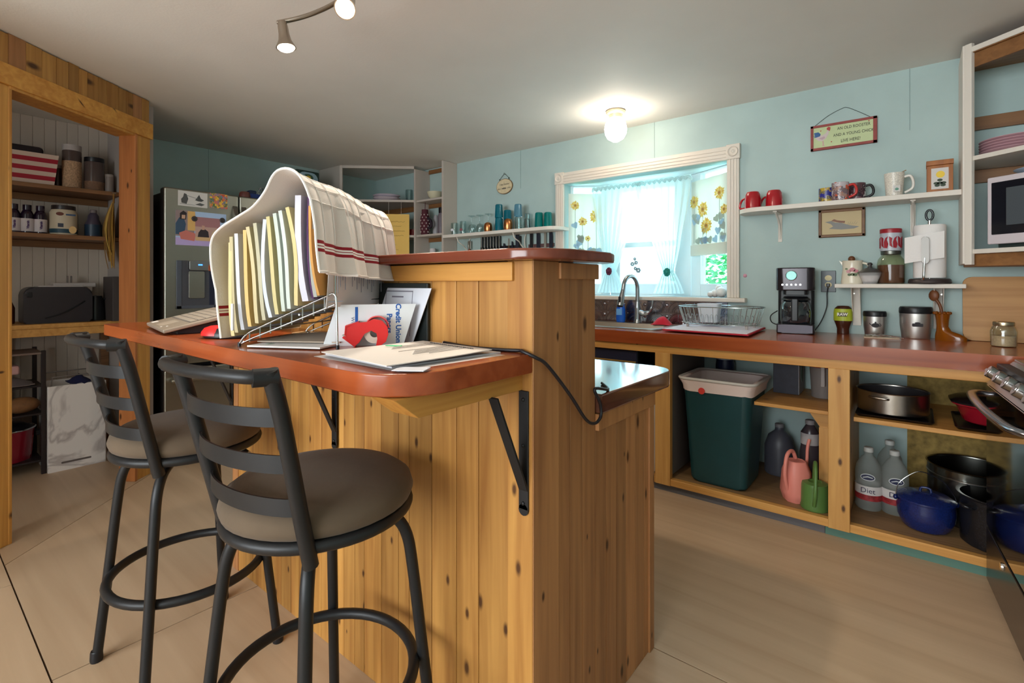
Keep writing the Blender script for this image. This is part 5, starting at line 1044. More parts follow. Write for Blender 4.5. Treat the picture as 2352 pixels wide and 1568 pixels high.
for nm, loc, lab, colr, s_ in (('watering_can', (-.475, 2.935, Z0), 'pink faceted watering can beside the trash bin', (226, 138, 126), 'pink'), ('watering_can', (-.385, 2.885, Z0), 'small green round watering can by the cabinet post', (86, 122, 62), 'green')):
    t = T(nm, lab, 'watering can', loc, 0, 'watering cans under the counter'); c = mat(s_ + ' can plastic', colr, .4)
    if s_ == 'pink':
        t.rotation_euler.z = .6; WM[t.name] = TR(loc) @ RZ(.6); m = MB(); sq = lambda r, z, k=.35: [(x, y, z) for x, y in rrect(-r, -r, r, r, r * k, 1)]
        m.loft([sq(.055, 0, .5), sq(.068, .045, .5), sq(.06, .15, .5), sq(.044, .2, .5), sq(.036, .203, .5), sq(.03, .197, .5)], c); m.out('body', t)
        m = MB(); m.tube(cr([(-.055, -.03, .05), (-.075, -.04, .14), (-.06, -.03, .235), (-.02, 0, .25), (.0, .01, .21)], 5), .0095, c, 10); m.out('handle', t); m = MB(); m.tube(cr([(.05, .03, .08), (.075, .05, .16), (.085, .06, .25), (.1, .07, .29)], 5), .008, c, 10); m.out('spout', t)
    else:
        m = MB(); m.lathe([(0, 0), (.062, 0), (.065, .01), (.062, .018), (.06, .11), (.056, .125), (.03, .132), (.026, .128), (0, .124)], c, 26); m.out('body', t)
        m = MB(); m.tube(cr([(.005, -.062, .03), (.012, -.082, .1), (.01, -.05, .2), (.0, .0, .225), (-.01, .045, .13)], 5), .0085, c, 10); m.out('handle', t); m = MB(); m.tube(cr([(.05, .03, .06), (.085, .05, .13), (.1, .06, .17)], 4), .008, c, 10); m.out('spout', t)
CLP = sheer('clear plastic', (206, 212, 210), .62, .5)
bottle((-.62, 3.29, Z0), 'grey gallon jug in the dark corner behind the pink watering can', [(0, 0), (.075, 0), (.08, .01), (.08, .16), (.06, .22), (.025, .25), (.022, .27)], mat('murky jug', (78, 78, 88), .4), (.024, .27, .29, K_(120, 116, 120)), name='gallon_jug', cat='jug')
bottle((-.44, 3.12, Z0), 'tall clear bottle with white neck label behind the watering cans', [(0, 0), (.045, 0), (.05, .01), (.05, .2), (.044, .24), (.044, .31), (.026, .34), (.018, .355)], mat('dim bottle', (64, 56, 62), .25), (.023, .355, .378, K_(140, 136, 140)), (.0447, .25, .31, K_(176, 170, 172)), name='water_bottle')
jb = 'clear juice bottles at the right cabinet post'
def juice(loc, lab):
    t = bottle(loc, lab, [(0, 0), (.05, 0), (.056, .012), (.054, .03), (.056, .05), (.054, .12), (.056, .145), (.056, .18), (.05, .215), (.03, .25), (.018, .262), (.018, .28)], CLP, (.0205, .278, .3, K_(196, 196, 192)), (.0566, .05, .12, K_(214, 208, 206)), name='juice_bottle', group=jb)
    m = MB(); m.lathe([(.0572, .05), (.0572, .078)], mat('red fruit print', (150, 44, 48), .5, noise=.4, nscale=60), 22); m.out('label_print', t)
    m = MB(); m.prism(ell(0, .0, .03, .017, 20), -.004, .0015, K_(206, 208, 210), M=TR(0, -.0545, .165) @ RX(PI / 2)); m.prism(ell(0, .0, .027, .0135, 20), -.004, .0025, mat('navy oval', (28, 34, 70), .4), M=TR(0, -.0545, .165) @ RX(PI / 2)); m.prism([(-.02, -.003), (0, .003), (.02, .0), (.02, .004), (0, .008), (-.02, .001)], 0, .0032, K_(200, 204, 206), M=TR(0, -.0545, .163) @ RX(PI / 2)); m.out('emblem', t)
    m = MB(); m.text('Diet', .034, K_(64, 56, 84), TR(.0, -.0575, .099) @ RX(PI / 2)); m.out('lettering', t); return t
j = juice((-.178, 3.06, Z0), 'clear juice bottle with dark red label next to the cabinet post'); dup(j, (-.075, 3.075, Z0), .15, 'clear juice bottle right behind the blue enamel pot')
dup(j, (-.1, 3.26, Z0), .4, 'clear juice bottle in the back row behind the other two')
# pots
pst = T('saucepan', 'wide steel pan on a baking sheet, left of the red casserole', 'pan', (-.083, 3.02, .5885)); PST = mat('pan steel', (176, 170, 162), .28, 1, noise=.08, nscale=14); PDK = mat('dark nonstick', (52, 48, 50), .4)
m = MB(); m.lathe([(0, 0), (.135, 0), (.14, .006), (.141, .095), (.144, .1), (.141, .102), (.137, .098), (.136, .01), (0, .008)], PST, 40); m.out('body', pst); m = MB(); m.lathe([(.1365, .095), (.1355, .01), (0, .0085)], PDK, 36); m.out('lining', pst)
m = MB(); a_ = -1.9; m.tube(cr([(.138 * math.cos(a_ - .25), .138 * math.sin(a_ - .25), .075), (.155 * math.cos(a_ - .22), .155 * math.sin(a_ - .22), .078), (.158 * math.cos(a_), .158 * math.sin(a_), .078), (.155 * math.cos(a_ + .22), .155 * math.sin(a_ + .22), .078), (.138 * math.cos(a_ + .25), .138 * math.sin(a_ + .25), .075)], 4), .006, PST, 8); m.out('handle', pst)
def tray(loc, lab, w, d): m = MB(); m.loft([RRz(-w / 2, -d / 2, w / 2, d / 2, .01, 0), RRz(-w / 2 - .01, -d / 2 - .01, w / 2 + .01, d / 2 + .01, .014, .012), RRz(-w / 2 - .008, -d / 2 - .008, w / 2 + .008, d / 2 + .008, .013, .013), RRz(-w / 2 + .004, -d / 2 + .004, w / 2 - .004, d / 2 - .004, .008, .002)], mat('dark baking tin', (46, 42, 44), .35, .6)); return S(m, 'baking_sheet', lab, 'baking sheet', loc, 0, 'baking sheets on the pot shelf')
tray((-.075, 3.03, .5745), 'dark baking sheet under the steel pan', .27, .32); tray((.335, 3.03, .5745), 'dark baking sheet under the red casserole', .38, .32)
ca = T('casserole', 'red oblong casserole with black lid on the pot shelf', 'casserole', (.33, 3.03, .5885)); RR_ = mat('red enamel', (142, 20, 36), .25, coat=.3)
m = MB(); rl_ = lambda s, z: [(x, y, z) for x, y in rrect(-.19 * s, -.13 * s, .19 * s, .13 * s, .1 * s, 8)]; m.loft([rl_(.8, 0), rl_(.86, .01), rl_(.98, .07), rl_(1.06, .078), rl_(1.06, .084), rl_(.96, .08)], RR_); m.out('dish', ca)
m = MB(); m.loft([rl_(1.08, .085), rl_(1.1, .092), rl_(1.0, .102), rl_(.6, .114), rl_(.2, .117)], mat('black enamel lid', (28, 26, 30), .22)); m.tube(cr([(-.03, 0, .115), (-.02, 0, .14), (.02, 0, .14), (.03, 0, .115)], 4), .008, BLACKP, 8); m.out('lid', ca)
bp = T('enamel_pot', 'speckled blue enamel pot with lid and wire bail handle', 'pot', (.04, 2.97, Z0)); BE = mat('blue enamel', (20, 36, 92), .22, noise=.25, nscale=160, coat=.4)
m = MB(); m.lathe([(0, 0), (.07, 0), (.085, .008), (.104, .05), (.108, .09), (.104, .125), (.108, .13), (0, .13)], BE, 36); m.out('body', bp); m = MB(); m.lathe([(.11, .13), (.11, .137), (.085, .152), (.04, .163), (0, .166)], BE, 36); ld = m.out('lid', bp); m = MB(); m.tube(cr([(-.02, 0, .162), (-.014, 0, .18), (.014, 0, .18), (.02, 0, .162)], 4), .005, BE, 8); m.out('lid_handle', ld)
m = MB(); m.tube(cr([(-.112 * .97, -.112 * .25, .125), (-.095, -.03, .19), (-.04, -.015, .245), (.0, 0, .25), (.06, .018, .22), (.1, .03, .16), (.109, .028, .12)], 6), .0022, WIREM, 6); m.out('bail_handle', bp)
for s_ in (-1, 1): m = MB(); m.ball((s_ * .109, s_ * .028, .122), .012, BE, .8, 1, 1, 10); m.out('lug', bp)
kp = T('stock_pot', 'big stainless steel stock pot at the back of the lower shelf', 'pot', (.21, 3.2, Z0)); m = MB(); m.lathe([(0, 0), (.155, 0), (.16, .008), (.162, .25), (.168, .256), (.162, .258), (.156, .25), (.154, .012), (0, .01)], mat('stock pot steel', (126, 126, 120), .25, 1), 44); m.out('body', kp); m = MB(); m.tube([(.163 * math.cos(2 * PI * k / 48), .163 * math.sin(2 * PI * k / 48), .215) for k in range(48)], .003, PST, 6, True); m.out('rim_band', kp)
ep = T('enamel_pot', 'black speckled enamel pot beside the range', 'pot', (.275, 2.95, Z0)); EK = mat('black speckled enamel', (24, 24, 28), .25, noise=.5, nscale=200); m = MB(); m.lathe([(0, 0), (.11, 0), (.12, .008), (.122, .2), (.134, .208), (.134, .213), (.12, .21), (.116, .02), (0, .012)], EK, 36); m.out('body', ep); m = MB(); m.tube(cr([(-.1, -.07, .17), (-.12, -.085, .175), (-.11, -.105, .175), (-.085, -.1, .17), (-.08, -.09, .17)], 4), .007, EK, 8); m.out('handle', ep)

# ------------------------------------------------------------------ corner wall cabinet with microwave
D1 = Vector((.174, -.135, 0)).normalized(); E0 = Vector((.19, 3.154, 0)); AN = math.atan2(D1.y, D1.x); DW = .78
cc = T('corner_cabinet', 'open white corner wall cabinet with brown cleats beside the mug shelf', 'cabinet', (.45, 3.2, 1.277))
m = MB(); m.box(.176, 3.154, 1.29, .192, YW - .002, ZC - .04, WHITE, .002); m.out('side_panel', cc, True)
FM = TR(E0) @ RZ(AN)
m = MB(FM); m.box(-.004, -.008, 1.285, .026, .012, ZC - .04, WHITE, .002); m.out('face_stile', cc, True)
P2 = E0 + D1 * DW
def cshelf(z, nm):
    m = MB(); m.prism([(.192, YW - .003), (.192, E0.y), (P2.x, P2.y), (XR - .003, P2.y), (XR - .003, YW - .003)], z - .02, z, WHITE); m.out('shelf', cc, True)
cshelf(1.787, 's'); cshelf(1.356, 's'); m = MB(); m.prism([(.192, YW - .003), (.192, E0.y), (P2.x, P2.y), (XR - .003, P2.y), (XR - .003, YW - .003)], 2.265, 2.285, BROWNW); m.out('top_board', cc, True)
m = MB(FM); m.box(0, -.006, 2.268, DW, .012, 2.292, WHITE, .002); m.out('top_rail', cc, True)
m = MB(FM); m.box(0, .012, 2.2, DW, .03, 2.265, BROWNW, .002); m.out('header', cc, True)
for z0, z1 in ((1.28, 1.334), (1.7, 1.765), (1.965, 2.03)):
    m = MB(); m.box(.195, YW - .022, z0, XR - .02, YW - .003, z1, BROWNW, .002); m.out('cleat', cc, True)
m = MB(FM); m.box(.012, .03, 1.278, DW, .046, 1.335, BROWNW, .002); m.out('lower_apron', cc, True)
MWM = E0 + D1 * .075 + Vector((-D1.y, D1.x, 0)) * .012; mo = T('microwave', 'silver framed microwave in the corner cabinet', 'microwave', (MWM.x, MWM.y, 1.3565), AN)
m = MB(); m.box(0, .014, .02, .5, .25, .318, mat('microwave shell', (206, 196, 202), .4), .006); m.out('body', mo); m = MB(); m.box(0, 0, .018, .36, .014, .318, mat('microwave shell', (206, 196, 202), .4), .005); m.box(.018, -.003, .06, .345, .002, .293, mat('black glass', (24, 24, 32), .08), .003); dor = m.out('door', mo)
m = MB(); m.box(.075, -.0045, .098, .3, -.002, .262, mat('mesh window', (74, 80, 86), .3), .001); m.out('window', dor); m = MB(); m.box(.362, 0, .018, .5, .014, .318, mat('dark panel', (50, 46, 52), .3), .003); m.out('control_panel', mo)
m = MB()
m.box(.03, .02, 0, .47, .24, .019, mat('dark green feet', (30, 44, 42), .5), .003); m.out('base', mo)
pl = 'pink plates on the corner cabinet shelf'; pc_ = E0 + D1 * .10 + Vector((-D1.y, D1.x, 0)) * .17
PK = mat('pink plate', (214, 172, 182), .25); lab = ['lowest', 'second', 'third', 'fourth', 'topmost']; p0 = None
for k in range(5):
    z = 1.7875 + k * .0125
    if p0 is None: p0 = S(MB().lathe([(0, 0), (.08, 0), (.135, .018), (.137, .021), (.133, .021), (.08, .004), (0, .003)], PK, 40), 'plate', '%s pink plate of the stack in the corner cabinet' % lab[k], 'plate', (pc_.x, pc_.y, z), 0, pl)
    else: dup(p0, (pc_.x, pc_.y, z), label='%s pink plate of the stack in the corner cabinet' % lab[k])
q = E0 + D1 * .22 + Vector((-D1.y, D1.x, 0)) * .13
S(MB().lathe([(0, 0), (.06, 0), (.1, .02), (.102, .023), (.098, .023), (.06, .004), (0, .003)], mat('pale blue plate', (166, 186, 206), .25), 32), 'plate', 'pale blue plate lying on top of the microwave', 'plate', (q.x, q.y, 1.6755))

# ------------------------------------------------------------------ range at the right edge
XS = .222; sv = T('range', 'stainless steel range with black glass oven door and front knobs', 'range', (.58, 2.35, 0)); SS = mat('range steel', (172, 168, 166), .25, 1); OG = mat('black oven glass', (14, 13, 15), .04, spec=.9, coat=1)
m = MB(); m.box(XS + .03, 1.975, .02, .88, 2.73, .885, DARK, .004); m.out('body', sv, True)
m = MB(); m.box(XS, 1.98, .245, XS + .03, 2.728, .8, OG, .004); od = m.out('oven_door', sv, True)
m = MB(); m.box(XS, 1.98, .03, XS + .03, 2.728, .236, mat('dark drawer steel', (96, 88, 84), .22, .9), .004); dd = m.out('drawer', sv, True)
m = MB(); m.lathe([(0, .006), (.012, .006), (.014, 0)], CHROME, 16, M=TR(XS, 2.46, .2) @ RY(-PI / 2)); m.out('drawer_stud', dd, True)
m = MB(); m.tube(cr([(XS + .002, 2.70, .765), (XS - .03, 2.69, .77), (XS - .055, 2.64, .772), (XS - .068, 2.5, .774), (XS - .072, 2.355, .775), (XS - .068, 2.2, .774), (XS - .055, 2.07, .772), (XS - .03, 2.02, .77), (XS + .002, 2.01, .765)], 5), .016, mat('handle steel', (166, 168, 180), .22, 1), 10, flat=.7); m.out('handle', od, True)
m = MB(); m.prism([(XS - .0, .805), (XS + .075, .895), (XS + .12, .9), (XS + .12, .8)], 1.98, 2.728, SS, 'y', bev=.003); m.out('control_panel', sv, True)
for k in range(5):
    y = 2.64 - k * .132; c = Vector((XS + .03, y, .842)); n_v = Vector((-.86, 0, .5)); MM = TR(c) @ RY(math.atan2(n_v.x, n_v.z)); m = MB(); m.lathe([(0, 0), (.027, 0), (.027, .012), (.023, .013), (.0235, .042), (.021, .046), (0, .046)], SS, 28, M=MM); m.box(-.006, -.022, .044, .006, .022, .05, SS, .002, MM); m.out('knob', sv, True)
m = MB(); m.box(XS + .08, 1.975, .885, .88, 2.732, .905, SS, .004); m.out('cooktop', sv, True)
for y0, y1 in ((1.99, 2.345), (2.36, 2.715)):
    m = MB()
    for x in (.34, .48, .62, .74, .85): m.box(x - .007, y0, .915, x + .007, y1, .935, BLACKM, .002)
    for y in (y0, (y0 + y1) / 2, y1): m.box(.34, y - .007, .905, .85, y + .007, .933, BLACKM, .002)
    m.out('burner_grate', sv, True)
pv = Vector((.213, 2.735, 0)); ra = math.radians(4.3); sv.location = pv + RZ(ra) @ (sv.location - pv); sv.rotation_euler.z = ra; WM[sv.name] = TR(sv.location) @ RZ(ra)
# ================================================================== refrigerator
XF = -3.775; fr = T('refrigerator', 'stainless steel french door refrigerator with water dispenser', 'refrigerator', (-4.15, 1.575, 0)); FS = mat('fridge steel', (164, 162, 152), .32, 1, noise=.04, nscale=5); FB = mat('fridge black side', (20, 19, 24), .45)
m = MB(); m.box(-4.62, 1.125, .03, XF - .075, 2.03, 1.8, FB, .006); m.out('body', fr, True)
def fdoor(y0, y1, z0, z1, nm):
    m = MB(); m.prism(rrect(y0, z0, y1, z1, .012), XF - .07, XF - .012, FB, 'x'); m.prism(rrect(y0, z0, y1, z1, .012), XF - .025, XF, FS, 'x', bev=.012); return m.out(nm, fr, True)
dl = fdoor(1.112, 1.572, .66, 1.825, 'left_door'); dr_ = fdoor(1.578, 2.04, .66, 1.825, 'right_door'); df = fdoor(1.112, 2.04, .06, .635, 'freezer_drawer')
m = MB(); y0, y1, z0, z1 = 1.18, 1.437, 1.03, 1.35; G_ = mat('dispenser grey', (92, 96, 108), .3, .3)
for b in ((y0, z0, y0 + .03, z1), (y1 - .03, z0, y1, z1), (y0, z0, y1, z0 + .02)): m.box(XF - .001, b[0], b[1], XF + .008, b[2], b[3], G_, .002)
m.box(XF - .0005, y0 + .028, z0 + .018, XF + .003, y1 - .028, z1, mat('dispenser recess', (84, 84, 92), .35, .3), .001); m.box(XF, y1 - .06, z0 + .02, XF + .006, y1 - .028, z1 - .004, mat('dispenser navy', (34, 38, 60), .3), .001); dp = m.out('dispenser', dl, True)
m = MB(); m.prism(rrect(1.248, 1.285, 1.372, 1.352, .012), XF + .001, XF + .03, mat('dispenser spout grey', (150, 150, 150), .25, .8), 'x', bev=.003); m.out('spout', dp, True)
m = MB(); m.box(XF + .0305, 1.3, 1.318, XF + .0318, 1.325, 1.327, mat('blue light', (60, 130, 255), .4, emis=3)); m.out('indicator_light', dp, True)
m = MB(); m.prism(rrect(1.25, 1.098, 1.345, 1.28, .01), XF + .002, XF + .014, FS, 'x', bev=.002); m.out('paddle', dp, True)
for d, yy in ((dl, 1.545), (dr_, 1.606)):
    m = MB(); m.hexa([(XF, yy - .018, .95), (XF, yy + .018, .95), (XF + .035, yy + .014, .97), (XF + .035, yy - .014, .97)], [(XF, yy - .018, 1.75), (XF, yy + .018, 1.75), (XF + .035, yy + .014, 1.68), (XF + .035, yy - .014, 1.68)], mat('handle dark steel', (126, 122, 116), .3, .9), .004); m.out('handle', d, True)
m = MB(); m.tube(cr([(XF, 1.2, .56), (XF + .05, 1.2, .565), (XF + .05, 1.95, .565), (XF, 1.95, .56)], 4), .014, FS, 10); m.out('handle', df, True)
def onfridge(name, lab, cat, y0, z0, y1, z1, mm, th=.0015, off=0):
    m = MB(); m.box(0, 0, 0, th, y1 - y0, z1 - z0, mm); return S(m, name, lab, cat, (XF + .0002 + off, y0, z0))
FMX = Matrix(((0, 0, 1, 0), (1, 0, 0, 0), (0, 1, 0, 0), (0, 0, 0, 1)))   # local x->Y, y->Z, z->X
def ink(o, polys, z=.0016):
    m = MB()
    for i, (p, c) in enumerate(polys): m.flat(p, K_(*c), FMX, z + .00004 * i, .0003)
    m.out('print', o)
o = onfridge('postcard', 'black and white picture postcard at the top of the refrigerator door', 'postcard', 1.19, 1.712, 1.366, 1.812, PAPER)
ink(o, [([(.02, .02), (.05, .015), (.06, .05), (.05, .08), (.035, .085), (.03, .06), (.018, .045)], (84, 84, 84)), ([(.11, .06), (.125, .085), (.135, .06), (.155, .05), (.14, .04), (.12, .04), (.1, .046)], (70, 70, 70)), ([(.1, .016), (.13, .03), (.16, .022), (.14, .01)], (90, 90, 90)), ([(.05, .07), (.115, .055), (.115, .058), (.05, .074)], (130, 130, 130)), ([(.01, .012), (.1, .01), (.1, .013), (.01, .016)], (150, 150, 150))])
o = onfridge('art_print', 'small square colourful print beside the postcard on the refrigerator', 'print', 1.381, 1.72, 1.494, 1.822, collage('bright pattern', [(214, 150, 60), (200, 90, 70), (236, 190, 70), (110, 130, 150), (210, 120, 110), (90, 120, 80), (230, 170, 90)], 70))
o = onfridge('photo_collage', 'photo collage on blue lilac paper under two round magnets', 'photos', 1.176, 1.452, 1.486, 1.682, mat('lilac blue paper', (176, 200, 236), .6))
R_ = lambda a, b, c, d: [(a, b), (c, b), (c, d), (a, d)]
ink(o, [(R_(0, 0, .31, .05), (190, 170, 224)), (R_(0, .06, .11, .23), (150, 130, 130)), (R_(.07, .1, .115, .228), (226, 180, 110)), ([(.0, .07), (.05, .07), (.06, .14), (.045, .19), (.02, .18), (.0, .14)], (60, 84, 110)), ([(.025, .17), (.06, .17), (.065, .215), (.045, .228), (.025, .21)], (44, 36, 40)), ([(.035, .175), (.055, .175), (.057, .2), (.036, .2)], (206, 164, 140)), ([(.03, .04), (.11, .03), (.12, .08), (.06, .1), (.02, .08)], (206, 120, 110)), (R_(.115, .035, .27, .195), (196, 160, 150)), (R_(.115, .13, .27, .195), (170, 120, 124)), ([(.13, .06), (.2, .06), (.195, .1), (.175, .115), (.15, .112), (.135, .09)], (54, 44, 50)), ([(.155, .11), (.172, .11), (.173, .138), (.156, .14)], (204, 160, 140)), ([(.21, .06), (.265, .06), (.262, .09), (.24, .12), (.22, .1)], (206, 180, 150)), (R_(.115, .035, .27, .06), (216, 176, 130))])
for y, z, l in ((1.285, 1.632, 'round dark magnet in the middle of the photo collage'), (1.459, 1.638, 'round dark magnet at the right corner of the photo collage')):
    m = MB(); m.lathe([(0, 0), (.017, 0), (.018, .004), (.014, .007), (.007, .007), (.005, .004), (0, .004)], mat('magnet ring', (64, 56, 56), .4), 20, M=RY(PI / 2)); S(m, 'fridge_magnet', l, 'magnet', (XF + .0025, y, z), 0, 'round magnets on the refrigerator')
o = onfridge('handwritten_note', 'cream handwritten note clipped to the right refrigerator door', 'note', 1.672, 1.55, 1.83, 1.792, mat('cream note', (214, 200, 172), .7))
ink(o, [([(.02, .2 - .014 * k), (.1 + .03 * ((k * 5) % 3) / 2, .2 - .014 * k), (.1 + .03 * ((k * 5) % 3) / 2, .202 - .014 * k), (.02, .202 - .014 * k)], (120, 108, 96)) for k in range(12)])
m = MB(); m.box(0, -.022, -.016, .014, .022, .016, mat('magnet brown', (96, 82, 70), .4), .004); m.prism([(-.008, -.01), (.004, -.01), (.014, .006), (.01, .012)], .0141, .016, K_(226, 160, 40), 'x'); S(m, 'clip_magnet', 'square clip magnet with a yellow motif holding the note', 'magnet', (XF + .002, 1.74, 1.795))
o = onfridge('note_sheet', 'pale blue sheet partly hidden by the towel on the right refrigerator door', 'note', 1.842, 1.56, 1.99, 1.818, mat('pale blue note', (180, 204, 222), .6))
# on top of the refrigerator
m = MB(); m.lathe([(0, 0), (.03, 0), (.04, .02), (.036, .045), (.028, .055), (.02, .05), (0, .048)], mat('red brown clay', (110, 58, 50), .5, noise=.3, nscale=40), 22); S(m, 'clay_pot', 'small red brown clay pot on top of the refrigerator', 'pot', (-3.9, 1.665, 1.8255))
bk = T('blue_basket', 'blue basket of plastic cutlery on top of the refrigerator', 'basket', (-3.93, 1.78, 1.8255)); NB = mat('navy basket', (28, 46, 110), .45); m = MB(); m.loft([RRz(-.05, -.08, .05, .09, .015, 0), RRz(-.06, -.095, .06, .1, .015, .045), RRz(-.055, -.09, .055, .095, .015, .045), RRz(-.046, -.076, .046, .086, .012, .004)], NB); m.box(-.02, -.085, .01, .04, -.03, .075, mat('navy pouch', (24, 36, 66), .6), .01); m.out('tray', bk)
m = MB(); rn = random.Random(5)
for k in range(9): y = -.02 + k * .012; m.tube(cr([(rn.uniform(-.02, .03), y, .01), (rn.uniform(-.02, .03), y + .006, .06), (rn.uniform(-.02, .03), y + rn.uniform(-.01, .03), .09 + rn.uniform(0, .025))], 4), [.004] * 4 + [.003] * 4 + [.006], glassy('clear cutlery', (230, 232, 236), .1, .6), 6)
m.out('cutlery', bk)
m = MB(); m.box(-.15, 0, 0, .15, .26, .19, mat('cardboard', (184, 136, 70), .75, noise=.05, nscale=8), .003); S(m, 'cardboard_box', 'brown cardboard box standing right of the refrigerator top', 'box', (-4.15, 2.06, 1.862))
gt = T('tea_tin', 'dark green tin with pale blue and yellow design behind the towel', 'tin', (-4.36, 2.38, 1.862)); m = MB(); m.box(-.11, -.1, 0, .06, .12, .36, mat('dark green tin', (36, 60, 54), .35, .3), .01); m.out('body', gt); m = MB(); m.prism(rrect(-.085, .18, .105, .345, .06), .0602, .0622, K_(150, 176, 190), 'x'); m.prism(ell(.01, .3, .05, .03, 9), .0622, .0632, K_(60, 90, 70), 'x'); m.prism(ell(.01, .295, .025, .02, 8), .0632, .0642, K_(214, 170, 40), 'x'); m.out('printed_panel', gt)
# ================================================================== corner shelves
CS = mat('corner shelf paint', (196, 184, 174), .55); csu = T('corner_shelves', 'built in off white corner shelves beside the glass shelf', 'shelves', (-4.1, 3.1, 1.0))
Q0, Q1 = Vector((-4.35, 2.76, 0)), Vector((-3.835, 3.235, 0))
m = MB(); m.box(XL + .002, 2.745, 1.0, -4.35, 2.765, ZC - .002, CS, .002); m.out('side_panel', csu, True)
m = MB(); m.box(-3.84, 3.235, 1.0, -3.82, YW - .002, ZC - .03, CS, .002); m.out('divider', csu, True)
m = MB(); m.box(-3.455, 3.245, 1.0, -3.433, YW - .002, ZC - .002, CS, .002); m.out('side_panel', csu, True)
dm = (Q1 - Q0).normalized(); QM = TR(Q0) @ RZ(math.atan2(dm.y, dm.x)); ql = (Q1 - Q0).length
m = MB(QM); m.box(-.015, -.01, 1.0, .012, .012, ZC - .002, CS, .002); m.out('face_stile', csu, True)
m = MB(QM); m.box(0, -.008, ZC - .03, ql, .012, ZC - .002, CS, .002); m.out('top_rail', csu, True)
def cpoly(z, th, mm, nm):
    m = MB(); m.prism([(XL + .003, YW - .003), (XL + .003, 2.766), (-4.35, 2.766), (-3.841, 3.236), (-3.841, YW - .003)], z - th, z, mm); m.out(nm, csu, True)
for z in (2.018, 1.672, 1.34): cpoly(z, .022, CS, 'shelf')
for z in (2.012, 1.672, 1.335): m = MB(); m.box(-3.819, 3.25, z - .02, -3.456, YW - .003, z, CS, .002); m.out('shelf', csu, True)
for z in (2.335, 1.99, 1.65):
    m = MB(); m.box(-3.819, YW - .02, z - .04, -3.456, YW - .003, z, BROWNW, .001); m.out('cleat', csu, True)
m = MB(); m.box(-4.72, YW - .02, 1.94, -3.842, YW - .003, 1.994, BROWNW, .001); m.out('cleat', csu, True)
m = MB(); m.box(XL + .002, 2.055, 1.838, -3.95, 2.744, 1.86, CS, .002); m.out('side_shelf', csu, True)
m = MB(); m.box(XL + .002, 2.055, 0, -4.1, 2.744, 1.837, CS, .002); m.out('side_cupboard', csu, True)
m = MB(); m.lathe([(0, 0), (.1, 0), (.13, .025), (.135, .028), (.13, .03), (.1, .008), (0, .006)], mat('lilac white plate', (206, 196, 210), .3), 36); q = Vector((-4.2, 3.02, 0)); qq = gy(888, 455, 3.12)
p1 = S(m, 'plate', 'lower white plate on the corner shelf', 'plate', (qq.x, 3.12, 2.019), 0, 'plates on the corner shelf'); dup(p1, (qq.x, 3.12, 2.045), label='upper white plate on the corner shelf')
qq = gy(940, 445, 3.28); S(cupdown(.036, .04, .12, GLASS), 'tumbler', 'clear drinking glass on the upper corner shelf near the divider', 'glass', (qq.x, 3.28, 2.019))
qq = gy(999, 445, 3.34); m = MB(); m.lathe([(0, 0), (.035, 0), (.065, .03), (.078, .075), (.074, .075), (.06, .03), (0, .006)], mat('cream bowl', (214, 206, 176), .2), 32); S(m, 'bowl', 'cream bowl in the top right compartment of the corner shelves', 'bowl', (qq.x, 3.34, 2.0125))
qq = gy(976, 505, 3.29); kn = T('knitted_cover', 'maroon white flecked bottle cover hanging in the corner shelves', 'bottle cover', (qq.x, 3.29, 1.674)); MRN = mat('maroon knit', (86, 40, 50), .9)
m = MB(); m.lathe([(0, 0), (.038, 0), (.046, .06), (.046, .15), (.036, .2), (.032, .215), (.032, .245), (0, .248)], MRN, 20); m.tube([(0, 0, .24), (.006, 0, .315)], .003, MRN, 6); m.out('body', kn)
m = MB()
for r in range(7):
    for k in range(7): a_ = 2 * PI * k / 7 + .45 * (r % 2); R = .0455 if r < 5 else .04; m.ball((R * math.cos(a_), R * math.sin(a_), .025 + r * .028), .008, K_(206, 190, 186), .7, .7, 1, 6)
m.out('flecks', kn)
m = MB(); m.tube(cr([(.04, 0, .16), (.085, .0, .13), (.09, 0, .08), (.05, 0, .06)], 5), .014, mat('dark strap', (44, 30, 42), .8), 8); m.out('strap', kn)
qq = gy(1013, 505, 3.33); bottle((qq.x, 3.33, 1.673), 'dark capped slim bottle at the right of the maroon cover', [(0, 0), (.03, 0), (.032, .01), (.032, .17), (.022, .2), (.018, .205)], mat('grey bottle', (110, 100, 108), .4), (.024, .2, .255, mat('dark cap', (40, 36, 42), .2, .5)), name='bottle')
qq = gy(1001, 520, 3.39); bottle((qq.x, 3.39, 1.673), 'pale slim bottle behind the dark capped bottle', [(0, 0), (.03, 0), (.03, .15), (.02, .18), (.012, .2), (0, .2)], mat('pale bottle', (176, 172, 176), .4), name='bottle')
qq = gy(994, 570, 3.35); m = MB(); m.lathe([(0, 0), (.035, 0), (.03, .2), (.026, .205), (0, .205)], K_(222, 214, 216, .5), 22); S(m, 'foam_cups', 'white stack of cups on the lower corner shelf', 'cups', (qq.x, 3.35, 1.336))
qq = gy(951, 533, 3.3); m = MB(); m.lathe([(0, 0), (.035, 0), (.035, .065), (0, .067)], mat('red can', (150, 34, 36), .35), 22); S(m, 'food_can', 'red can on the corner shelf right of the yellow letter', 'can', (qq.x - .02, 3.3, 1.673))
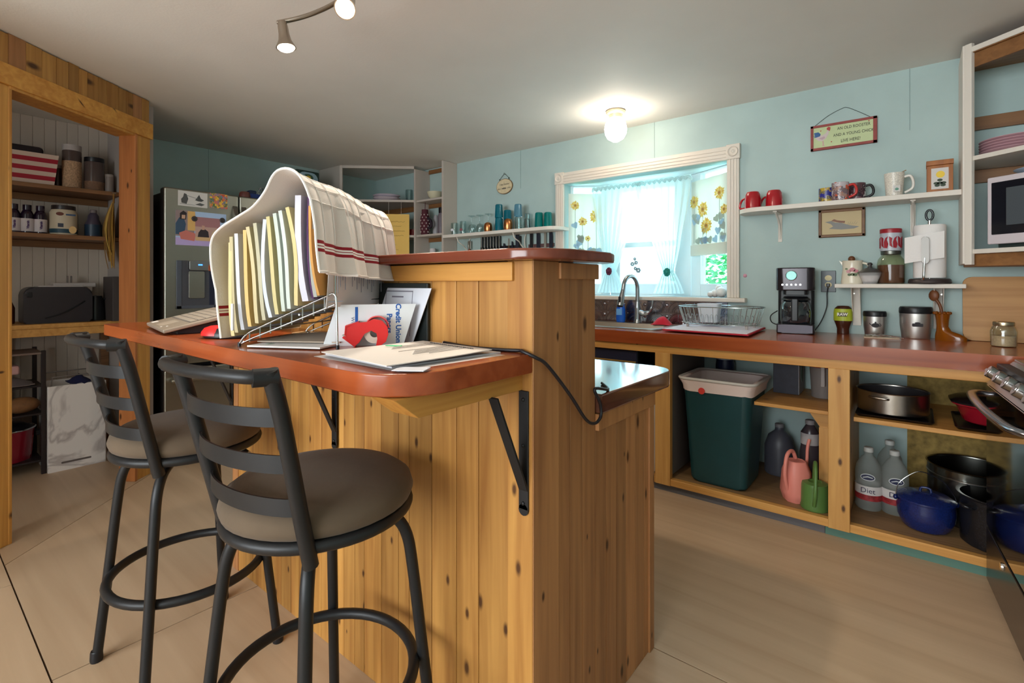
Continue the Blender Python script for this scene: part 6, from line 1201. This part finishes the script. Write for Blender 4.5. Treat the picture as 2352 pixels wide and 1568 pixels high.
# yellow letter taped to the shelf edge
YL = mat('yellow paper', (240, 196, 104), .7); q1 = QM @ Vector((0, 0, 0)); 
tgt = gx(945, 495, -3.87); m = MB(QM); s1 = ql - .045; m.box(s1 - .3, -.012, 1.46, s1, -.0105, 1.875, YL); m.box(s1 - .2, -.0125, 1.86, s1 - .198, -.0105, 2.0, CS); m.box(s1 - .08, -.0125, 1.86, s1 - .078, -.0105, 2.0, CS); o = S(m, 'yellow_letter', 'tall yellow handwritten letter hanging at the corner shelves behind the bar', 'letter', tuple(QM @ Vector((s1, -.012, 1.46))), 0, None, True)
m = MB(QM); rn = random.Random(2)
for k, (a_, b_) in enumerate(((.12, .26), (.14, .23), (.1, .26), (.1, .25), (None, None), (.14, .18), (.16, .2))):
    if a_ is None: continue
    n_ = int((b_ - a_) / .004); z = 1.8 - k * .045
    m.tube([(s1 - .3 + a_ + i * .004, -.0128, z + rn.uniform(-.006, .006)) for i in range(n_)], .0012, K_(170, 130, 70), 4)
m.out('handwriting', o, True)

# ================================================================== pantry
PS = 'pantry'; SHP = -4.4
ps = T('pantry_shelves', 'brown wooden pantry shelves fixed to the beadboard wall', 'shelves', (-4.55, .3, .9))
for z, x in ((1.843, SHP), (1.523, SHP)):
    m = MB(); m.box(XL + .003, -.9, z - .028, x, 1.028, z, SHELFW, .003); m.out('shelf', ps, True); m = MB(); m.box(XL + .003, -.9, z - .075, XL + .02, 1.028, z - .03, SHELFW, .002); m.out('cleat', ps, True)
m = MB(); m.box(XL + .003, -.9, .912, -4.3, 1.028, .94, LUMBX, .003); m.out('worktop', ps, True); m = MB(); m.box(-4.33, -.9, .862, -4.302, 1.028, .911, LUMBX, .002); m.out('front_rail', ps, True)
m = MB(); m.box(XL + .003, .98, .0, XL + .05, 1.027, .911, SHELFW, .002); m.out('leg', ps, True); m = MB(); m.box(XL + .003, .44, .0, XL + .05, .5, .911, SHELFW, .002); m.out('leg', ps, True)
z1_, z2_, z3_ = 1.8435, 1.5235, .9405
m = MB(); sq4 = lambda r0, r1, z: [(-r0, -r1, z), (r0, -r1, z), (r0, r1, z), (-r0, r1, z)]
RS_ = mat('red stripe', (164, 24, 44), .6); CR_ = mat('cream canvas', (214, 188, 170), .7)
sb_ = T('striped_bin', 'red and cream striped storage bin on the top pantry shelf', 'storage bin', (-4.55, .52, z1_))
m = MB(); n = 7
for k in range(n):
    f0, f1 = k / n, (k + 1) / n; r = lambda f: (.11 + .014 * f, .165 + .022 * f)
    m.loft([sq4(*r(f0), .2 * f0), sq4(*r(f1), .2 * f1)], CR_ if k % 2 == 0 else RS_, cap=(k == 0))
m.out('body', sb_); m = MB(); m.box(-.09, -.12, .12, .08, .12, .25, mat('dark bin contents', (40, 30, 34), .7), .02); m.out('contents', sb_)
def jar(y, x, z, lab, r, h, gm, cap, fill=None, name='storage_jar'):
    t = T(name, lab, 'jar', (x, y, z), 0, 'jars on the top pantry shelf'); MB().lathe([(0, 0), (r * .95, 0), (r, .006), (r, h * .84), (r * .9, h * .88), (0, h * .88)], gm, 24).out('glass', t)
    MB().lathe([(r * .95, h * .86), (r, h * .87), (r, h * .99), (0, h)], cap, 24).out('lid', t)
    if fill: MB().lathe([(r * 1.004, .008), (r * 1.004, h * fill[0])], fill[1], 24).out('contents', t)
OAT = mat('oats', (176, 140, 108), .8, noise=.35, nscale=120); DG = mat('dim glass', (84, 70, 66), .15, spec=.6)
jar(.785, -4.5, z1_, 'tall oat jar with white lid in the middle of the top pantry shelf', .052, .3, DG, K_(176, 166, 162), (.62, OAT)); jar(.905, -4.5, z1_, 'wide black lidded jar at the right of the top pantry shelf', .056, .235, DG, BLACKP, (.28, mat('brown grain', (120, 88, 66), .8, noise=.2, nscale=90))); jar(.72, -4.56, z1_, 'small brown jar between striped bin and oat jar', .03, .16, mat('brown jar', (70, 46, 40), .3), K_(150, 136, 126)); jar(.985, -4.48, z1_, 'little pale jar at the pantry side wall', .025, .13, mat('pale jar', (130, 116, 108), .4), K_(150, 136, 126))
VT = 'dark vitamin bottles on the second pantry shelf'; VB = mat('dark purple bottle', (34, 18, 40), .2, spec=.7)
vb = T('vitamin_bottle', 'dark purple bottle with white label, left of three in the pantry', 'bottle', (-4.5, .50, z2_), 0, VT)
MB().lathe([(0, 0), (.03, 0), (.034, .006), (.034, .12), (.024, .145), (.018, .155), (0, .157)], VB, 22).out('body', vb); MB().lathe([(.019, .15), (.022, .153), (.022, .185), (0, .187)], VB, 18).out('cap', vb); MB().lathe([(.0345, .012), (.0345, .095)], mat('label white', (216, 204, 204), .6), 22).out('label_band', vb)
v2 = dup(vb, (-4.5, .563, z2_), label='dark purple bottle with white label, middle of three in the pantry'); v3 = dup(vb, (-4.5, .626, z2_), label='dark purple bottle with white label, beside the white tub')
for v in (vb, v2, v3): m = MB(); m.text('Vitamin', .017, K_(80, 50, 100), TR(.0352, 0, .055) @ RZ(PI / 2) @ RX(PI / 2) @ RZ(PI / 2), bold=.001); m.out('lettering', v)
tb_ = T('protein_tub', 'big pale tub with dark lid and teal band on the pantry shelf', 'tub', (-4.5, .742, z2_)); MB().lathe([(0, 0), (.068, 0), (.072, .008), (.072, .15), (.062, .17), (0, .17)], mat('cream tub', (206, 190, 164), .5), 30).out('body', tb_); MB().lathe([(.062, .17), (.064, .173), (.063, .198), (0, .2)], mat('dark lid', (44, 34, 34), .35), 30).out('lid', tb_); MB().lathe([(.0725, .012), (.0725, .04)], mat('teal band', (40, 70, 84), .5), 30).out('band', tb_)
m = MB(); MX_ = lambda r: TR(r, 0, 0) @ RZ(PI / 2) @ RX(PI / 2); m.flat(ell(.035, .035, .02, .025, 12), K_(230, 190, 130), MX_(.07), 0, .004); m.flat(R_(-.04, .05, -.012, .075), K_(70, 76, 90), MX_(.067), 0, .005); m.flat(ell(-.03, .138, .02, .012, 12), K_(120, 70, 60), MX_(.067), 0, .005); m.flat(R_(.0, .13, .05, .14), K_(60, 84, 120), MX_(.065), 0, .007)
m.out('print', tb_)
bottle((-4.5, .9, z2_), 'dark bottle with teal blue bottom half at the right of the pantry shelf', [(0, 0), (.046, 0), (.048, .006), (.048, .085), (.034, .12), (.03, .15), (.018, .17), (0, .172)], mat('dusky bottle', (70, 62, 76), .3), (.02, .168, .19, K_(120, 108, 108)), (.0485, .01, .085, mat('teal deep label', (30, 52, 72), .4)), name='spray_bottle')
# pantry worktop
ts = T('toaster', 'large black long slot toaster on the pantry worktop', 'toaster', (-4.47, .7, z3_)); TB_ = mat('toaster black', (46, 42, 46), .35)
m = MB(); m.prism(rrect(-.17, 0, .17, .235, (.05, .05, .015, .015), 6), -.1, .1, TB_, 'x', bev=.012); m.out('body', ts); m = MB(); m.box(-.07, -.1, .23, .07, .13, .243, mat('toaster top', (196, 186, 180), .4), .005); m.out('top_plate', ts); m = MB(); m.box(.0985, -.155, .17, .104, -.13, .2, BLACKP, .002); m.out('lever', ts); m = MB(); m.tube(cr([(.104, -.07, .03), (.107, .03, .07), (.104, .13, .14)], 5), .004, BLACKP, 6); m.out('cord', ts)
pm = T('sandwich_press', 'white topped press behind the black toaster', 'sandwich press', (-4.63, .76, z3_)); m = MB(); m.box(-.06, -.12, 0, .06, .15, .2, mat('press grey', (110, 100, 98), .5), .01); m.out('body', pm); m = MB(); m.box(-.07, -.06, .23, .065, .17, .262, K_(206, 196, 190), .008); m.box(-.065, .12, .2, .06, .15, .24, K_(206, 196, 190), .004); m.out('lid', pm); m = MB(); m.box(-.01, .02, .26, .01, .028, .31, mat('dull tongs', (120, 110, 104), .4, .5), .002); m.box(-.01, .04, .26, .01, .048, .31, mat('dull tongs', (120, 110, 104), .4, .5), .002); m.out('hinge_tabs', pm)
kt = T('kettle', 'black jug with loop handle right of the toaster', 'jug', (-4.46, .905, z3_)); MB().lathe([(0, 0), (.05, 0), (.052, .01), (.044, .13), (.035, .17), (0, .175)], BLACKP, 22).out('body', kt); m = MB(); m.tube(cr([(.01, .04, .15), (.01, .08, .145), (.01, .095, .09), (.01, .085, .03)], 5), .008, BLACKP, 8); m.out('handle', kt)
bottle((-4.5, .475, z3_), 'brown sauce bottle left of the toaster in the pantry', [(0, 0), (.03, 0), (.032, .01), (.032, .1), (.014, .15), (.013, .19), (0, .19)], mat('brown bottle', (84, 44, 34), .25), (.015, .185, .21, BLACKP), name='sauce_bottle')
m = MB(); m.box(-4.5, .955, z3_, -4.26, 1.0, 1.245, mat('dark grey board', (70, 62, 60), .6), .003); S(m, 'tray', 'dark grey upright tray against the pantry side wall', 'tray', (-4.38, .98, z3_), world=True)
# dried plant
dpn = T('dried_plant', 'bundle of dried yellow brown leaves hanging on the pantry side wall', 'dried plant', (-4.38, 1.0, 1.78)); m = MB(); rn = random.Random(8); STW = [mat('straw a', (176, 132, 56), .8), mat('straw b', (140, 100, 48), .8), mat('straw c', (206, 166, 84), .8)]
for k in range(46):
    dx, dy = rn.uniform(-.15, .12), rn.uniform(-.045, .0); ln = rn.uniform(.3, .48); w_ = rn.uniform(.006, .013); A = [Vector((dx * s_ ** .8 * (1.15 - .75 * s_ ** 2), dy * math.sin(s_ * 2.6) - .012, -ln * s_)) for s_ in [i / 7 for i in range(8)]]
    m.grid([[p + Vector((w_ * math.sin(PI * (.08 + .9 * i / 7)), 0, 0)) for i, p in enumerate(A)], [p - Vector((w_ * math.sin(PI * (.08 + .9 * i / 7)), .003, 0)) for i, p in enumerate(A)]], STW[k % 3], th=.0008)
m.out('leaves', dpn); m = MB(); m.tube([(0, -.012, -.02), (0, -.012, .05)], .006, STW[1], 8); m.lathe([(0, .02), (.004, .02), (.004, 0)], STEEL, 8, M=TR(0, 0, .05) @ RX(PI / 2)); m.out('stem', dpn)
# floor of the pantry
hb_ = T('hamper', 'white marble patterned hamper on the pantry floor', 'hamper', (-4.4, .77, 0))
def marble():
    m, N, K, b = newmat('marble print'); tc = N.new('ShaderNodeTexCoord'); n = N.new('ShaderNodeTexNoise'); n.inputs['Scale'].default_value = 2.2; n.inputs['Detail'].default_value = 6; n.inputs['Distortion'].default_value = 1.2; K.new(tc.outputs['Object'], n.inputs['Vector'])
    r = N.new('ShaderNodeValToRGB'); e = r.color_ramp.elements; e[0].position = .46; e[0].color = L((222, 214, 208)); e[1].position = .53; e[1].color = L((222, 214, 208)); x = e.new(.495); x.color = L((176, 166, 162)); K.new(n.outputs['Fac'], r.inputs[0]); K.new(r.outputs[0], b.inputs['Base Color']); b.inputs['Roughness'].default_value = .4; return m
MBL = marble(); m = MB(); m.loft([RRz(-.15, -.145, .15, .15, .01, .0), RRz(-.15, -.145, .15, .15, .01, .545), RRz(-.14, -.135, .14, .14, .01, .545), RRz(-.14, -.135, .14, .14, .01, .02)], MBL); m.out('body', hb_); m = MB(); m.prism(rrect(-.08, .045, .07, .057, .0055), .1495, .1512, mat('slot', (96, 86, 82), .7), 'x'); m.out('hand_slot', hb_)
m = MB(); m.tube(cr([(.13, -.125, .54), (.13, -.12, .59), (.13, -.1, .6), (.13, .11, .6), (.13, .125, .59), (.13, .13, .54)], 4), .004, mat('rim wire', (120, 112, 108), .4, .5), 6); m.out('bag_frame', hb_); m = MB(); m.tube(cr([(-.13, -.125, .54), (-.13, -.12, .59), (-.13, -.1, .6), (-.13, .11, .6), (-.13, .125, .59), (-.13, .13, .54)], 4), .004, mat('rim wire', (120, 112, 108), .4, .5), 6); m.out('bag_frame', hb_)
m = MB(); G = [[((i / 8 - .5) * .16, (j / 8 - .5) * .11, .05 * max(0, 1 - math.hypot(i / 4 - 1, j / 4 - 1)) + .01 * noise.noise(Vector((i * .7, j * .9, 1)))) for j in range(9)] for i in range(9)]; m.grid(G, mat('navy cloth', (22, 26, 66), .9), th=.004); S(m, 'navy_cloth', 'navy blue cloth lying in the marble patterned hamper', 'cloth', (-4.33, .79, .548))
m = MB(); m.box(-.138, -.132, .0, .138, .137, .02, K_(206, 200, 196)); m.M = None
rk2 = T('storage_rack', 'black four tier metal rack on the pantry floor', 'rack', (-4.43, .42, 0)); RKM = mat('rack dark metal', (46, 38, 38), .45, .4)
for x in (-.16, .15):
    for y in (-.2, .19): m = MB(); m.box(x - .011, y - .011, 0, x + .011, y + .011, .775, RKM, .002); m.out('post', rk2)
for z in (.09, .385, .56, .765): m = MB(); m.box(-.16, -.2, z - .012, .15, .19, z, RKM if z < .7 else mat('rack top', (120, 100, 90), .5), .002); m.out('tier', rk2)
m = MB(); m.loft([[(x, y, .0) for x, y in ell(0, 0, .13, .16, 24)], [(x, y, .19) for x, y in ell(0, 0, .145, .175, 24)]], mat('maroon crock', (130, 20, 38), .25, coat=.3)); ck = T('slow_cooker', 'red slow cooker with black lid on the lowest rack tier', 'slow cooker', (-4.43, .415, .091)); m.out('body', ck); m = MB(); m.tube([(x, y, .195) for x, y in ell(0, 0, .147, .177, 32)], .006, CHROME, 8, True); m.out('rim', ck); m = MB(); m.loft([[(x, y, .197) for x, y in ell(0, 0, .14, .17, 24)], [(x, y, .225) for x, y in ell(0, 0, .1, .12, 24)], [(x, y, .235) for x, y in ell(0, 0, .03, .04, 24)]], BLACKP); m.tube(cr([(0, -.04, .23), (0, -.03, .265), (0, .03, .265), (0, .04, .23)], 4), .012, BLACKP, 8); m.out('lid', ck); m = MB(); m.box(-.03, .172, .13, .03, .2, .165, BLACKP, .008); m.out('handle', ck)
m = MB(); m.ball((0, 0, .05), .07, mat('brown paper bag', (130, 88, 52), .8, noise=.25, nscale=25, bump=.6, bscale=40), .9, 1.25, .72, 18); S(m, 'paper_bag', 'crumpled brown bag on the second rack tier from below', 'bag', (-4.36, .52, .3855))
m = MB(); m.lathe([(0, 0), (.05, 0), (.085, .02), (.083, .022), (0, .005)], mat('yellow plate', (186, 160, 84), .5), 24); S(m, 'plate', 'yellowish plate on the rack beside the brown bag', 'plate', (-4.38, .36, .3855))
m = MB(); G = [[((i / 8 - .5) * .2, (j / 8 - .5) * .28, .004 + .05 * max(0, 1 - math.hypot(i / 4 - 1, j / 4 - 1) ** 2) + .012 * noise.noise(Vector((i * .9, j * .8, 5)))) for j in range(9)] for i in range(9)]; m.grid(G, mat('silver foil bag', (150, 140, 140), .35, .5), th=.003); S(m, 'foil_bag', 'silvery food bag on the third rack tier', 'bag', (-4.37, .43, .562))
m = MB(); m.box(-.05, -.09, 0, .05, .09, .055, mat('pink food box', (196, 150, 146), .6), .012); S(m, 'food_packet', 'pale pink packet lying on the silvery bag in the rack', 'packet', (-4.38, .42, .632))
# ================================================================== ceiling lights
BULB = mat('lit bulb', (255, 236, 206), .3, emis=22); NIK = mat('brushed nickel', (168, 158, 146), .28, 1)
tl_ = T('track_light', 'curved brushed nickel spotlight bar on the ceiling', 'ceiling light', (-1.5, 1.1, ZC))
zb = 2.235; e0 = gz(638, 52, zb); m = MB(); bp_ = [gz(638, 52, zb), gz(692, 40, zb), gz(745, 20, zb), gz(788, -6, zb), gz(850, -60, zb), gz(930, -110, zb), gz(1010, -135, zb)]; bar = cr([tuple(p) for p in bp_], 8); m.tube(bar, .0085, NIK, 12); m.out('bar', tl_, True)
m = MB(); c_ = bar[28]; m.tube([(c_.x, c_.y, zb), (c_.x, c_.y, ZC - .03)], .007, NIK, 10); m.lathe([(0, -.03), (.05, -.03), (.058, -.022), (.06, 0), (0, 0)], NIK, 30, (c_.x, c_.y, ZC)); m.out('canopy', tl_, True)
def head(at_, d, pr):
    d = Vector(d).normalized(); MM = TR(at_) @ Vector((0, 0, -1)).rotation_difference(d).to_matrix().to_4x4(); m = MB(MM)
    m.lathe([(0, 0), (.016, 0), (.019, -.02), (.02, -.05), (.024, -.075), (.036, -.1), (.037, -.104), (.033, -.104), (.02, -.08), (0, -.08)], NIK, 28); h_ = m.out('spot_head', tl_, True)
    m = MB(MM); m.lathe([(0, -.118), (.016, -.116), (.028, -.109), (.0325, -.1), (0, -.1)], BULB, 28); m.out('bulb', h_, True)
    p = Vector(at_) + d * .135; spot('track_spot', p, p + d, pr, (1, .87, .7), 150, 1, .035)
head((e0.x + .035, e0.y, zb - .008), (.12, .1, -1), 28)
h2 = gz(806, 0, zb - .02); head(h2, (.55, -.62, -.8), 31); m = MB(); m.tube([(h2.x - .015, h2.y, zb), (h2.x - .015, h2.y, zb - .045)], .006, NIK, 8); m.out('knuckle', tl_, True)
h3 = gz(905, -112, zb - .012); head(h3, (.0, .35, -1), 31)
gl_ = T('globe_light', 'small ribbed white globe ceiling light before the window', 'ceiling light', (-1.555, 3.04, ZC)); m = MB(); m.lathe([(0, -.001), (.062, -.001), (.066, -.012), (.058, -.022), (.045, -.026), (.042, -.05), (0, -.05)], mat('cream metal', (206, 192, 168), .35, .5), 32); m.out('base', gl_)
m = MB(); P_ = [(.04, -.05), (.05, -.06), (.066, -.085), (.0725, -.12), (.068, -.155), (.052, -.185), (.02, -.205), (0, -.208)]; t = bmesh.new(); sg_ = 72; rings = []
for r, z in P_: rings.append([t.verts.new((r * (1 + .02 * (k % 3 == 0)) * math.cos(2 * PI * k / sg_), r * (1 + .02 * (k % 3 == 0)) * math.sin(2 * PI * k / sg_), z)) for k in range(sg_)] if r else [t.verts.new((0, 0, z))])
for a, b in zip(rings, rings[1:]):
    for k in range(sg_): t.faces.new((a[k], a[(k + 1) % sg_], b[(k + 1) % sg_], b[k])) if len(b) > 1 else t.faces.new((a[k], a[(k + 1) % sg_], b[0]))
m.add(t, mat('lit globe', (255, 240, 220), .4, emis=26)); m.out('globe', gl_)
# ================================================================== garden beyond the window
gd = MB(); gd.box(-14, 3.9, -.35, 10, 22, -.3, mat('lawn', (120, 150, 90), .9, noise=.2, nscale=3)); o = gd.out('lawn'); o['kind'] = 'structure'
tr = T('tree', 'leafy green tree seen through the right side window', 'tree', (-2.55, 10.5, -.3)); m = MB(); m.tube(cr([(0, 0, 0), (.05, 0, .6), (-.05, .05, 1.2), (0, 0, 2)], 4), .07, mat('bark', (96, 78, 60), .9), 8); m.out('trunk', tr)
m = MB(); rn = random.Random(4); LF = mat('leaf green', (96, 190, 120), .7); t = bmesh.new()
for k in range(2600):
    a_, b_, r = rn.uniform(0, 2 * PI), rn.uniform(-1, 1), rn.random() ** .4; p = Vector((math.cos(a_) * math.sqrt(1 - b_ * b_) * 1.5 * r, math.sin(a_) * math.sqrt(1 - b_ * b_) * 1.3 * r, 1.5 + b_ * 1.15 * r)); q = Matrix.Rotation(rn.uniform(0, 6), 3, 'Z') @ Matrix.Rotation(rn.uniform(0, 3), 3, 'X'); s_ = rn.uniform(.04, .085)
    t.faces.new([t.verts.new(p + q @ Vector(v)) for v in ((-s_, 0, 0), (0, -s_ * .6, 0), (s_, 0, 0), (0, s_ * .6, 0))])
m.add(t, LF); m.out('foliage', tr)
